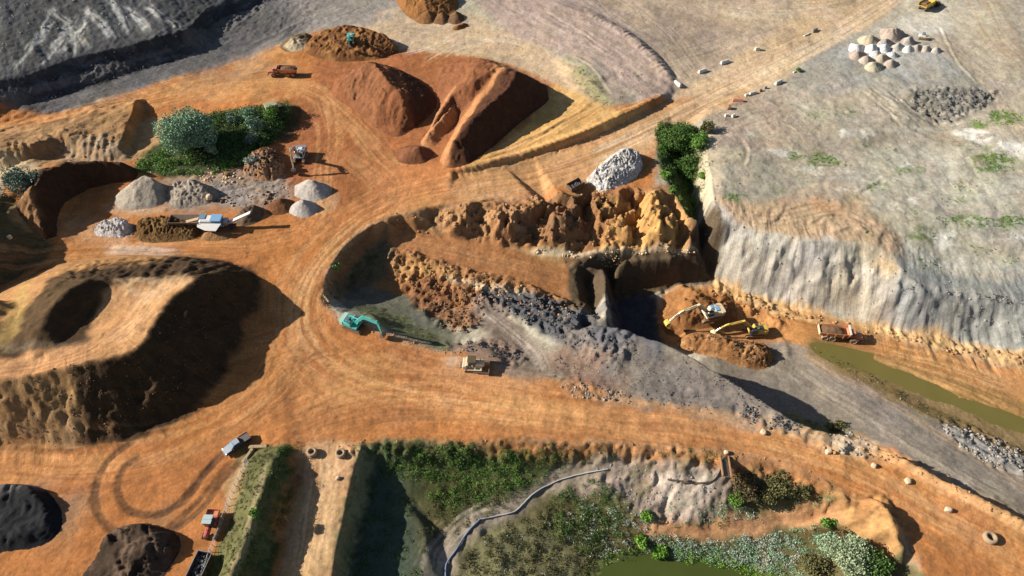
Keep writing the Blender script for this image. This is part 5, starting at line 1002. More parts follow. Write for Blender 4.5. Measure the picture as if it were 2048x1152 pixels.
# ------------------------------------------------------------------ ground cover nobody could count
def scatter_cover(name, areas, leaf=.3, mat='olive', clump=.8, seed=0, mul=1.0):
    rng = np.random.default_rng(seed+50); P_ = []
    for (pxs, dens, hh) in areas:
        pts = smooth_line(W2(pxs), 3, True); xs = [p[0] for p in pts]; ys = [p[1] for p in pts]
        A = (max(xs)-min(xs))*(max(ys)-min(ys)); n = int(A*dens*mul)
        X = rng.uniform(min(xs), max(xs), n); Y = rng.uniform(min(ys), max(ys), n); d = poly_dist(pts, X+rng.normal(size=n)*.4, Y+rng.normal(size=n)*.4)
        m = (d > 0) & (fbm(X, Y, .35, 3, seed+3) > -.12); X, Y = X[m], Y[m]
        hs = hh*rng.uniform(.4, 1.2, len(X)); k = max(4, int(26*clump*mul))
        for (x, y, h, z) in zip(X, Y, hs, sample(H, X, Y)):
            r = clump*(.5+.6*rng.uniform()); q = rng.normal(size=(k, 3)); q /= np.linalg.norm(q, axis=1)[:, None]
            P_.append(q*np.array([r, r, h*.8])*(rng.uniform(.6, 1, k)[:, None])+np.array([x, y, z+h*.3]))
    p = np.concatenate(P_); p[:, 2] = np.maximum(p[:, 2], sample(H, p[:, 0], p[:, 1])+.03); v, f = leaves(p, leaf, rng); o = link_mesh(name, v, f, LM[mat]); tag(o, None, None, None, 'stuff'); print(name, len(f)); return o
SLOPE = [(735, 900), (850, 892), (960, 890), (1040, 900), (1180, 905), (1230, 915), (1130, 935), (1060, 980), (980, 1010), (900, 1010), (820, 960), (760, 935)]
scatter_cover('undergrowth', [(SLOPE, 1.1, .9), ([(1300, 900), (1440, 908), (1420, 940), (1300, 925)], .3, .6), ([(640, 600), (690, 540), (740, 500), (760, 520), (700, 590), (670, 600)], .5, .6), ([(560, 900), (600, 900), (540, 1160), (470, 1160), (520, 1040)], 1.5, .8), ([(745, 930), (820, 980), (840, 1160), (690, 1160), (710, 1060)], .4, .3)], .19, 'dark', .75, 1, 1.6)
scatter_cover('undergrowth', [([(790, 920), (960, 905), (1060, 905), (1080, 930), (1000, 990), (880, 1010), (830, 960)], 1.0, .8), ([(740, 900), (860, 895), (980, 900), (800, 930)], .8, 1.0), ([(940, 925), (1010, 925), (1000, 960), (930, 970)], .4, 1.2)], .19, 'green', .7, 2, 1.6)
scatter_cover('undergrowth', [([(880, 980), (1050, 960), (1010, 1020), (900, 1060), (840, 1060)], 1.2, .5), ([(990, 1060), (1140, 1000), (1230, 1040), (1200, 1110), (1140, 1160), (920, 1170), (930, 1120)], 1.3, .5), ([(740, 895), (1230, 900), (1230, 920), (760, 915)], .5, .7), ([(1230, 1030), (1290, 1050), (1280, 1100), (1200, 1110)], .5, .5), ([(860, 1000), (900, 980), (1010, 980), (960, 1010)], .4, .4)], .19, 'olive', .7, 3, 1.6)
scatter_cover('undergrowth', [([(1100, 1000), (1180, 960), (1240, 1000), (1240, 1080), (1180, 1110), (1110, 1080)], 2.2, 1.3), ([(720, 900), (760, 900), (740, 930), (728, 960)], .4, .5), ([(1210, 1100), (1290, 1080), (1320, 1100), (1280, 1110), (1200, 1130)], .8, .6), ([(1290, 1040), (1330, 1045), (1440, 1040), (1430, 1055), (1300, 1060)], .5, .5)], .19, 'dark', .6, 4, 1.6)
scatter_cover('flowering_scrub', [([(1130, 1020), (1200, 990), (1270, 1020), (1300, 1060), (1240, 1110), (1150, 1100)], .7, .9), ([(1300, 1070), (1420, 1085), (1560, 1065), (1600, 1120), (1540, 1140), (1440, 1130), (1330, 1110)], 2.0, .9), ([(1380, 1030), (1500, 1010), (1600, 1000), (1560, 1020), (1440, 1045)], .4, .5), ([(960, 1060), (1100, 1040), (1100, 1160), (960, 1160)], .05, .5)], .19, 'white', .6, 5, 1.6)
scatter_cover('flowering_scrub', [([(1300, 1070), (1420, 1085), (1640, 1050), (1640, 1160), (1540, 1150), (1440, 1130), (1310, 1110)], 2.2, .7), ([(1330, 1020), (1460, 1005), (1600, 990), (1680, 1010), (1560, 1030), (1420, 1045)], .5, .5)], .19, 'sage', .65, 6, 1.6)
scatter_cover('reed_fringe', [([(1310, 1100), (1400, 1112), (1500, 1130), (1560, 1160), (1500, 1160), (1400, 1130), (1310, 1118)], 3, 1.0), ([(1190, 1115), (1290, 1090), (1290, 1100), (1200, 1125)], 1.0, .5)], .19, 'lime', .6, 7, 1.6)
scatter_cover('undergrowth', [([(275, 325), (345, 290), (400, 320), (350, 345), (430, 335), (500, 300), (530, 290), (500, 325), (430, 348), (350, 352), (290, 345)], 2.2, 1.6)], .32, 'green', .85, 8)
scatter_cover('undergrowth', [([(340, 250), (430, 230), (560, 210), (585, 225), (560, 270), (520, 300), (420, 335), (350, 300)], 1.8, 2.0), ([(1308, 262), (1350, 245), (1400, 262), (1412, 320), (1395, 420), (1375, 432), (1330, 350)], 1.8, 1.3)], .34, 'dark', .9, 9)
scatter_cover('grass_patches', [([(a-r, b-3), (a-r*.3, b-r*.45), (a+r, b-4), (a+r*.6, b+r*.4), (a-r*.5, b+r*.4)], q*3.2, .16) for (a, b, r, q) in [(1590, 312, 18, 1.0), (1645, 318, 26, 1.0), (1468, 390, 20, .7), (2010, 235, 35, 1), (1950, 245, 14, .8), (1990, 325, 42, .6), (1850, 470, 22, .7), (1940, 440, 40, .25), (1820, 340, 22, .3), (2020, 445, 30, .4), (1440, 370, 8, .4), (1740, 470, 10, .3), (1700, 225, 14, .4), (1480, 315, 12, .3), (1550, 385, 8, .4), (1270, 150, 6, .5), (1980, 440, 30, .25), (1900, 400, 24, .25), (1860, 525, 30, .2), (1960, 500, 30, .2), (1690, 330, 16, .2), (1780, 300, 16, .2), (1620, 232, 14, .3), (1750, 375, 20, .2), (1930, 370, 26, .3), (1820, 420, 20, .25), (2020, 520, 20, .3), (1890, 440, 22, .3), (1480, 240, 8, .3), (1240, 195, 9, .4)]], .26, 'green', .36, 10)
scatter_cover('grass_tufts', [([(495, 905), (545, 895), (530, 960), (505, 1040), (480, 1100), (450, 1170), (410, 1170), (432, 1110), (460, 1050), (480, 970)], 1.6, .18), ([(722, 895), (750, 920), (735, 990), (705, 1110), (695, 1170), (670, 1170), (700, 1000)], .8, .2), ([(720, 610), (800, 630), (880, 680), (860, 690), (780, 655), (715, 635)], .7, .15), ([(1640, 700), (1760, 760), (1860, 815), (1940, 850), (1930, 858), (1800, 795), (1660, 718)], 1.1, .25), ([(1590, 840), (1700, 860), (1740, 880), (1680, 875), (1600, 860)], 1.0, .2), ([(1145, 120), (1200, 165), (1230, 210), (1200, 205), (1150, 160)], .4, .15), ([(500, 888), (560, 888), (580, 900), (520, 902)], .8, .2)], .15, 'olive', .42, 11, 1.8)

# ------------------------------------------------------------------ loose stones and clods
def rock_shape(rng, jag=.28):
    bm = bmesh.new(); bmesh.ops.create_icosphere(bm, subdivisions=1, radius=1)
    sc = rng.uniform(.65, 1.25, 3)
    for v in bm.verts: v.co = Vector((v.co.x*sc[0], v.co.y*sc[1], v.co.z*sc[2]*.75))*(1+rng.uniform(-jag, jag))
    v = np.array([tuple(q.co) for q in bm.verts]); f = np.array([[q.index for q in fc.verts] for fc in bm.faces]); bm.free(); return v, f
def stone_mat(name, a, b_):
    m = bpy.data.materials.new(name); m.use_nodes = True; t = m.node_tree; b = t.nodes['Principled BSDF']; g = N(t, 'ShaderNodeNewGeometry'); n = N(t, 'ShaderNodeTexNoise', Scale=3.0, Detail=4.0); t.links.new(g.outputs['Position'], n.inputs['Vector'])
    ad = N(t, 'ShaderNodeMath', operation='ADD'); t.links.new(g.outputs['Random Per Island'], ad.inputs[0]); t.links.new(n.outputs[0], ad.inputs[1]); r = N(t, 'ShaderNodeMapRange'); r.inputs[1].default_value = .4; r.inputs[2].default_value = 1.3; t.links.new(ad.outputs[0], r.inputs[0])
    mx = N(t, 'ShaderNodeMix', data_type='RGBA'); mx.inputs[6].default_value = (*a, 1); mx.inputs[7].default_value = (*b_, 1); t.links.new(r.outputs[0], mx.inputs[0]); t.links.new(mx.outputs[2], b.inputs['Base Color']); b.inputs['Roughness'].default_value = .92
    bp = N(t, 'ShaderNodeBump', Strength=.6, Distance=.1); t.links.new(n.outputs[0], bp.inputs['Height']); t.links.new(bp.outputs[0], b.inputs['Normal']); return m
STM = {'orange': stone_mat('stone_orange', (.20, .09, .035), (.42, .24, .11)), 'grey': stone_mat('stone_grey', (.12, .11, .095), (.33, .30, .26)), 'white': stone_mat('stone_white', (.26, .245, .225), (.52, .50, .46)),
       'black': stone_mat('stone_black', (.03, .03, .035), (.11, .105, .11)), 'cream': stone_mat('stone_cream', (.40, .27, .14), (.62, .47, .30)), 'brown': stone_mat('stone_brown', (.08, .045, .02), (.2, .11, .05))}
def stones(name, areas, mat, seed=0):
    rng = np.random.default_rng(seed+500); SH = [rock_shape(rng) for _ in range(8)]; V, F, o = [], [], 0
    for (pxs, n, smin, smax) in areas:
        pts = smooth_line([P(*p)[:2] for p in pxs], 3, True); xs = [p[0] for p in pts]; ys = [p[1] for p in pts]; n2 = n*4
        X = rng.uniform(min(xs), max(xs), n2); Y = rng.uniform(min(ys), max(ys), n2); m = (poly_dist(pts, X, Y) > 0) & (fbm(X, Y, .3, 2, seed) > -.1); X, Y = X[m][:n], Y[m][:n]
        for x, y in zip(X, Y):
            s = .8*(smin+(smax-smin)*.75*rng.uniform()**3); v, f = SH[rng.integers(8)]; a = rng.uniform(0, 6.28); R = np.array([[math.cos(a), -math.sin(a), 0], [math.sin(a), math.cos(a), 0], [0, 0, 1]])
            V.append((v@R.T)*s+np.array([x, y, top_at(x, y)+s*.25])); F.append(f+o); o += len(v)
    ob = link_mesh(name, np.concatenate(V), np.concatenate(F), STM[mat]); tag(ob, None, None, None, 'stuff'); return ob
stones('loose_stones', [([(1445, 575), (1640, 632), (1850, 672), (2048, 712), (2048, 745), (1850, 694), (1640, 652), (1445, 596)], 700, .12, .75), ([(650, 590), (700, 628), (860, 690), (930, 700), (930, 712), (850, 702), (690, 645), (650, 615)], 350, .08, .35), ([(910, 348), (1060, 310), (1240, 245), (1336, 200), (1340, 208), (1240, 256), (1060, 320), (920, 355)], 260, .08, .35),
    ([(700, 880), (1440, 895), (1680, 975), (1660, 990), (1440, 915), (700, 895)], 500, .08, .3), ([(800, 425), (1200, 385), (1360, 430), (1350, 505), (1150, 505), (850, 470)], 500, .12, .7), ([(790, 505), (1100, 590), (1150, 640), (960, 610), (800, 570)], 400, .12, .6), ([(1700, 880), (1830, 930), (2048, 1048), (2048, 1066), (1830, 945), (1700, 900)], 450, .08, .4), ([(600, 420), (700, 480), (640, 700), (500, 860), (560, 700)], 260, .06, .16), ([(700, 740), (1300, 820), (1500, 870), (900, 850), (600, 830)], 260, .06, .15), ([(0, 280), (240, 230), (240, 310), (0, 330)], 260, .1, .35)], 'orange', 1)
stones('loose_stones', [([(1450, 180), (2040, 60), (2040, 560), (1700, 460), (1440, 400)], 1500, .06, .3), ([(1400, 450), (1600, 480), (1740, 500), (2048, 610), (2048, 700), (1700, 635), (1440, 560)], 500, .08, .4), ([(1640, 855), (1740, 880), (1730, 910), (1640, 890)], 120, .15, .6), ([(1130, 690), (1330, 700), (1600, 850), (1400, 826), (1130, 780)], 300, .06, .22), ([(400, 360), (560, 350), (560, 400), (440, 415)], 160, .1, .5), ([(1890, 850), (2048, 900), (2048, 950), (1930, 905)], 500, .12, .6), ([(700, 80), (1300, 20), (1340, 170), (1200, 180), (900, 110)], 500, .07, .3), ([(1350, 100), (1700, 20), (1500, 180)], 250, .07, .25), ([(1650, 700), (1940, 855), (2000, 900), (1880, 850), (1660, 730)], 250, .06, .25), ([(1180, 930), (1440, 950), (1440, 1040), (1260, 1030)], 200, .08, .35), ([(1130, 765), (1240, 780), (1230, 800), (1140, 795)], 150, .1, .45)], 'grey', 2)
stones('loose_stones', [([(1130, 690), (1330, 700), (1600, 850), (1400, 826), (1130, 780)], 900, .06, .3), ([(960, 600), (1100, 600), (1200, 650), (1240, 690), (1160, 700), (1040, 645)], 420, .08, .6), ([(1830, 185), (1985, 183), (1960, 215), (1890, 246), (1850, 230)], 600, .1, .55), ([(0, 190), (240, 100), (370, 68), (420, 26), (440, 34), (380, 84), (240, 116), (0, 205)], 700, .15, .7), ([(60, 195), (210, 155), (400, 94), (400, 100), (210, 164), (60, 208)], 400, .15, .6), ([(1480, 810), (1590, 845), (1600, 862), (1500, 850)], 200, .12, .5), ([(900, 690), (1030, 690), (1040, 720), (960, 712)], 200, .1, .5), ([(1810, 590), (2048, 612), (2048, 600), (1820, 575)], 260, .1, .4)], 'black', 3)
stones('loose_stones', [([(1560, 60), (1880, 20), (2040, 200), (2040, 420), (1500, 250)], 260, .08, .3), ([(190, 450), (262, 448), (262, 474), (195, 472)], 450, .1, .42), ([(1180, 350), (1245, 300), (1280, 305), (1280, 350), (1230, 376), (1180, 378)], 500, .1, .55), ([(0, 100), (240, 60), (300, 0), (0, 0)], 160, .15, .5), ([(1200, 940), (1300, 930), (1430, 960), (1300, 1010)], 60, .1, .3), ([(960, 400), (1300, 300), (1600, 100), (1500, 160)], 40, .06, .15)], 'white', 4)
stones('loose_stones', [([(890, 570), (1060, 595), (1170, 640), (1140, 645), (1040, 610)], 110, .08, .4), ([(1100, 498), (1362, 505), (1370, 512), (1100, 514)], 200, .1, .5), ([(400, 345), (470, 335), (480, 360), (420, 370)], 80, .2, .7), ([(1195, 95), (1290, 175), (1260, 200)], 80, .1, .4)], 'cream', 5)
stones('loose_stones', [([(664, 186), (738, 120), (866, 185), (838, 248), (770, 268)], 350, .05, .2), ([(868, 145), (1000, 128), (1040, 245), (925, 335), (905, 270)], 350, .05, .2), ([(300, 700), (392, 560), (500, 560), (470, 715), (385, 822)], 500, .06, .25), ([(825, 565), (940, 585), (970, 625), (940, 665), (870, 650)], 450, .12, .7), ([(272, 470), (395, 455), (395, 480), (290, 484)], 400, .08, .35), ([(490, 345), (525, 305), (560, 310), (565, 345), (530, 360)], 260, .2, .95), ([(620, 100), (700, 70), (790, 90), (780, 110)], 200, .1, .4), ([(1345, 690), (1440, 670), (1545, 700), (1530, 735), (1440, 715)], 300, .12, .6), ([(0, 770), (300, 720), (380, 820), (200, 885), (0, 885)], 400, .1, .35), ([(430, 400), (540, 380), (560, 400), (480, 415)], 60, .2, .9)], 'brown', 6)
# ------------------------------------------------------------------ paint, glass, rubber
def paint(name, col, rough=.45, metal=0.0, dust=.35, dustcol=(.36, .22, .12)):
    if name in MATS: return MATS[name]
    m = bpy.data.materials.new(name); m.use_nodes = True; t = m.node_tree; b = t.nodes['Principled BSDF']; g = N(t, 'ShaderNodeNewGeometry')
    n = N(t, 'ShaderNodeTexNoise', Scale=2.2, Detail=5.0, Roughness=.7); t.links.new(g.outputs['Position'], n.inputs['Vector'])
    r = N(t, 'ShaderNodeMapRange'); r.inputs[1].default_value = .38; r.inputs[2].default_value = .72; r.inputs[3].default_value = dust*.25; r.inputs[4].default_value = min(1, dust*1.6); t.links.new(n.outputs[0], r.inputs[0])
    mx = N(t, 'ShaderNodeMix', data_type='RGBA'); mx.inputs[6].default_value = (*col, 1); mx.inputs[7].default_value = (*dustcol, 1); t.links.new(r.outputs[0], mx.inputs[0]); t.links.new(mx.outputs[2], b.inputs['Base Color'])
    b.inputs['Roughness'].default_value = rough; b.inputs['Metallic'].default_value = metal; MATS[name] = m; return m
TUR = paint('paint_turquoise', (.03, .42, .38), dust=.15); TURL = paint('paint_pale_turquoise', (.32, .55, .48), dust=.15); YEL = paint('paint_yellow', (.62, .42, .06), dust=.3); CREAM = paint('paint_cream', (.62, .52, .34), dust=.2); WHT_ = paint('paint_white', (.68, .68, .66), dust=.18)
ORP = paint('paint_orange', (.55, .17, .07), dust=.4, dustcol=(.45, .28, .17)); REDP = paint('paint_red', (.45, .08, .07), dust=.15); BLU = paint('paint_blue', (.16, .33, .52), dust=.08); SILV = paint('paint_silver', (.35, .37, .40), .3, .5, dust=.12)
DARK = paint('paint_dark', (.03, .032, .035), dust=.25); NAVY = paint('paint_navy', (.02, .03, .05), .3, dust=.12); STEEL = paint('worn_steel', (.17, .15, .14), .5, .4, dust=.5); TRK = paint('track_steel', (.07, .055, .045), .7, .2, dust=.6); RUB = paint('rubber', (.03, .028, .026), .85, dust=.45)
CONC = paint('concrete', (.60, .57, .50), .9, dust=.2, dustcol=(.4, .33, .25)); WOOD = paint('old_timber', (.36, .27, .16), .9, dust=.4); CHROME = paint('chrome', (.6, .6, .6), .2, .9, dust=.05); DIRT = paint('loaded_soil', (.15, .085, .04), .95, dust=.4, dustcol=(.09, .05, .025)); TYREB = paint('dusty_tyre', (.28, .22, .15), .9, dust=.5)
GLASS = paint('cab_glass', (.045, .07, .09), .08, 0, dust=.06); LAMP = paint('lamp_lens', (.6, .25, .1), .2, dust=.05); BLUG = paint('sky_glass', (.20, .30, .40), .1, .3, dust=.05); PIPEM = paint('pipe_grey', (.36, .38, .40), .5, dust=.2); PIPEB = paint('pipe_blue', (.10, .16, .28), .45, dust=.15); SKIPP = paint('skip_rust', (.09, .05, .035), .7, dust=.3); STONEL = paint('dark_load', (.05, .05, .052), .9, dust=.3, dustcol=(.2, .18, .16))

class MB:
    def __init__(s): s.v = []; s.f = []
    def add(s, v, f):
        i = len(s.v); s.v += [tuple(p) for p in v]; s.f += [tuple(q+i for q in g) for g in f]; return s
    def box(s, c, d, bev=.05, taper=(1, 1), shear=0):
        """chamfered box: centre, size; taper scales the top in x, y; shear moves the top in x"""
        x, y, z = [q/2 for q in d]; b = min(bev, x*.45, y*.45, z*.45); v = []
        pts = []
        for sz in (-1, 1):
            for (zz, inx) in (((-z, b) if sz < 0 else (z-b, 0)), ((-z+b, 0) if sz < 0 else (z, b))):
                kx, ky = (1, 1) if sz < 0 else taper; ring = []
                X, Y = x*kx, y*ky
                for (ax, ay) in ((X-b-inx*.5, -Y+inx), (X-inx, -Y+b+inx*.5), (X-inx, Y-b-inx*.5), (X-b-inx*.5, Y-inx), (-X+b+inx*.5, Y-inx), (-X+inx, Y-b-inx*.5), (-X+inx, -Y+b+inx*.5), (-X+b+inx*.5, -Y+inx)):
                    ring.append((c[0]+ax+(shear if sz > 0 else 0), c[1]+ay, c[2]+zz))
                pts.append(ring)
        vv = [p for r in pts for p in r]; f = [tuple(range(7, -1, -1)), tuple(range(24, 32))]
        for k in range(3):
            for j in range(8): f.append((k*8+j, k*8+(j+1) % 8, k*8+8+(j+1) % 8, k*8+8+j))
        return s.add(vv, f)
    def prism(s, prof, y0, y1, ax='y'):
        """closed profile in x, z pushed along y"""
        n = len(prof); v = [(x, y0, z) for x, z in prof]+[(x, y1, z) for x, z in prof]
        if ax == 'z': v = [(x, z, y0) for x, z in prof]+[(x, z, y1) for x, z in prof]
        if ax == 'x': v = [(y0, x, z) for x, z in prof]+[(y1, x, z) for x, z in prof]
        f = [tuple(range(n)), tuple(range(2*n-1, n-1, -1))]+[(k, k+n, (k+1) % n+n, (k+1) % n) for k in range(n)]; return s.add(v, f)
    def tube(s, p0, p1, r0, r1=None, n=10, cap=True):
        r1 = r0 if r1 is None else r1; p0, p1 = Vector(p0), Vector(p1); d = (p1-p0).normalized(); u = d.orthogonal().normalized(); w = d.cross(u); v = []
        for p, r in ((p0, r0), (p1, r1)):
            for k in range(n): a = k*2*math.pi/n; v.append(tuple(p+u*math.cos(a)*r+w*math.sin(a)*r))
        f = [(k, (k+1) % n, n+(k+1) % n, n+k) for k in range(n)]
        if cap: f += [tuple(range(n-1, -1, -1)), tuple(range(n, 2*n))]
        return s.add(v, f)
    def torus(s, c, R, r, n=18, m=8, axis='y', flat=1.0):
        v, f = [], []
        for i in range(n):
            a = i*2*math.pi/n
            for j in range(m):
                b = j*2*math.pi/m; q = R+r*math.cos(b); h = r*math.sin(b)*flat; p = (q*math.cos(a), h, q*math.sin(a)) if axis == 'y' else (q*math.cos(a), q*math.sin(a), h); v.append((c[0]+p[0], c[1]+p[1], c[2]+p[2]))
        for i in range(n):
            for j in range(m): f.append((i*m+j, i*m+(j+1) % m, ((i+1) % n)*m+(j+1) % m, ((i+1) % n)*m+j))
        return s.add(v, f)
    def build(s, name, mat, parent=None, loc=None, rot=None, smooth=False):
        me = bpy.data.meshes.new(name); me.from_pydata(s.v, [], s.f); me.update(); bm = bmesh.new(); bm.from_mesh(me); bmesh.ops.recalc_face_normals(bm, faces=bm.faces); bm.to_mesh(me); bm.free()
        me.materials.append(mat); o = bpy.data.objects.new(name, me); C.objects.link(o)
        if smooth: me.polygons.foreach_set('use_smooth', np.ones(len(me.polygons), bool))
        if parent: o.parent = parent
        if loc: o.location = loc
        if rot: o.rotation_euler = rot
        return o
def thing(name, px, py, head, label, cat, group=None, dz=0, scale=1, tilt=True):
    x, y, z = P(px, py); e = bpy.data.objects.new(name, None); C.objects.link(e); h = math.radians(head)
    e.location = (x, y, z+dz); e.scale = (scale,)*3; e.rotation_euler = (0, 0, h)
    if tilt:
        c, s_ = math.cos(h), math.sin(h); L, Wd = 2.2*scale, 1.4*scale
        zf = ground_at(x+c*L, y+s_*L); zb = ground_at(x-c*L, y-s_*L); zl = ground_at(x-s_*Wd, y+c*Wd); zr = ground_at(x+s_*Wd, y-c*Wd)
        if abs(zf-zb) < 2.5 and abs(zl-zr) < 2: e.rotation_euler = (math.atan2(zl-zr, 2*Wd), -math.atan2(zf-zb, 2*L), h)
    return tag(e, label, cat, group)

def arm(P0, E, T, w0, w1, w2):
    """profile of a bent boom through three points"""
    P0, E, T = Vector((P0[0], 0, P0[1])), Vector((E[0], 0, E[1])), Vector((T[0], 0, T[1])); n0 = (E-P0).normalized(); n1 = (T-E).normalized(); up = lambda d: Vector((-d.z, 0, d.x)); m = (up(n0)+up(n1)).normalized()
    M0 = P0.lerp(E, .5); pts = [P0+up(n0)*w0, M0+up(n0)*(w0+w1)*.55, E+m*w1*1.15, T+up(n1)*w2, T-up(n1)*w2, E-m*w1*.8, M0-up(n0)*(w0+w1)*.5, P0-up(n0)*w0]
    return [(p.x, p.z) for p in pts]
def excavator(px, py, head, label, main, second, pose, scale=1, under=None, counter=None, cabm=None, roof=None, group=None, bucket=None, dz=0, roll=0):
    e = thing('excavator', px, py, head, label, 'excavator', group, dz, scale)
    u = math.radians(under or 0); cu, su = math.cos(u), math.sin(u)
    for sd_ in (1, -1):
        t = MB(); prof = []
        for k in range(9): a = math.pi/2+k*math.pi/8; prof.append((-1.85+.44*math.cos(a), .46+.44*math.sin(a)))
        for k in range(9): a = -math.pi/2+k*math.pi/8; prof.append((1.85+.44*math.cos(a), .46+.44*math.sin(a)))
        t.prism(prof, -.3, .3)
        for k in range(19): x = -1.9+k*.21; t.box((x, 0, .92), (.13, .62, .06), .01); t.box((x, 0, .01), (.13, .62, .05), .01)
        for k in range(6): t.tube((-1.6+k*.64, -.33, .3), (-1.6+k*.64, .33, .3), .16, n=8)
        q = t.build('track', TRK, e, (-su*1.18*sd_, cu*1.18*sd_, 0), (0, 0, u))
    c = MB(); c.box((0, 0, .62), (2.2, 1.9, .42), .1); c.tube((0, 0, .7), (0, 0, 1.12), .72, n=16); c.build('undercarriage', DARK, e, None, (0, 0, u))
    b = MB(); b.box((-.35, 0, 1.28), (3.5, 2.6, .34), .08); b.box((-1.0, -.75, 1.85), (2.2, 1.15, .85), .12, (.96, .92)); b.box((-1.15, .7, 1.8), (1.7, 1.2, .75), .12, (.96, .92)); b.box((-.9, 0, 1.65), (1.9, .9, .5), .05); b.build('house', main, e)
    b = MB(); prof = [(-2.9, -.8), (-2.75, -1.3), (-1.95, -1.38), (-1.95, 1.38), (-2.75, 1.3), (-2.9, .8)]; b.prism(prof, 1.2, 2.25, 'z'); b.build('counterweight', counter or main, e)
    b = MB(); b.box((-1.45, 0, 2.24), (1.0, 1.1, .22), .06); b.tube((-1.5, -.9, 2.2), (-1.5, -.9, 2.75), .09); b.box((-.6, -.8, 2.32), (.7, .9, .12), .04); b.build('engine_cover', roof or second, e)
    k_ = MB(); k_.box((.55, .82, 2.1), (1.75, 1.0, 1.5), .12, (.84, .92), -.08); cab = k_.build('cab', cabm or main, e)
    for (cc, dd) in (((1.38, .82, 2.2), (.12, .78, 1.0)), ((.55, 1.305, 2.3), (1.25, .06, .8)), ((.5, .36, 2.3), (1.2, .06, .75)), ((.48, .82, 2.86), (1.0, .62, .03))): w = MB().box(cc, dd, .02); w.build('window', GLASS, cab)
    for y in (1.32, -1.32): MB().box((.1, y, 1.45), (3.0, .05, .05), .01).build('handrail', DARK, e)
    (P0, E, T, K, B) = pose; boom = MB().prism(arm(P0, E, T, .28, .38, .2), -.24, .24).build('boom', main, e)
    d = Vector((K[0]-T[0], 0, K[1]-T[1])).normalized(); up_ = Vector((-d.z, 0, d.x)); T3 = Vector((T[0], 0, T[1])); K3 = Vector((K[0], 0, K[1])); s0 = T3-d*.75
    pr = [s0+up_*.12, T3+up_*.34, K3+up_*.14, K3-up_*.14, T3-up_*.26, s0-up_*.12]; st = MB().prism([(p.x, p.z) for p in pr], -.17, .17).build('stick', second, e)
    def cyl(a, b_, name='hydraulic_cylinder', off=0):
        A, Bv = Vector((a[0], off, a[1])), Vector((b_[0], off, b_[1])); Mid = A.lerp(Bv, .55); o = MB().tube(A, Mid, .1, n=8).build(name, second, e); MB().tube(Mid, Bv, .055, n=8).build('piston_rod', CHROME, o)
    cyl((P0[0]+.35, P0[1]-.35), ((P0[0]*.4+E[0]*.6), (P0[1]*.4+E[1]*.6)-.25), off=.3); cyl((P0[0]+.35, P0[1]-.35), ((P0[0]*.4+E[0]*.6), (P0[1]*.4+E[1]*.6)-.25), off=-.3)
    cyl((E[0]*.8+T[0]*.2, E[1]*.8+T[1]*.2+.5), (s0.x, s0.z)); cyl((T[0]*.8+K[0]*.2+up_.x*.4, T[1]*.8+K[1]*.2+up_.z*.4), (K[0]*.85+T[0]*.15+up_.x*.3, K[1]*.85+T[1]*.15+up_.z*.3))
    ba = math.radians(B); bp = [(0, .18), (.28, .12), (.62, -.25), (.68, -.72), (.42, -1.12), (.0, -1.25), (-.42, -1.18), (-.46, -1.12), (-.05, -1.1), (.3, -.98), (.5, -.66), (.46, -.3), (.2, -.02), (-.1, .0)]
    rot = lambda x, z: (K[0]+x*math.cos(ba)-z*math.sin(ba), K[1]+x*math.sin(ba)+z*math.cos(ba)); bk = MB().prism([rot(x, z) for x, z in bp], -.58, .58)
    side = [(0, .1), (.28, .1), (.62, -.25), (.68, -.72), (.42, -1.12), (-.42, -1.18), (-.2, -.5)]
    for y in (-.6, .56): bk.prism([rot(x, z) for x, z in side], y, y+.05)
    for k in range(5):
        y = -.5+k*.25; bk.prism([rot(-.4, -1.1), rot(-.4, -1.2), rot(-.68, -1.2)], y-.05, y+.05)
    bk.build('bucket', bucket or STEEL, e); return e
REACH = ((.5, 1.75), (2.9, 5.2), (6.0, 4.6), (7.6, 2.1), 12)
DOWN = ((.5, 1.75), (2.4, 5.0), (5.4, 5.2), (6.2, 2.3), 0)
LONG = ((.5, 1.75), (3.4, 5.0), (7.3, 4.1), (9.6, 2.0), 25)
excavator(702, 84, -86, 'small turquoise excavator digging on top of the dark ridged heap', TUR, TUR, ((.5, 1.75), (2.2, 3.9), (4.2, 3.2), (4.7, .9), 0), .8, roof=TURL, cabm=TURL)
excavator(602, 318, -91, 'white and dark grey excavator with its boom raised over the red ground', SILV, CREAM, ((.6, 1.75), (2.8, 5.7), (5.1, 6.4), (6.4, 1.9), -10), 1.05, roof=WHT_, counter=SILV, cabm=WHT_, bucket=DARK)
excavator(710, 655, -24, 'turquoise excavator loading on the pit edge with its boom over dark ground', TUR, TUR, ((.5, 1.75), (3.0, 4.9), (6.4, 4.6), (7.0, 1.7), 0), 1.0, roof=paint('paint_deep_teal', (.05, .13, .14), dust=.2), counter=TURL)
excavator(1417, 636, 197, 'cream excavator with a blue roofed engine reaching left in the pit', CREAM, CREAM, LONG, 1.12, counter=CREAM, roof=BLU, bucket=YEL, cabm=CREAM, dz=.2)
excavator(1505, 668, 186, 'yellow excavator with dark side panels reaching left in the pit', YEL, YEL, LONG, 1.0, counter=YEL, roof=NAVY, bucket=CREAM, cabm=NAVY)

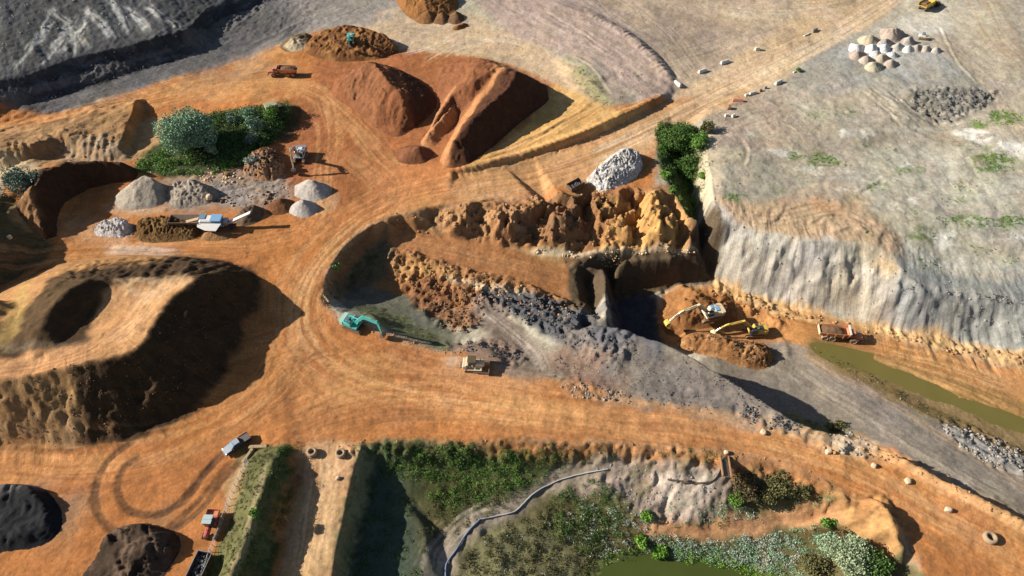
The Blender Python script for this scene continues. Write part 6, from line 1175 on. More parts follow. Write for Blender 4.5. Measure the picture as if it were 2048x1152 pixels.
def wheel(e, x, y, r, w, name='wheel', rimm=None, tm=None):
    o = MB(); prof = [(r*.98, -w/2), (r, -w*.3), (r, w*.3), (r*.98, w/2)]; o.torus((0, 0, 0), r*.78, r*.24, 18, 8, 'y', w/(r*.48)); o.tube((0, -w*.3, 0), (0, w*.3, 0), r*.6, n=16)
    q = o.build(name, tm or RUB, e, (x, y, r)); d = MB(); d.tube((0, -w*.36, 0), (0, w*.36, 0), r*.42, n=14); d.tube((0, -w*.44, 0), (0, w*.44, 0), r*.16, n=8); d.build('rim', rimm or STEEL, q); return q
def dumper(px, py, head, label, bodym, rimm, frontm, load_label, scale=1, inner=None):
    e = thing('dump_truck', px, py, head, label, 'dump truck', None, 0, scale)
    for x in (-3.4, -1.75, 3.0):
        for y in (-1.12, 1.12): wheel(e, x, y, .85, .62, 'wheel', frontm if rimm is None else rimm, TYREB if inner else RUB)
    MB().box((-1.6, 0, 1.05), (5.4, .9, .45), .05).box((2.6, 0, 1.0), (3.6, 1.0, .5), .05).tube((1.05, 0, 1.05), (1.5, 0, 1.05), .35).build('chassis', DARK, e)
    MB().box((4.0, 0, 1.65), (1.9, 1.7, .85), .14, (.9, .9), -.06).box((3.1, 0, 1.35), (1.6, 2.7, .16), .05).build('bonnet', frontm, e)
    MB().box((4.99, 0, 1.5), (.08, 1.1, .6), .02).build('grille', DARK, e); MB().box((4.9, 0, .85), (.35, 2.3, .35), .05).build('bumper', STEEL, e)
    cb = MB().box((2.35, 0, 2.3), (1.6, 1.6, 1.55), .14, (.86, .9)).build('cab', frontm, e)
    for (cc, dd) in (((3.12, 0, 2.5), (.1, 1.25, .75)), ((2.35, .79, 2.5), (1.1, .06, .7)), ((2.35, -.79, 2.5), (1.1, .06, .7))): MB().box(cc, dd, .02).build('window', GLASS, cb)
    MB().tube((1.45, -.75, 1.6), (1.45, -.75, 3.2), .09).build('exhaust', STEEL, e)
    for y in (-.7, .7): MB().tube((4.98, y, 1.25), (5.06, y, 1.25), .13).build('headlight', LAMP, e)
    # dump body: sloped floor, flared sides, open top, spoil guard
    t = .09; b = MB(); sec = [(-5.0, 2.35, 1.35, 1.0), (-4.5, 1.75, 1.45, 1.1), (-2.6, 1.5, 1.5, 1.1), (.2, 1.5, 1.5, 1.05), (1.25, 2.1, 1.45, 1.1)]; topz = [2.65, 2.8, 2.95, 3.05, 3.2]
    for sgn in (1, -1):
        for k in range(4):
            (x0, z0, w0, f0), (x1, z1, w1, f1) = sec[k], sec[k+1]
            o0, o1 = sgn*w0, sgn*w1; i0, i1 = sgn*f0, sgn*f1
            v = [(x0, i0, z0), (x1, i1, z1), (x1, o1, topz[k+1]), (x0, o0, topz[k]), (x0, i0-sgn*t, z0+t), (x1, i1-sgn*t, z1+t), (x1, o1-sgn*t, topz[k+1]), (x0, o0-sgn*t, topz[k])]
            b.add(v, [(0, 1, 2, 3), (4, 7, 6, 5), (3, 2, 6, 7), (0, 4, 5, 1), (0, 3, 7, 4), (1, 5, 6, 2)])
        for x in (-3.4, -1.6, .2): b.box((x, sgn*1.5, 2.3), (.12, .12, 1.2), .02)
    for k in range(4):
        (x0, z0, w0, f0), (x1, z1, w1, f1) = sec[k], sec[k+1]; b.add([(x0, -f0, z0), (x1, -f1, z1), (x1, f1, z1), (x0, f0, z0), (x0, -f0, z0+t), (x1, -f1, z1+t), (x1, f1, z1+t), (x0, f0, z0+t)], [(0, 1, 2, 3), (4, 7, 6, 5), (0, 4, 5, 1), (3, 2, 6, 7), (0, 3, 7, 4), (1, 5, 6, 2)])
    b.prism([(1.2, 2.0), (1.75, 3.25), (1.65, 3.25), (1.1, 2.0)], -1.46, 1.46); b.box((1.6, 0, 3.28), (.35, 2.95, .12), .03)
    b.build('dump_body', bodym, e)
    if inner: MB().box((-5.05, 0, 2.3), (.12, 2.7, .9), .03, (1, 1.05)).build('tailgate', inner, e); MB().box((1.6, 0, 3.38), (.4, 2.9, .08), .02).build('rock_guard', WHT_, e)
    # the load is its own thing
    rng = np.random.default_rng(int(px)); nx, ny = 26, 14; v, f = [], []
    for i in range(nx):
        for j in range(ny):
            u, w = i/(nx-1), j/(ny-1); x = -4.75+u*5.9; y = (w-.5)*2.62; hh = 2.35+1.0*max(0, 1-((u-.5)*2)**2)*max(0, 1-((w-.5)*2)**2)**.7+.12*float(perlin(x*1.3, y*1.3, int(px) % 50)); v.append((x, y, hh))
    for i in range(nx-1):
        for j in range(ny-1): a = i*ny+j; f.append((a, a+ny, a+ny+1, a+1))
    n0 = len(v); edge = [i*ny for i in range(nx)]+[(nx-1)*ny+j for j in range(1, ny)]+[i*ny+ny-1 for i in range(nx-2, -1, -1)]+[j for j in range(ny-2, 0, -1)]
    for a in edge: v.append((v[a][0]*.95, v[a][1]*.75, 1.95))
    m = len(edge)
    for k in range(m): f.append((edge[k], edge[(k+1) % m], n0+(k+1) % m, n0+k))
    f.append(tuple(range(n0, n0+m)))
    q = MB().add(v, f).build('soil_load', DIRT, None, tuple(e.location), tuple(e.rotation_euler), True); q.scale = (scale,)*3; tag(q, load_label, 'soil load'); return e
dumper(568, 152, 181, 'orange red articulated dump truck with a soil load driving left', ORP, None, ORP, 'dark soil load in the orange red dump truck at the upper left', .93)
dumper(1676, 676, -9, 'orange cabbed articulated dump truck with cream tailgate parked in the pit', ORP, TYREB, ORP, 'brown soil load in the dump truck in the pit', 1.0, CREAM)

# ---- bulldozer
e = thing('bulldozer', 950, 736, -3, 'cream bulldozer with a black canopy pushing rubble at the pit edge', 'bulldozer')
for y in (-1.05, 1.05):
    t = MB(); prof = [(-1.6+.42*math.cos(math.pi/2+k*math.pi/8), .44+.42*math.sin(math.pi/2+k*math.pi/8)) for k in range(9)]+[(1.6+.42*math.cos(-math.pi/2+k*math.pi/8), .44+.42*math.sin(-math.pi/2+k*math.pi/8)) for k in range(9)]
    t.prism(prof, -.3, .3)
    for k in range(16): t.box((-1.6+k*.21, 0, .88), (.08, .64, .12), .01)
    t.build('track', TRK, e, (0, y, 0))
    MB().box((0, y, 1.0), (3.0, .72, .08), .02).build('fender', CREAM, e)
MB().box((-.1, 0, 1.0), (3.3, 1.5, .7), .08).box((1.05, 0, 1.75), (1.9, 1.3, .9), .14, (.95, .9)).build('body', CREAM, e)
MB().box((-2.0, 0, 1.5), (.9, 2.5, .9), .12, (.9, .95)).box((-1.45, 0, 2.15), (.5, 2.3, .35), .08).build('fuel_tank', CREAM, e)
cb = MB().box((-.5, 0, 2.35), (1.5, 1.5, 1.2), .18, (.9, .9)).build('cab', NAVY, e)
for (cc, dd) in (((.26, 0, 2.4), (.06, 1.1, .8)), ((-.5, .75, 2.4), (1.1, .06, .8)), ((-.5, -.75, 2.4), (1.1, .06, .8))): MB().box(cc, dd, .02).build('window', GLASS, cb)
MB().box((-.55, 0, 3.0), (1.7, 1.8, .1), .05).build('roof', paint('roof_olive', (.06, .055, .03), .3, dust=.2), e); MB().tube((1.2, .35, 2.2), (1.2, .35, 2.9), .08).build('exhaust', STEEL, e)
MB().prism([(2.95, .05), (2.85, .6), (2.95, 1.35), (3.05, 1.35), (3.0, .6), (3.1, .05)], -1.9, 1.9).build('blade', STEEL, e)
for y in (-1.5, 1.5): MB().tube((-.2, y, .6), (2.95, y, .45), .1).build('push_arm', CHROME, e)
MB().box((-2.75, 0, .9), (.6, 1.6, .3), .05).prism([(-3.0, .9), (-2.8, .9), (-2.9, .05)], -.08, .08).build('ripper', STEEL, e)

# ---- screener
e = thing('mobile_screener', 432, 458, 0, 'white and light blue mobile screener with a hopper and discharge conveyor', 'screening plant', tilt=False)
for y in (-.95, .95):
    t = MB(); prof = [(-1.5+.4*math.cos(math.pi/2+k*math.pi/8), .42+.4*math.sin(math.pi/2+k*math.pi/8)) for k in range(9)]+[(1.5+.4*math.cos(-math.pi/2+k*math.pi/8), .42+.4*math.sin(-math.pi/2+k*math.pi/8)) for k in range(9)]; t.prism(prof, -.25, .25).build('track', TRK, e, (0, y, 0))
MB().box((-1.0, 0, 1.1), (12.5, 1.1, .4), .05).box((-4, 0, .6), (.3, 1.2, .9), .04).box((4, 0, .6), (.3, 1.2, .9), .04).build('chassis', NAVY, e)
h = MB()
for sgn in (1, -1): h.prism([(sgn*.6, 1.6), (sgn*1.5, 3.3), (sgn*1.42, 3.3), (sgn*.52, 1.6)], -10.2, -3.2, 'x')
h.box((-10.2, 0, 2.6), (.1, 2.8, 1.3), .02).box((-6.7, 0, 1.55), (7.0, 1.3, .12), .02).box((-3.2, 0, 2.3), (.1, 2.4, 1.2), .02).build('hopper', paint('hopper_steel', (.20, .17, .15), .6, .2, dust=.5), e)
MB().add([(-8, -.5, 1.8), (-3, -.5, 3.4), (-3, .5, 3.4), (-8, .5, 1.8), (-8, -.5, 1.65), (-3, -.5, 3.2), (-3, .5, 3.2), (-8, .5, 1.65)], [(0, 1, 2, 3), (7, 6, 5, 4), (0, 4, 5, 1), (3, 2, 6, 7), (0, 3, 7, 4), (1, 5, 6, 2)]).build('feed_conveyor', WOOD, e)
MB().box((-1.2, 0, 2.5), (3.4, 2.6, 2.0), .25, (.95, .9)).build('screen_box', WHT_, e)
MB().box((1.2, 0, 3.55), (2.6, 2.5, .16), .05).box((1.2, 0, 2.5), (2.4, 2.2, 2.0), .1).build('engine_house', BLU, e)
MB().box((-2.2, .4, 3.6), (1.6, 1.7, .1), .05).build('screen_deck', BLUG, e)
MB().add([(-3.2, -1.3, 2.9), (2.6, -1.3, 2.9), (1.6, -3.2, 2.2), (-1.0, -3.0, 2.2), (-3.0, -2.2, 2.6), (-3.2, -1.3, 2.8), (2.6, -1.3, 2.8), (1.6, -3.2, 2.1), (-1.0, -3.0, 2.1), (-3.0, -2.2, 2.5)], [(0, 1, 2, 3, 4), (9, 8, 7, 6, 5), (0, 5, 6, 1), (1, 6, 7, 2), (2, 7, 8, 3), (3, 8, 9, 4), (4, 9, 5, 0)]).build('side_chute', WHT_, e)
MB().add([(2.2, -.6, 1.4), (9.4, .9, 4.2), (9.4, 1.9, 4.2), (2.2, .5, 1.4), (2.2, -.6, 1.15), (9.4, .9, 3.95), (9.4, 1.9, 3.95), (2.2, .5, 1.15)], [(0, 1, 2, 3), (7, 6, 5, 4), (0, 4, 5, 1), (3, 2, 6, 7), (0, 3, 7, 4), (1, 5, 6, 2)]).build('discharge_conveyor', WHT_, e)
MB().tube((6.0, .5, 2.6), (3.4, 0, 1.0), .08).tube((6.0, 1.2, 2.6), (3.4, .4, 1.0), .08).tube((9.4, .8, 4.1), (9.4, 2.0, 4.1), .22, n=10).build('conveyor_brace', STEEL, e)
MB().box((3.2, 0, 2.3), (1.0, 1.7, 1.3), .1).build('power_pack', SILV, e)

# ---- pickup
e = thing('pickup_truck', 476, 893, 222, 'dark blue pickup truck with a silver bonnet parked on the orange yard', 'pickup truck')
for x in (-1.6, 1.55):
    for y in (-.78, .78): wheel(e, x, y, .38, .26)
out_ = [(2.62, -.4), (2.5, -.72), (2.2, -.88), (1.2, -.92), (-2.3, -.92), (-2.58, -.8), (-2.62, -.4), (-2.62, .4), (-2.58, .8), (-2.3, .92), (1.2, .92), (2.2, .88), (2.5, .72), (2.62, .4)]
MB().prism(out_, .42, .9, 'z').prism([(-2.58, .9), (2.5, .9), (2.35, .98), (1.25, 1.1), (-2.58, 1.12)], -.85, .85).build('body', NAVY, e)
PALE = paint('paint_pale_silver', (.46, .50, .54), .25, .3, dust=.08)
MB().add([(1.28, -.8, 1.14), (1.28, .8, 1.14), (2.2, .76, 1.03), (2.56, .45, .96), (2.56, -.45, .96), (2.2, -.76, 1.03), (1.28, -.8, 1.0), (1.28, .8, 1.0), (2.2, .76, .92), (2.56, .45, .9), (2.56, -.45, .9), (2.2, -.76, .92)], [(0, 5, 4, 3, 2, 1), (6, 7, 8, 9, 10, 11), (0, 1, 7, 6), (1, 2, 8, 7), (2, 3, 9, 8), (3, 4, 10, 9), (4, 5, 11, 10), (5, 0, 6, 11)]).build('bonnet', PALE, e)
cb = MB().add([(1.3, -.8, 1.1), (1.3, .8, 1.1), (-.85, .8, 1.1), (-.85, -.8, 1.1), (.55, -.66, 1.72), (.55, .66, 1.72), (-.65, .66, 1.72), (-.65, -.66, 1.72)], [(0, 1, 5, 4), (1, 2, 6, 5), (2, 3, 7, 6), (3, 0, 4, 7), (4, 5, 6, 7)]).build('cab', NAVY, e)
MB().add([(1.28, -.7, 1.16), (1.28, .7, 1.16), (.6, .58, 1.7), (.6, -.58, 1.7), (1.22, -.7, 1.16), (1.22, .7, 1.16), (.54, .58, 1.7), (.54, -.58, 1.7)], [(0, 1, 2, 3), (7, 6, 5, 4), (0, 4, 5, 1), (1, 5, 6, 2), (2, 6, 7, 3), (3, 7, 4, 0)]).build('windscreen', BLUG, cb)
for y in (-.755, .755): MB().prism([(1.0, 1.2), (.5, 1.6), (-.55, 1.6), (-.7, 1.2)], y-.03, y+.03).build('window', GLASS, cb)
MB().box((-.05, 0, 1.73), (1.1, 1.25, .06), .03).build('roof', PALE, cb)
bd = MB().box((-1.75, 0, 1.16), (1.6, 1.5, .05), .01).build('bed_liner', paint('bed_grey', (.07, .07, .075), .7, dust=.2), e); MB().box((-1.75, .84, 1.2), (1.7, .1, .16), .03).box((-1.75, -.84, 1.2), (1.7, .1, .16), .03).box((-2.57, 0, 1.2), (.08, 1.7, .16), .02).build('bed_rail', NAVY, e)
for y in (-.65, .65): MB().box((2.56, y, .8), (.06, .35, .16), .02).build('headlight', WHT_, e); MB().box((-2.62, y*1.2, .85), (.05, .16, .3), .02).build('tail_light', REDP, e)
for y in (-1.0, 1.0): MB().box((.95, y, 1.2), (.12, .2, .16), .03).build('mirror', DARK, e)
MB().box((2.62, 0, .5), (.12, 1.7, .2), .04).build('bumper', SILV, e)

# ---- red tractor with a rear box
e = thing('tractor', 424, 1055, -92, 'red tractor with a white cab beside the wire fence', 'tractor')
for y in (-.85, .85): wheel(e, -.75, y, .85, .5, rimm=REDP)
for y in (-.75, .75): wheel(e, 1.75, y, .5, .36, rimm=REDP)
MB().box((1.35, 0, 1.25), (1.9, .8, .75), .14, (.9, .8)).build('bonnet', REDP, e); MB().box((2.34, 0, 1.15), (.06, .55, .5), .02).build('grille', DARK, e)
MB().box((.6, 0, .8), (3.0, .6, .4), .05).build('chassis', DARK, e)
cb = MB().box((-.35, 0, 1.85), (1.5, 1.5, 1.5), .16, (.86, .88)).build('cab', DARK, e)
for (cc, dd) in (((.38, 0, 2.0), (.08, 1.15, .9)), ((-.35, .73, 2.0), (1.0, .06, .9)), ((-.35, -.73, 2.0), (1.0, .06, .9))): MB().box(cc, dd, .02).build('window', GLASS, cb)
MB().box((-.35, 0, 2.68), (1.6, 1.65, .14), .06).box((-.35, 0, 2.78), (.2, 1.5, .08), .02).build('roof', paint('roof_pale', (.38, .48, .48), .4, dust=.1), e)
for y in (-.85, .85): MB().prism([(-1.6, 1.2), (-1.3, 1.75), (-.3, 1.75), (.1, 1.2), (.0, 1.2), (-.35, 1.66), (-1.25, 1.66), (-1.5, 1.2)], y-.3, y+.3).build('mudguard', REDP, e)
MB().box((-2.1, -.1, .9), (1.1, 2.1, .1), .02).box((-2.62, -.1, 1.2), (.08, 2.1, .6), .02).box((-2.1, .93, 1.2), (1.1, .06, .6), .02).box((-2.1, -1.13, 1.2), (1.1, .06, .6), .02).build('rear_box', ORP, e)
MB().tube((1.3, .3, 1.5), (1.3, .3, 2.4), .05).build('exhaust', STEEL, e)

# ---- yellow dump truck at the top edge and grey machine
e = thing('dump_truck', 1850, 18, 35, 'small yellow dump truck cut by the top edge of the photo', 'dump truck')
for x in (-1.9, 1.9):
    for y in (-1.1, 1.1): wheel(e, x, y, .75, .55, rimm=YEL)
MB().box((0, 0, 1.1), (5.6, 1.3, .5), .05).build('chassis', DARK, e)
d = MB()
for sgn in (1, -1): d.prism([(-3.2, 1.9), (-2.6, 1.4), (.9, 1.4), (1.3, 2.0), (1.3, 2.9), (-3.2, 2.6)], sgn*1.5-.06, sgn*1.5+.06)
d.box((-.9, 0, 1.45), (3.8, 2.9, .12), .03).box((1.3, 0, 2.4), (.12, 3.0, 1.1), .02).box((1.8, 0, 3.0), (1.2, 2.9, .1), .03).build('dump_body', YEL, e)
cb = MB().box((2.2, .5, 2.1), (1.3, 1.3, 1.3), .12, (.9, .9)).build('cab', YEL, e); MB().box((2.84, .5, 2.3), (.06, 1.0, .6), .02).build('window', GLASS, cb); MB().box((2.9, 0, 1.4), (.9, 2.4, .7), .1).build('bonnet', YEL, e)
MB().box((-.9, 0, 2.2), (3.6, 2.6, .7), .3, (.7, .6)).build('ballast_soil', DIRT, e)
e = thing('loader', 1844, 78, -20, 'tiny grey tracked machine east of the tipped loads', 'loader')
for y in (-.75, .75): MB().box((0, y, .35), (2.4, .42, .7), .2).build('track', TRK, e)
MB().box((-.3, 0, 1.0), (2.0, 1.3, .7), .12).build('body', WHT_, e); cb = MB().box((-.2, 0, 1.7), (1.0, 1.0, .9), .12, (.85, .85)).build('cab', SILV, e); MB().box((.3, 0, 1.75), (.06, .8, .6), .02).build('window', GLASS, cb)
MB().prism([(1.5, .1), (1.4, .8), (1.55, .8), (1.7, .1)], -1.0, 1.0).build('bucket', STEEL, e); MB().box((.9, .7, .9), (1.4, .12, .16), .03).box((.9, -.7, .9), (1.4, .12, .16), .03).build('lift_arm', WHT_, e)

# ---- skip trailer by the rubble, open box by the fence
def open_box(e, L, Wd, Hh, flare, mat, z=.6):
    b = MB(); t = .08
    for sgn in (1, -1):
        b.prism([(sgn*Wd/2, z), (sgn*(Wd/2+flare), z+Hh), (sgn*(Wd/2+flare-t), z+Hh), (sgn*(Wd/2-t), z)], -L/2, L/2, 'x')
        b.prism([(sgn*L/2, z), (sgn*(L/2+flare), z+Hh), (sgn*(L/2+flare-t), z+Hh), (sgn*(L/2-t), z)], -Wd/2, Wd/2)
        for k in range(4): b.box((-L/2+.3+k*(L-.6)/3, sgn*(Wd/2+flare*.5+.05), z+Hh*.5), (.1, .1, Hh), .02)
    b.box((0, 0, z+.05), (L, Wd, .1), .02); return b.build('open_body', mat, e)
e = thing('skip_trailer', 1150, 378, 38, 'open black trailer box with lumps of dark rubble beside the pale rubble heap', 'trailer')
open_box(e, 4.2, 2.0, 1.3, .15, SKIPP); MB().box((0, 0, .5), (4.4, .8, .2), .03).box((2.6, 0, .5), (1.2, .15, .12), .02).build('chassis', DARK, e); MB().box((2.2, 0, 1.5), (.1, 2.3, .8), .02).build('headboard', ORP, e)
for x in (-.6, .6):
    for y in (-1.0, 1.0): wheel(e, x, y, .42, .28)
def lumps(name, par, n, L, Wd, z, rr, mat, label, seed):
    rng = np.random.default_rng(seed); q = MB()
    for k in range(n):
        v, f = rock_shape(rng, .2); s = rr*rng.uniform(.6, 1.2); v = v*s+np.array([rng.uniform(-L/2, L/2), rng.uniform(-Wd/2, Wd/2), z+rng.uniform(0, .35)]); q.add(v, [tuple(int(a) for a in g) for g in f])
    o = q.build(name, mat, None, tuple(par.location), tuple(par.rotation_euler)); tag(o, label, 'rubble load'); return o
lumps('rubble_load', e, 60, 3.6, 1.5, 1.0, .34, STONEL, 'dark rubble lumps lying in the open black trailer box', 3)
e = thing('tipping_trailer', 404, 1140, 80, 'open trailer box with a pale frame cut by the bottom edge near the fence', 'trailer')
open_box(e, 4.6, 2.2, 1.1, .1, DARK)
fr = MB()
for sgn in (1, -1): fr.box((0, sgn*1.22, 1.74), (4.9, .12, .1), .02); fr.box((sgn*2.4, 0, 1.74), (.12, 2.5, .1), .02)
fr.build('rim_frame', SILV, e); MB().box((0, 0, .5), (4.8, .9, .2), .03).box((-3.0, 0, .5), (1.4, .15, .12), .02).build('chassis', DARK, e)
for x in (-.6, .6):
    for y in (-1.05, 1.05): wheel(e, x, y, .45, .3)
lumps('rubble_load', e, 50, 4.0, 1.7, .85, .32, STONEL, 'grey black rubbish lying in the trailer box at the bottom edge', 4)
# ------------------------------------------------------------------ blocks, boulders, tyres, pipes, fence
def block(px, py, head, L, Wd, Hh, mat, label, group=None, name='concrete_block', tap=(.92, .6), cat='concrete block'):
    x, y, z = P(px, py); m = MB().box((0, 0, Hh/2), (L, Wd, Hh), .07, tap); 
    if L > 1.6: m.box((-L*.28, 0, Hh+.02), (.25, .1, .08), .02).box((L*.28, 0, Hh+.02), (.25, .1, .08), .02)
    o = m.build(name, mat); o.location = (x, y, z-.04); o.rotation_euler = (0, 0, math.radians(head)); return tag(o, label, cat, group)
GB = 'concrete barrier blocks along the north east haul road'
block(1355, 170, -62, 3.0, 1.0, 1.0, CONC, 'white concrete barrier block at the tip of the purple ridge', GB)
block(1404, 144, 30, 3.0, 1.0, 1.0, CONC, 'white concrete barrier block nearest the road fork, north side', GB)
block(1449, 127, 26, 3.2, 1.0, 1.0, CONC, 'white concrete barrier block between the fork block and the small one', GB)
block(1514, 100, 10, 1.6, 1.1, 1.0, CONC, 'short white concrete block standing alone north of the haul road', GB)
block(1556, 167, 38, 3.0, 1.0, 1.0, CONC, 'white concrete barrier block on the south side below the green bush', GB)
block(1505, 188, 24, 2.4, .9, .8, CONC, 'low cream barrier block just north east of the red one', GB)
block(1493, 192, 18, 1.2, .9, .7, CONC, 'stubby cream block touching the low cream barrier block', GB)
block(1520, 183, 20, 1.0, .8, .7, paint('concrete_grey', (.2, .2, .19), .9), 'dark grey block right of the low cream barrier block', GB)
block(1530, 178, 10, .9, .8, .7, paint('concrete_grey', (.2, .2, .19), .9), 'smallest dark grey block in the row near the red barrier', GB)
block(1475, 203, -6, 3.2, 1.0, .9, paint('paint_faded_red', (.50, .20, .15), .8, dust=.2), 'faded red barrier block beside the haul road', GB, 'barrier', cat='barrier')
block(1453, 233, 10, 1.2, .9, .9, CONC, 'left one of two white blocks above the tree hollow')
block(1466, 234, 35, 1.2, .9, .9, CONC, 'right one of two white blocks above the tree hollow')
block(1458, 218, 80, 1.6, 1.3, 1.1, paint('rust_red', (.14, .07, .05), .9), 'dark rusty drum like lump above the two white blocks', None, 'scrap_lump', cat='scrap')
block(1628, 63, 36, 2.4, 1.1, 1.0, paint('concrete_grey', (.2, .2, .19), .9), 'grey weathered block pile at the north edge of the haul road', GB)
block(1614, 70, 36, 3.4, .6, .3, CONC, 'long low concrete kerb lying left of the grey weathered block', GB, 'kerb_piece', (.95, .8))
block(518, 897, 2, 3.4, .8, .8, WOOD, 'pale timber barrier beside the pickup at the north end of the bund', None, 'barrier', (.98, .8), 'barrier')
block(498, 915, 68, 3.0, .8, .9, WOOD, 'tilted pale slatted barrier at the bend beside the pickup', None, 'barrier', (.98, .7), 'barrier')
block(652, 598, -52, 3.0, .4, .5, WOOD, 'wooden beam barrier on the west rim of the pit', None, 'barrier', (.98, .9), 'barrier')
block(545, 222, 30, 3.4, 2.6, 2.4, paint('roof_felt', (.26, .27, .17), .9), 'small olive flat roofed shed half hidden in the bushes', None, 'shed', (1.0, 1.0), 'shed')
shrub(1597, 142, 1.1, 1.0, 'dark', 'small dark green bush beside the haul road by a white block'); shrub(1870, 12, 2.0, 1.2, 'olive', 'olive bush right of the small yellow dump truck'); shrub(1590, 144, .3, .3, 'white', 'white tuft left of the small dark green roadside bush')
block(1588, 146, 20, .8, .6, .5, CONC, 'tiny white block at the foot of the dark roadside bush', GB)
def boulder(px, py, r, mat, label, group=None, seed=0):
    rng = np.random.default_rng(seed+900); bm = bmesh.new(); bmesh.ops.create_icosphere(bm, subdivisions=2, radius=1)
    r *= .8; sc = rng.uniform(.75, 1.15, 3)
    for v in bm.verts:
        k = 1+.22*float(perlin(v.co.x*1.3+seed, v.co.y*1.3+v.co.z*1.7, seed)); q = v.co*k; q.x = max(-.8, min(.8, q.x)); q.y = max(-.78, min(.8, q.y)); q.z = max(-.7, min(.72, q.z)); v.co = Vector((q.x*sc[0], q.y*sc[1], q.z*sc[2]))*r
    me = bpy.data.meshes.new('boulder'); bm.to_mesh(me); bm.free(); me.materials.append(mat); o = bpy.data.objects.new('boulder', me); C.objects.link(o); x, y, z = P(px, py); o.location = (x, y, z+r*.5); o.rotation_euler = (0, 0, seed); return tag(o, label, 'boulder', group)
GBO = 'boulders marking the edge of the south east haul road'
BO = stone_mat('boulder_cream', (.34, .24, .15), (.55, .42, .29))
boulder(1526, 866, .75, BO, 'flat boulder by the grey slope, first of the roadside row', GBO, 1); boulder(1656, 905, .85, BO, 'second roadside boulder, squarish, below the pale rim rocks', GBO, 2); boulder(1668, 907, .5, STM['orange'], 'small brown rock touching the squarish roadside boulder', GBO, 3)
boulder(1746, 933, .7, BO, 'roadside boulder just right of the rounded road shoulder berm', GBO, 4); boulder(1814, 964, .75, BO, 'roadside boulder between two others below the pit shadow', GBO, 5); boulder(1895, 1021, .8, BO, 'last roadside boulder before the big tyre', GBO, 6)
boulder(676, 958, .6, BO, 'pointed cream stone at the edge of the south track', None, 7); boulder(1452, 906, .6, BO, 'pale slab stone bridging the top of the culvert slot', None, 8); boulder(22, 478, .8, STM['cream'], 'yellow stone alone in the shaded west slope', None, 9)
boulder(455, 352, 1.1, STM['brown'], 'dark squarish boulder among the grey slabs of the rubble yard', None, 10); boulder(420, 398, 1.2, STM['cream'], 'pale grey slab boulder above the screener hopper', None, 11); boulder(600, 955, .6, STM['brown'], 'dark scrap clod in the shade beside the south track', None, 12); boulder(598, 968, .5, STM['brown'], 'smaller dark clod below the first beside the south track', None, 13)
def tyre(px, py, R, label, group=None):
    x, y, z = P(px, py); q = MB()
    for dz in (.22, .55): q.torus((0, 0, dz*R*1.1), R*.72, R*.27, 22, 8, 'z', .95)
    o = q.build('tyre', TYREB, smooth=True); o.location = (x, y, z); return tag(o, label, 'tyre', group)
tyre(625, 907, 1.0, 'pale old machine tyre lying left at the mouth of the south track', 'old tyres'); tyre(682, 909, 1.0, 'pale old machine tyre lying right at the mouth of the south track', 'old tyres'); tyre(1977, 1078, 1.15, 'big cream tyre lying alone on the haul road at the lower right', 'old tyres')
def pipe(name, pxs, r, mat, label, lift=.2, mid=4):
    pts = []
    pl = smooth_line(pxs, mid)
    for p in pl: x, y, z = P(*p); pts.append(Vector((x, y, z+lift)))
    q = MB(); v, f = [], []; n = 8
    for k, p in enumerate(pts):
        d = (pts[min(k+1, len(pts)-1)]-pts[max(k-1, 0)]).normalized(); u = d.cross(Vector((0, 0, 1))).normalized(); w = u.cross(d)
        for j in range(n): a = j*2*math.pi/n; v.append(tuple(p+u*math.cos(a)*r+w*math.sin(a)*r))
    for k in range(len(pts)-1):
        for j in range(n): f.append((k*n+j, k*n+(j+1) % n, (k+1)*n+(j+1) % n, (k+1)*n+j))
    q.add(v, f); o = q.build(name, mat, smooth=True); return tag(o, label, 'pipe')
pipe('pipe', [(892, 1160), (893, 1130), (912, 1102), (935, 1066), (960, 1040)], .17, PIPEB, 'blue grey pipe running down to the bottom edge', .25)
pipe('pipe', [(960, 1040), (1000, 1032), (1030, 1024), (1050, 1005), (1068, 988), (1095, 972), (1130, 958), (1170, 948), (1215, 940)], .13, PIPEM, 'long pale grey pipe curving up the purple bank', .2)
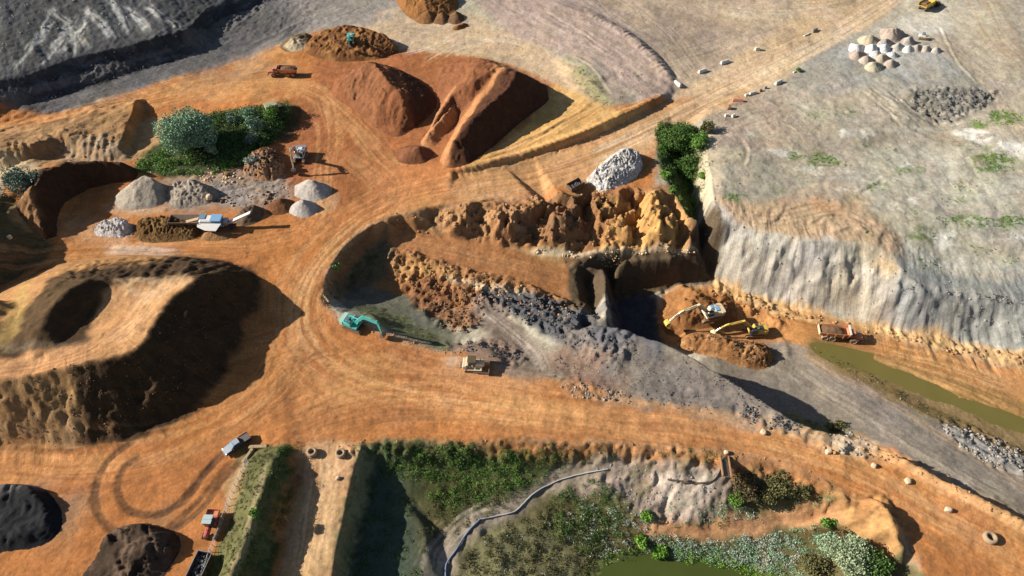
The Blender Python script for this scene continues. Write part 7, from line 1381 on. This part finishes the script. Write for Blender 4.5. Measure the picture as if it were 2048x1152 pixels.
pipe('pipe', [(1335, 960), (1365, 965), (1400, 968), (1425, 962), (1440, 940), (1446, 916)], .18, DARK, 'short black pipe coming out of the culvert slot', .2)
o = MB().box((0, 0, .3), (2.2, .5, .4), .06).tube((-.3, 0, .4), (-.3, 0, 1.0), .12).box((-.3, 0, 1.0), (.6, .6, .08), .02).build('pipe_valve', STEEL); o.location = P(1372, 966); tag(o, 'grey valve standing on the pale bank beside the black pipe', 'valve')
# dark culvert slot: recessed box with walls
x, y, z = P(1449, 912); e = bpy.data.objects.new('culvert', None); C.objects.link(e); e.location = (x, y, z-.1); e.rotation_euler = (math.radians(-25), 0, math.radians(-12)); tag(e, 'narrow dark culvert chute dropping from the road edge to the pale bank', 'culvert')
for sx in (-.75, .75): MB().box((sx, -2.8, -.15), (.3, 6.0, .6), .08).build('side_wall', paint('earth_wall', (.22, .11, .05), .95), e)
MB().box((0, -2.8, -.25), (1.3, 6.0, .1), .02).build('floor', DARK, e)
# wire fence on the bund
pl = [(498, 925), (478, 962), (462, 1000), (448, 1040), (437, 1072), (424, 1105), (414, 1140)]; e = bpy.data.objects.new('wire_fence', None); C.objects.link(e); x0, y0, z0 = P(*pl[0]); e.location = (x0, y0, z0); tag(e, 'pale wire mesh fence running down the west foot of the grassy bund', 'fence')
pts = [Vector(P(*p)) for p in smooth_line(pl, 3)]; wm = MB()
for a, b in zip(pts[:-1], pts[1:]):
    for h in (.3, .7, 1.1, 1.4): wm.tube(tuple(a+Vector((-x0, -y0, h-z0))), tuple(b+Vector((-x0, -y0, h-z0))), .022, n=4)
wm.build('wire', WHT_, e)
for p in pts: MB().tube(tuple(p+Vector((-x0, -y0, -.3-z0))), tuple(p+Vector((-x0, -y0, 1.5-z0))), .06, n=6).build('post', CONC, e)
# lamp pole or bare post whose shadow lies on the south track
pipe_ = MB().tube((0, 0, -.3), (0, 0, 2.9), .08, .05, n=6); o = pipe_.build('post', WOOD); o.location = P(578, 1046); tag(o, 'thin post standing in the shade at the west edge of the south track', 'post')
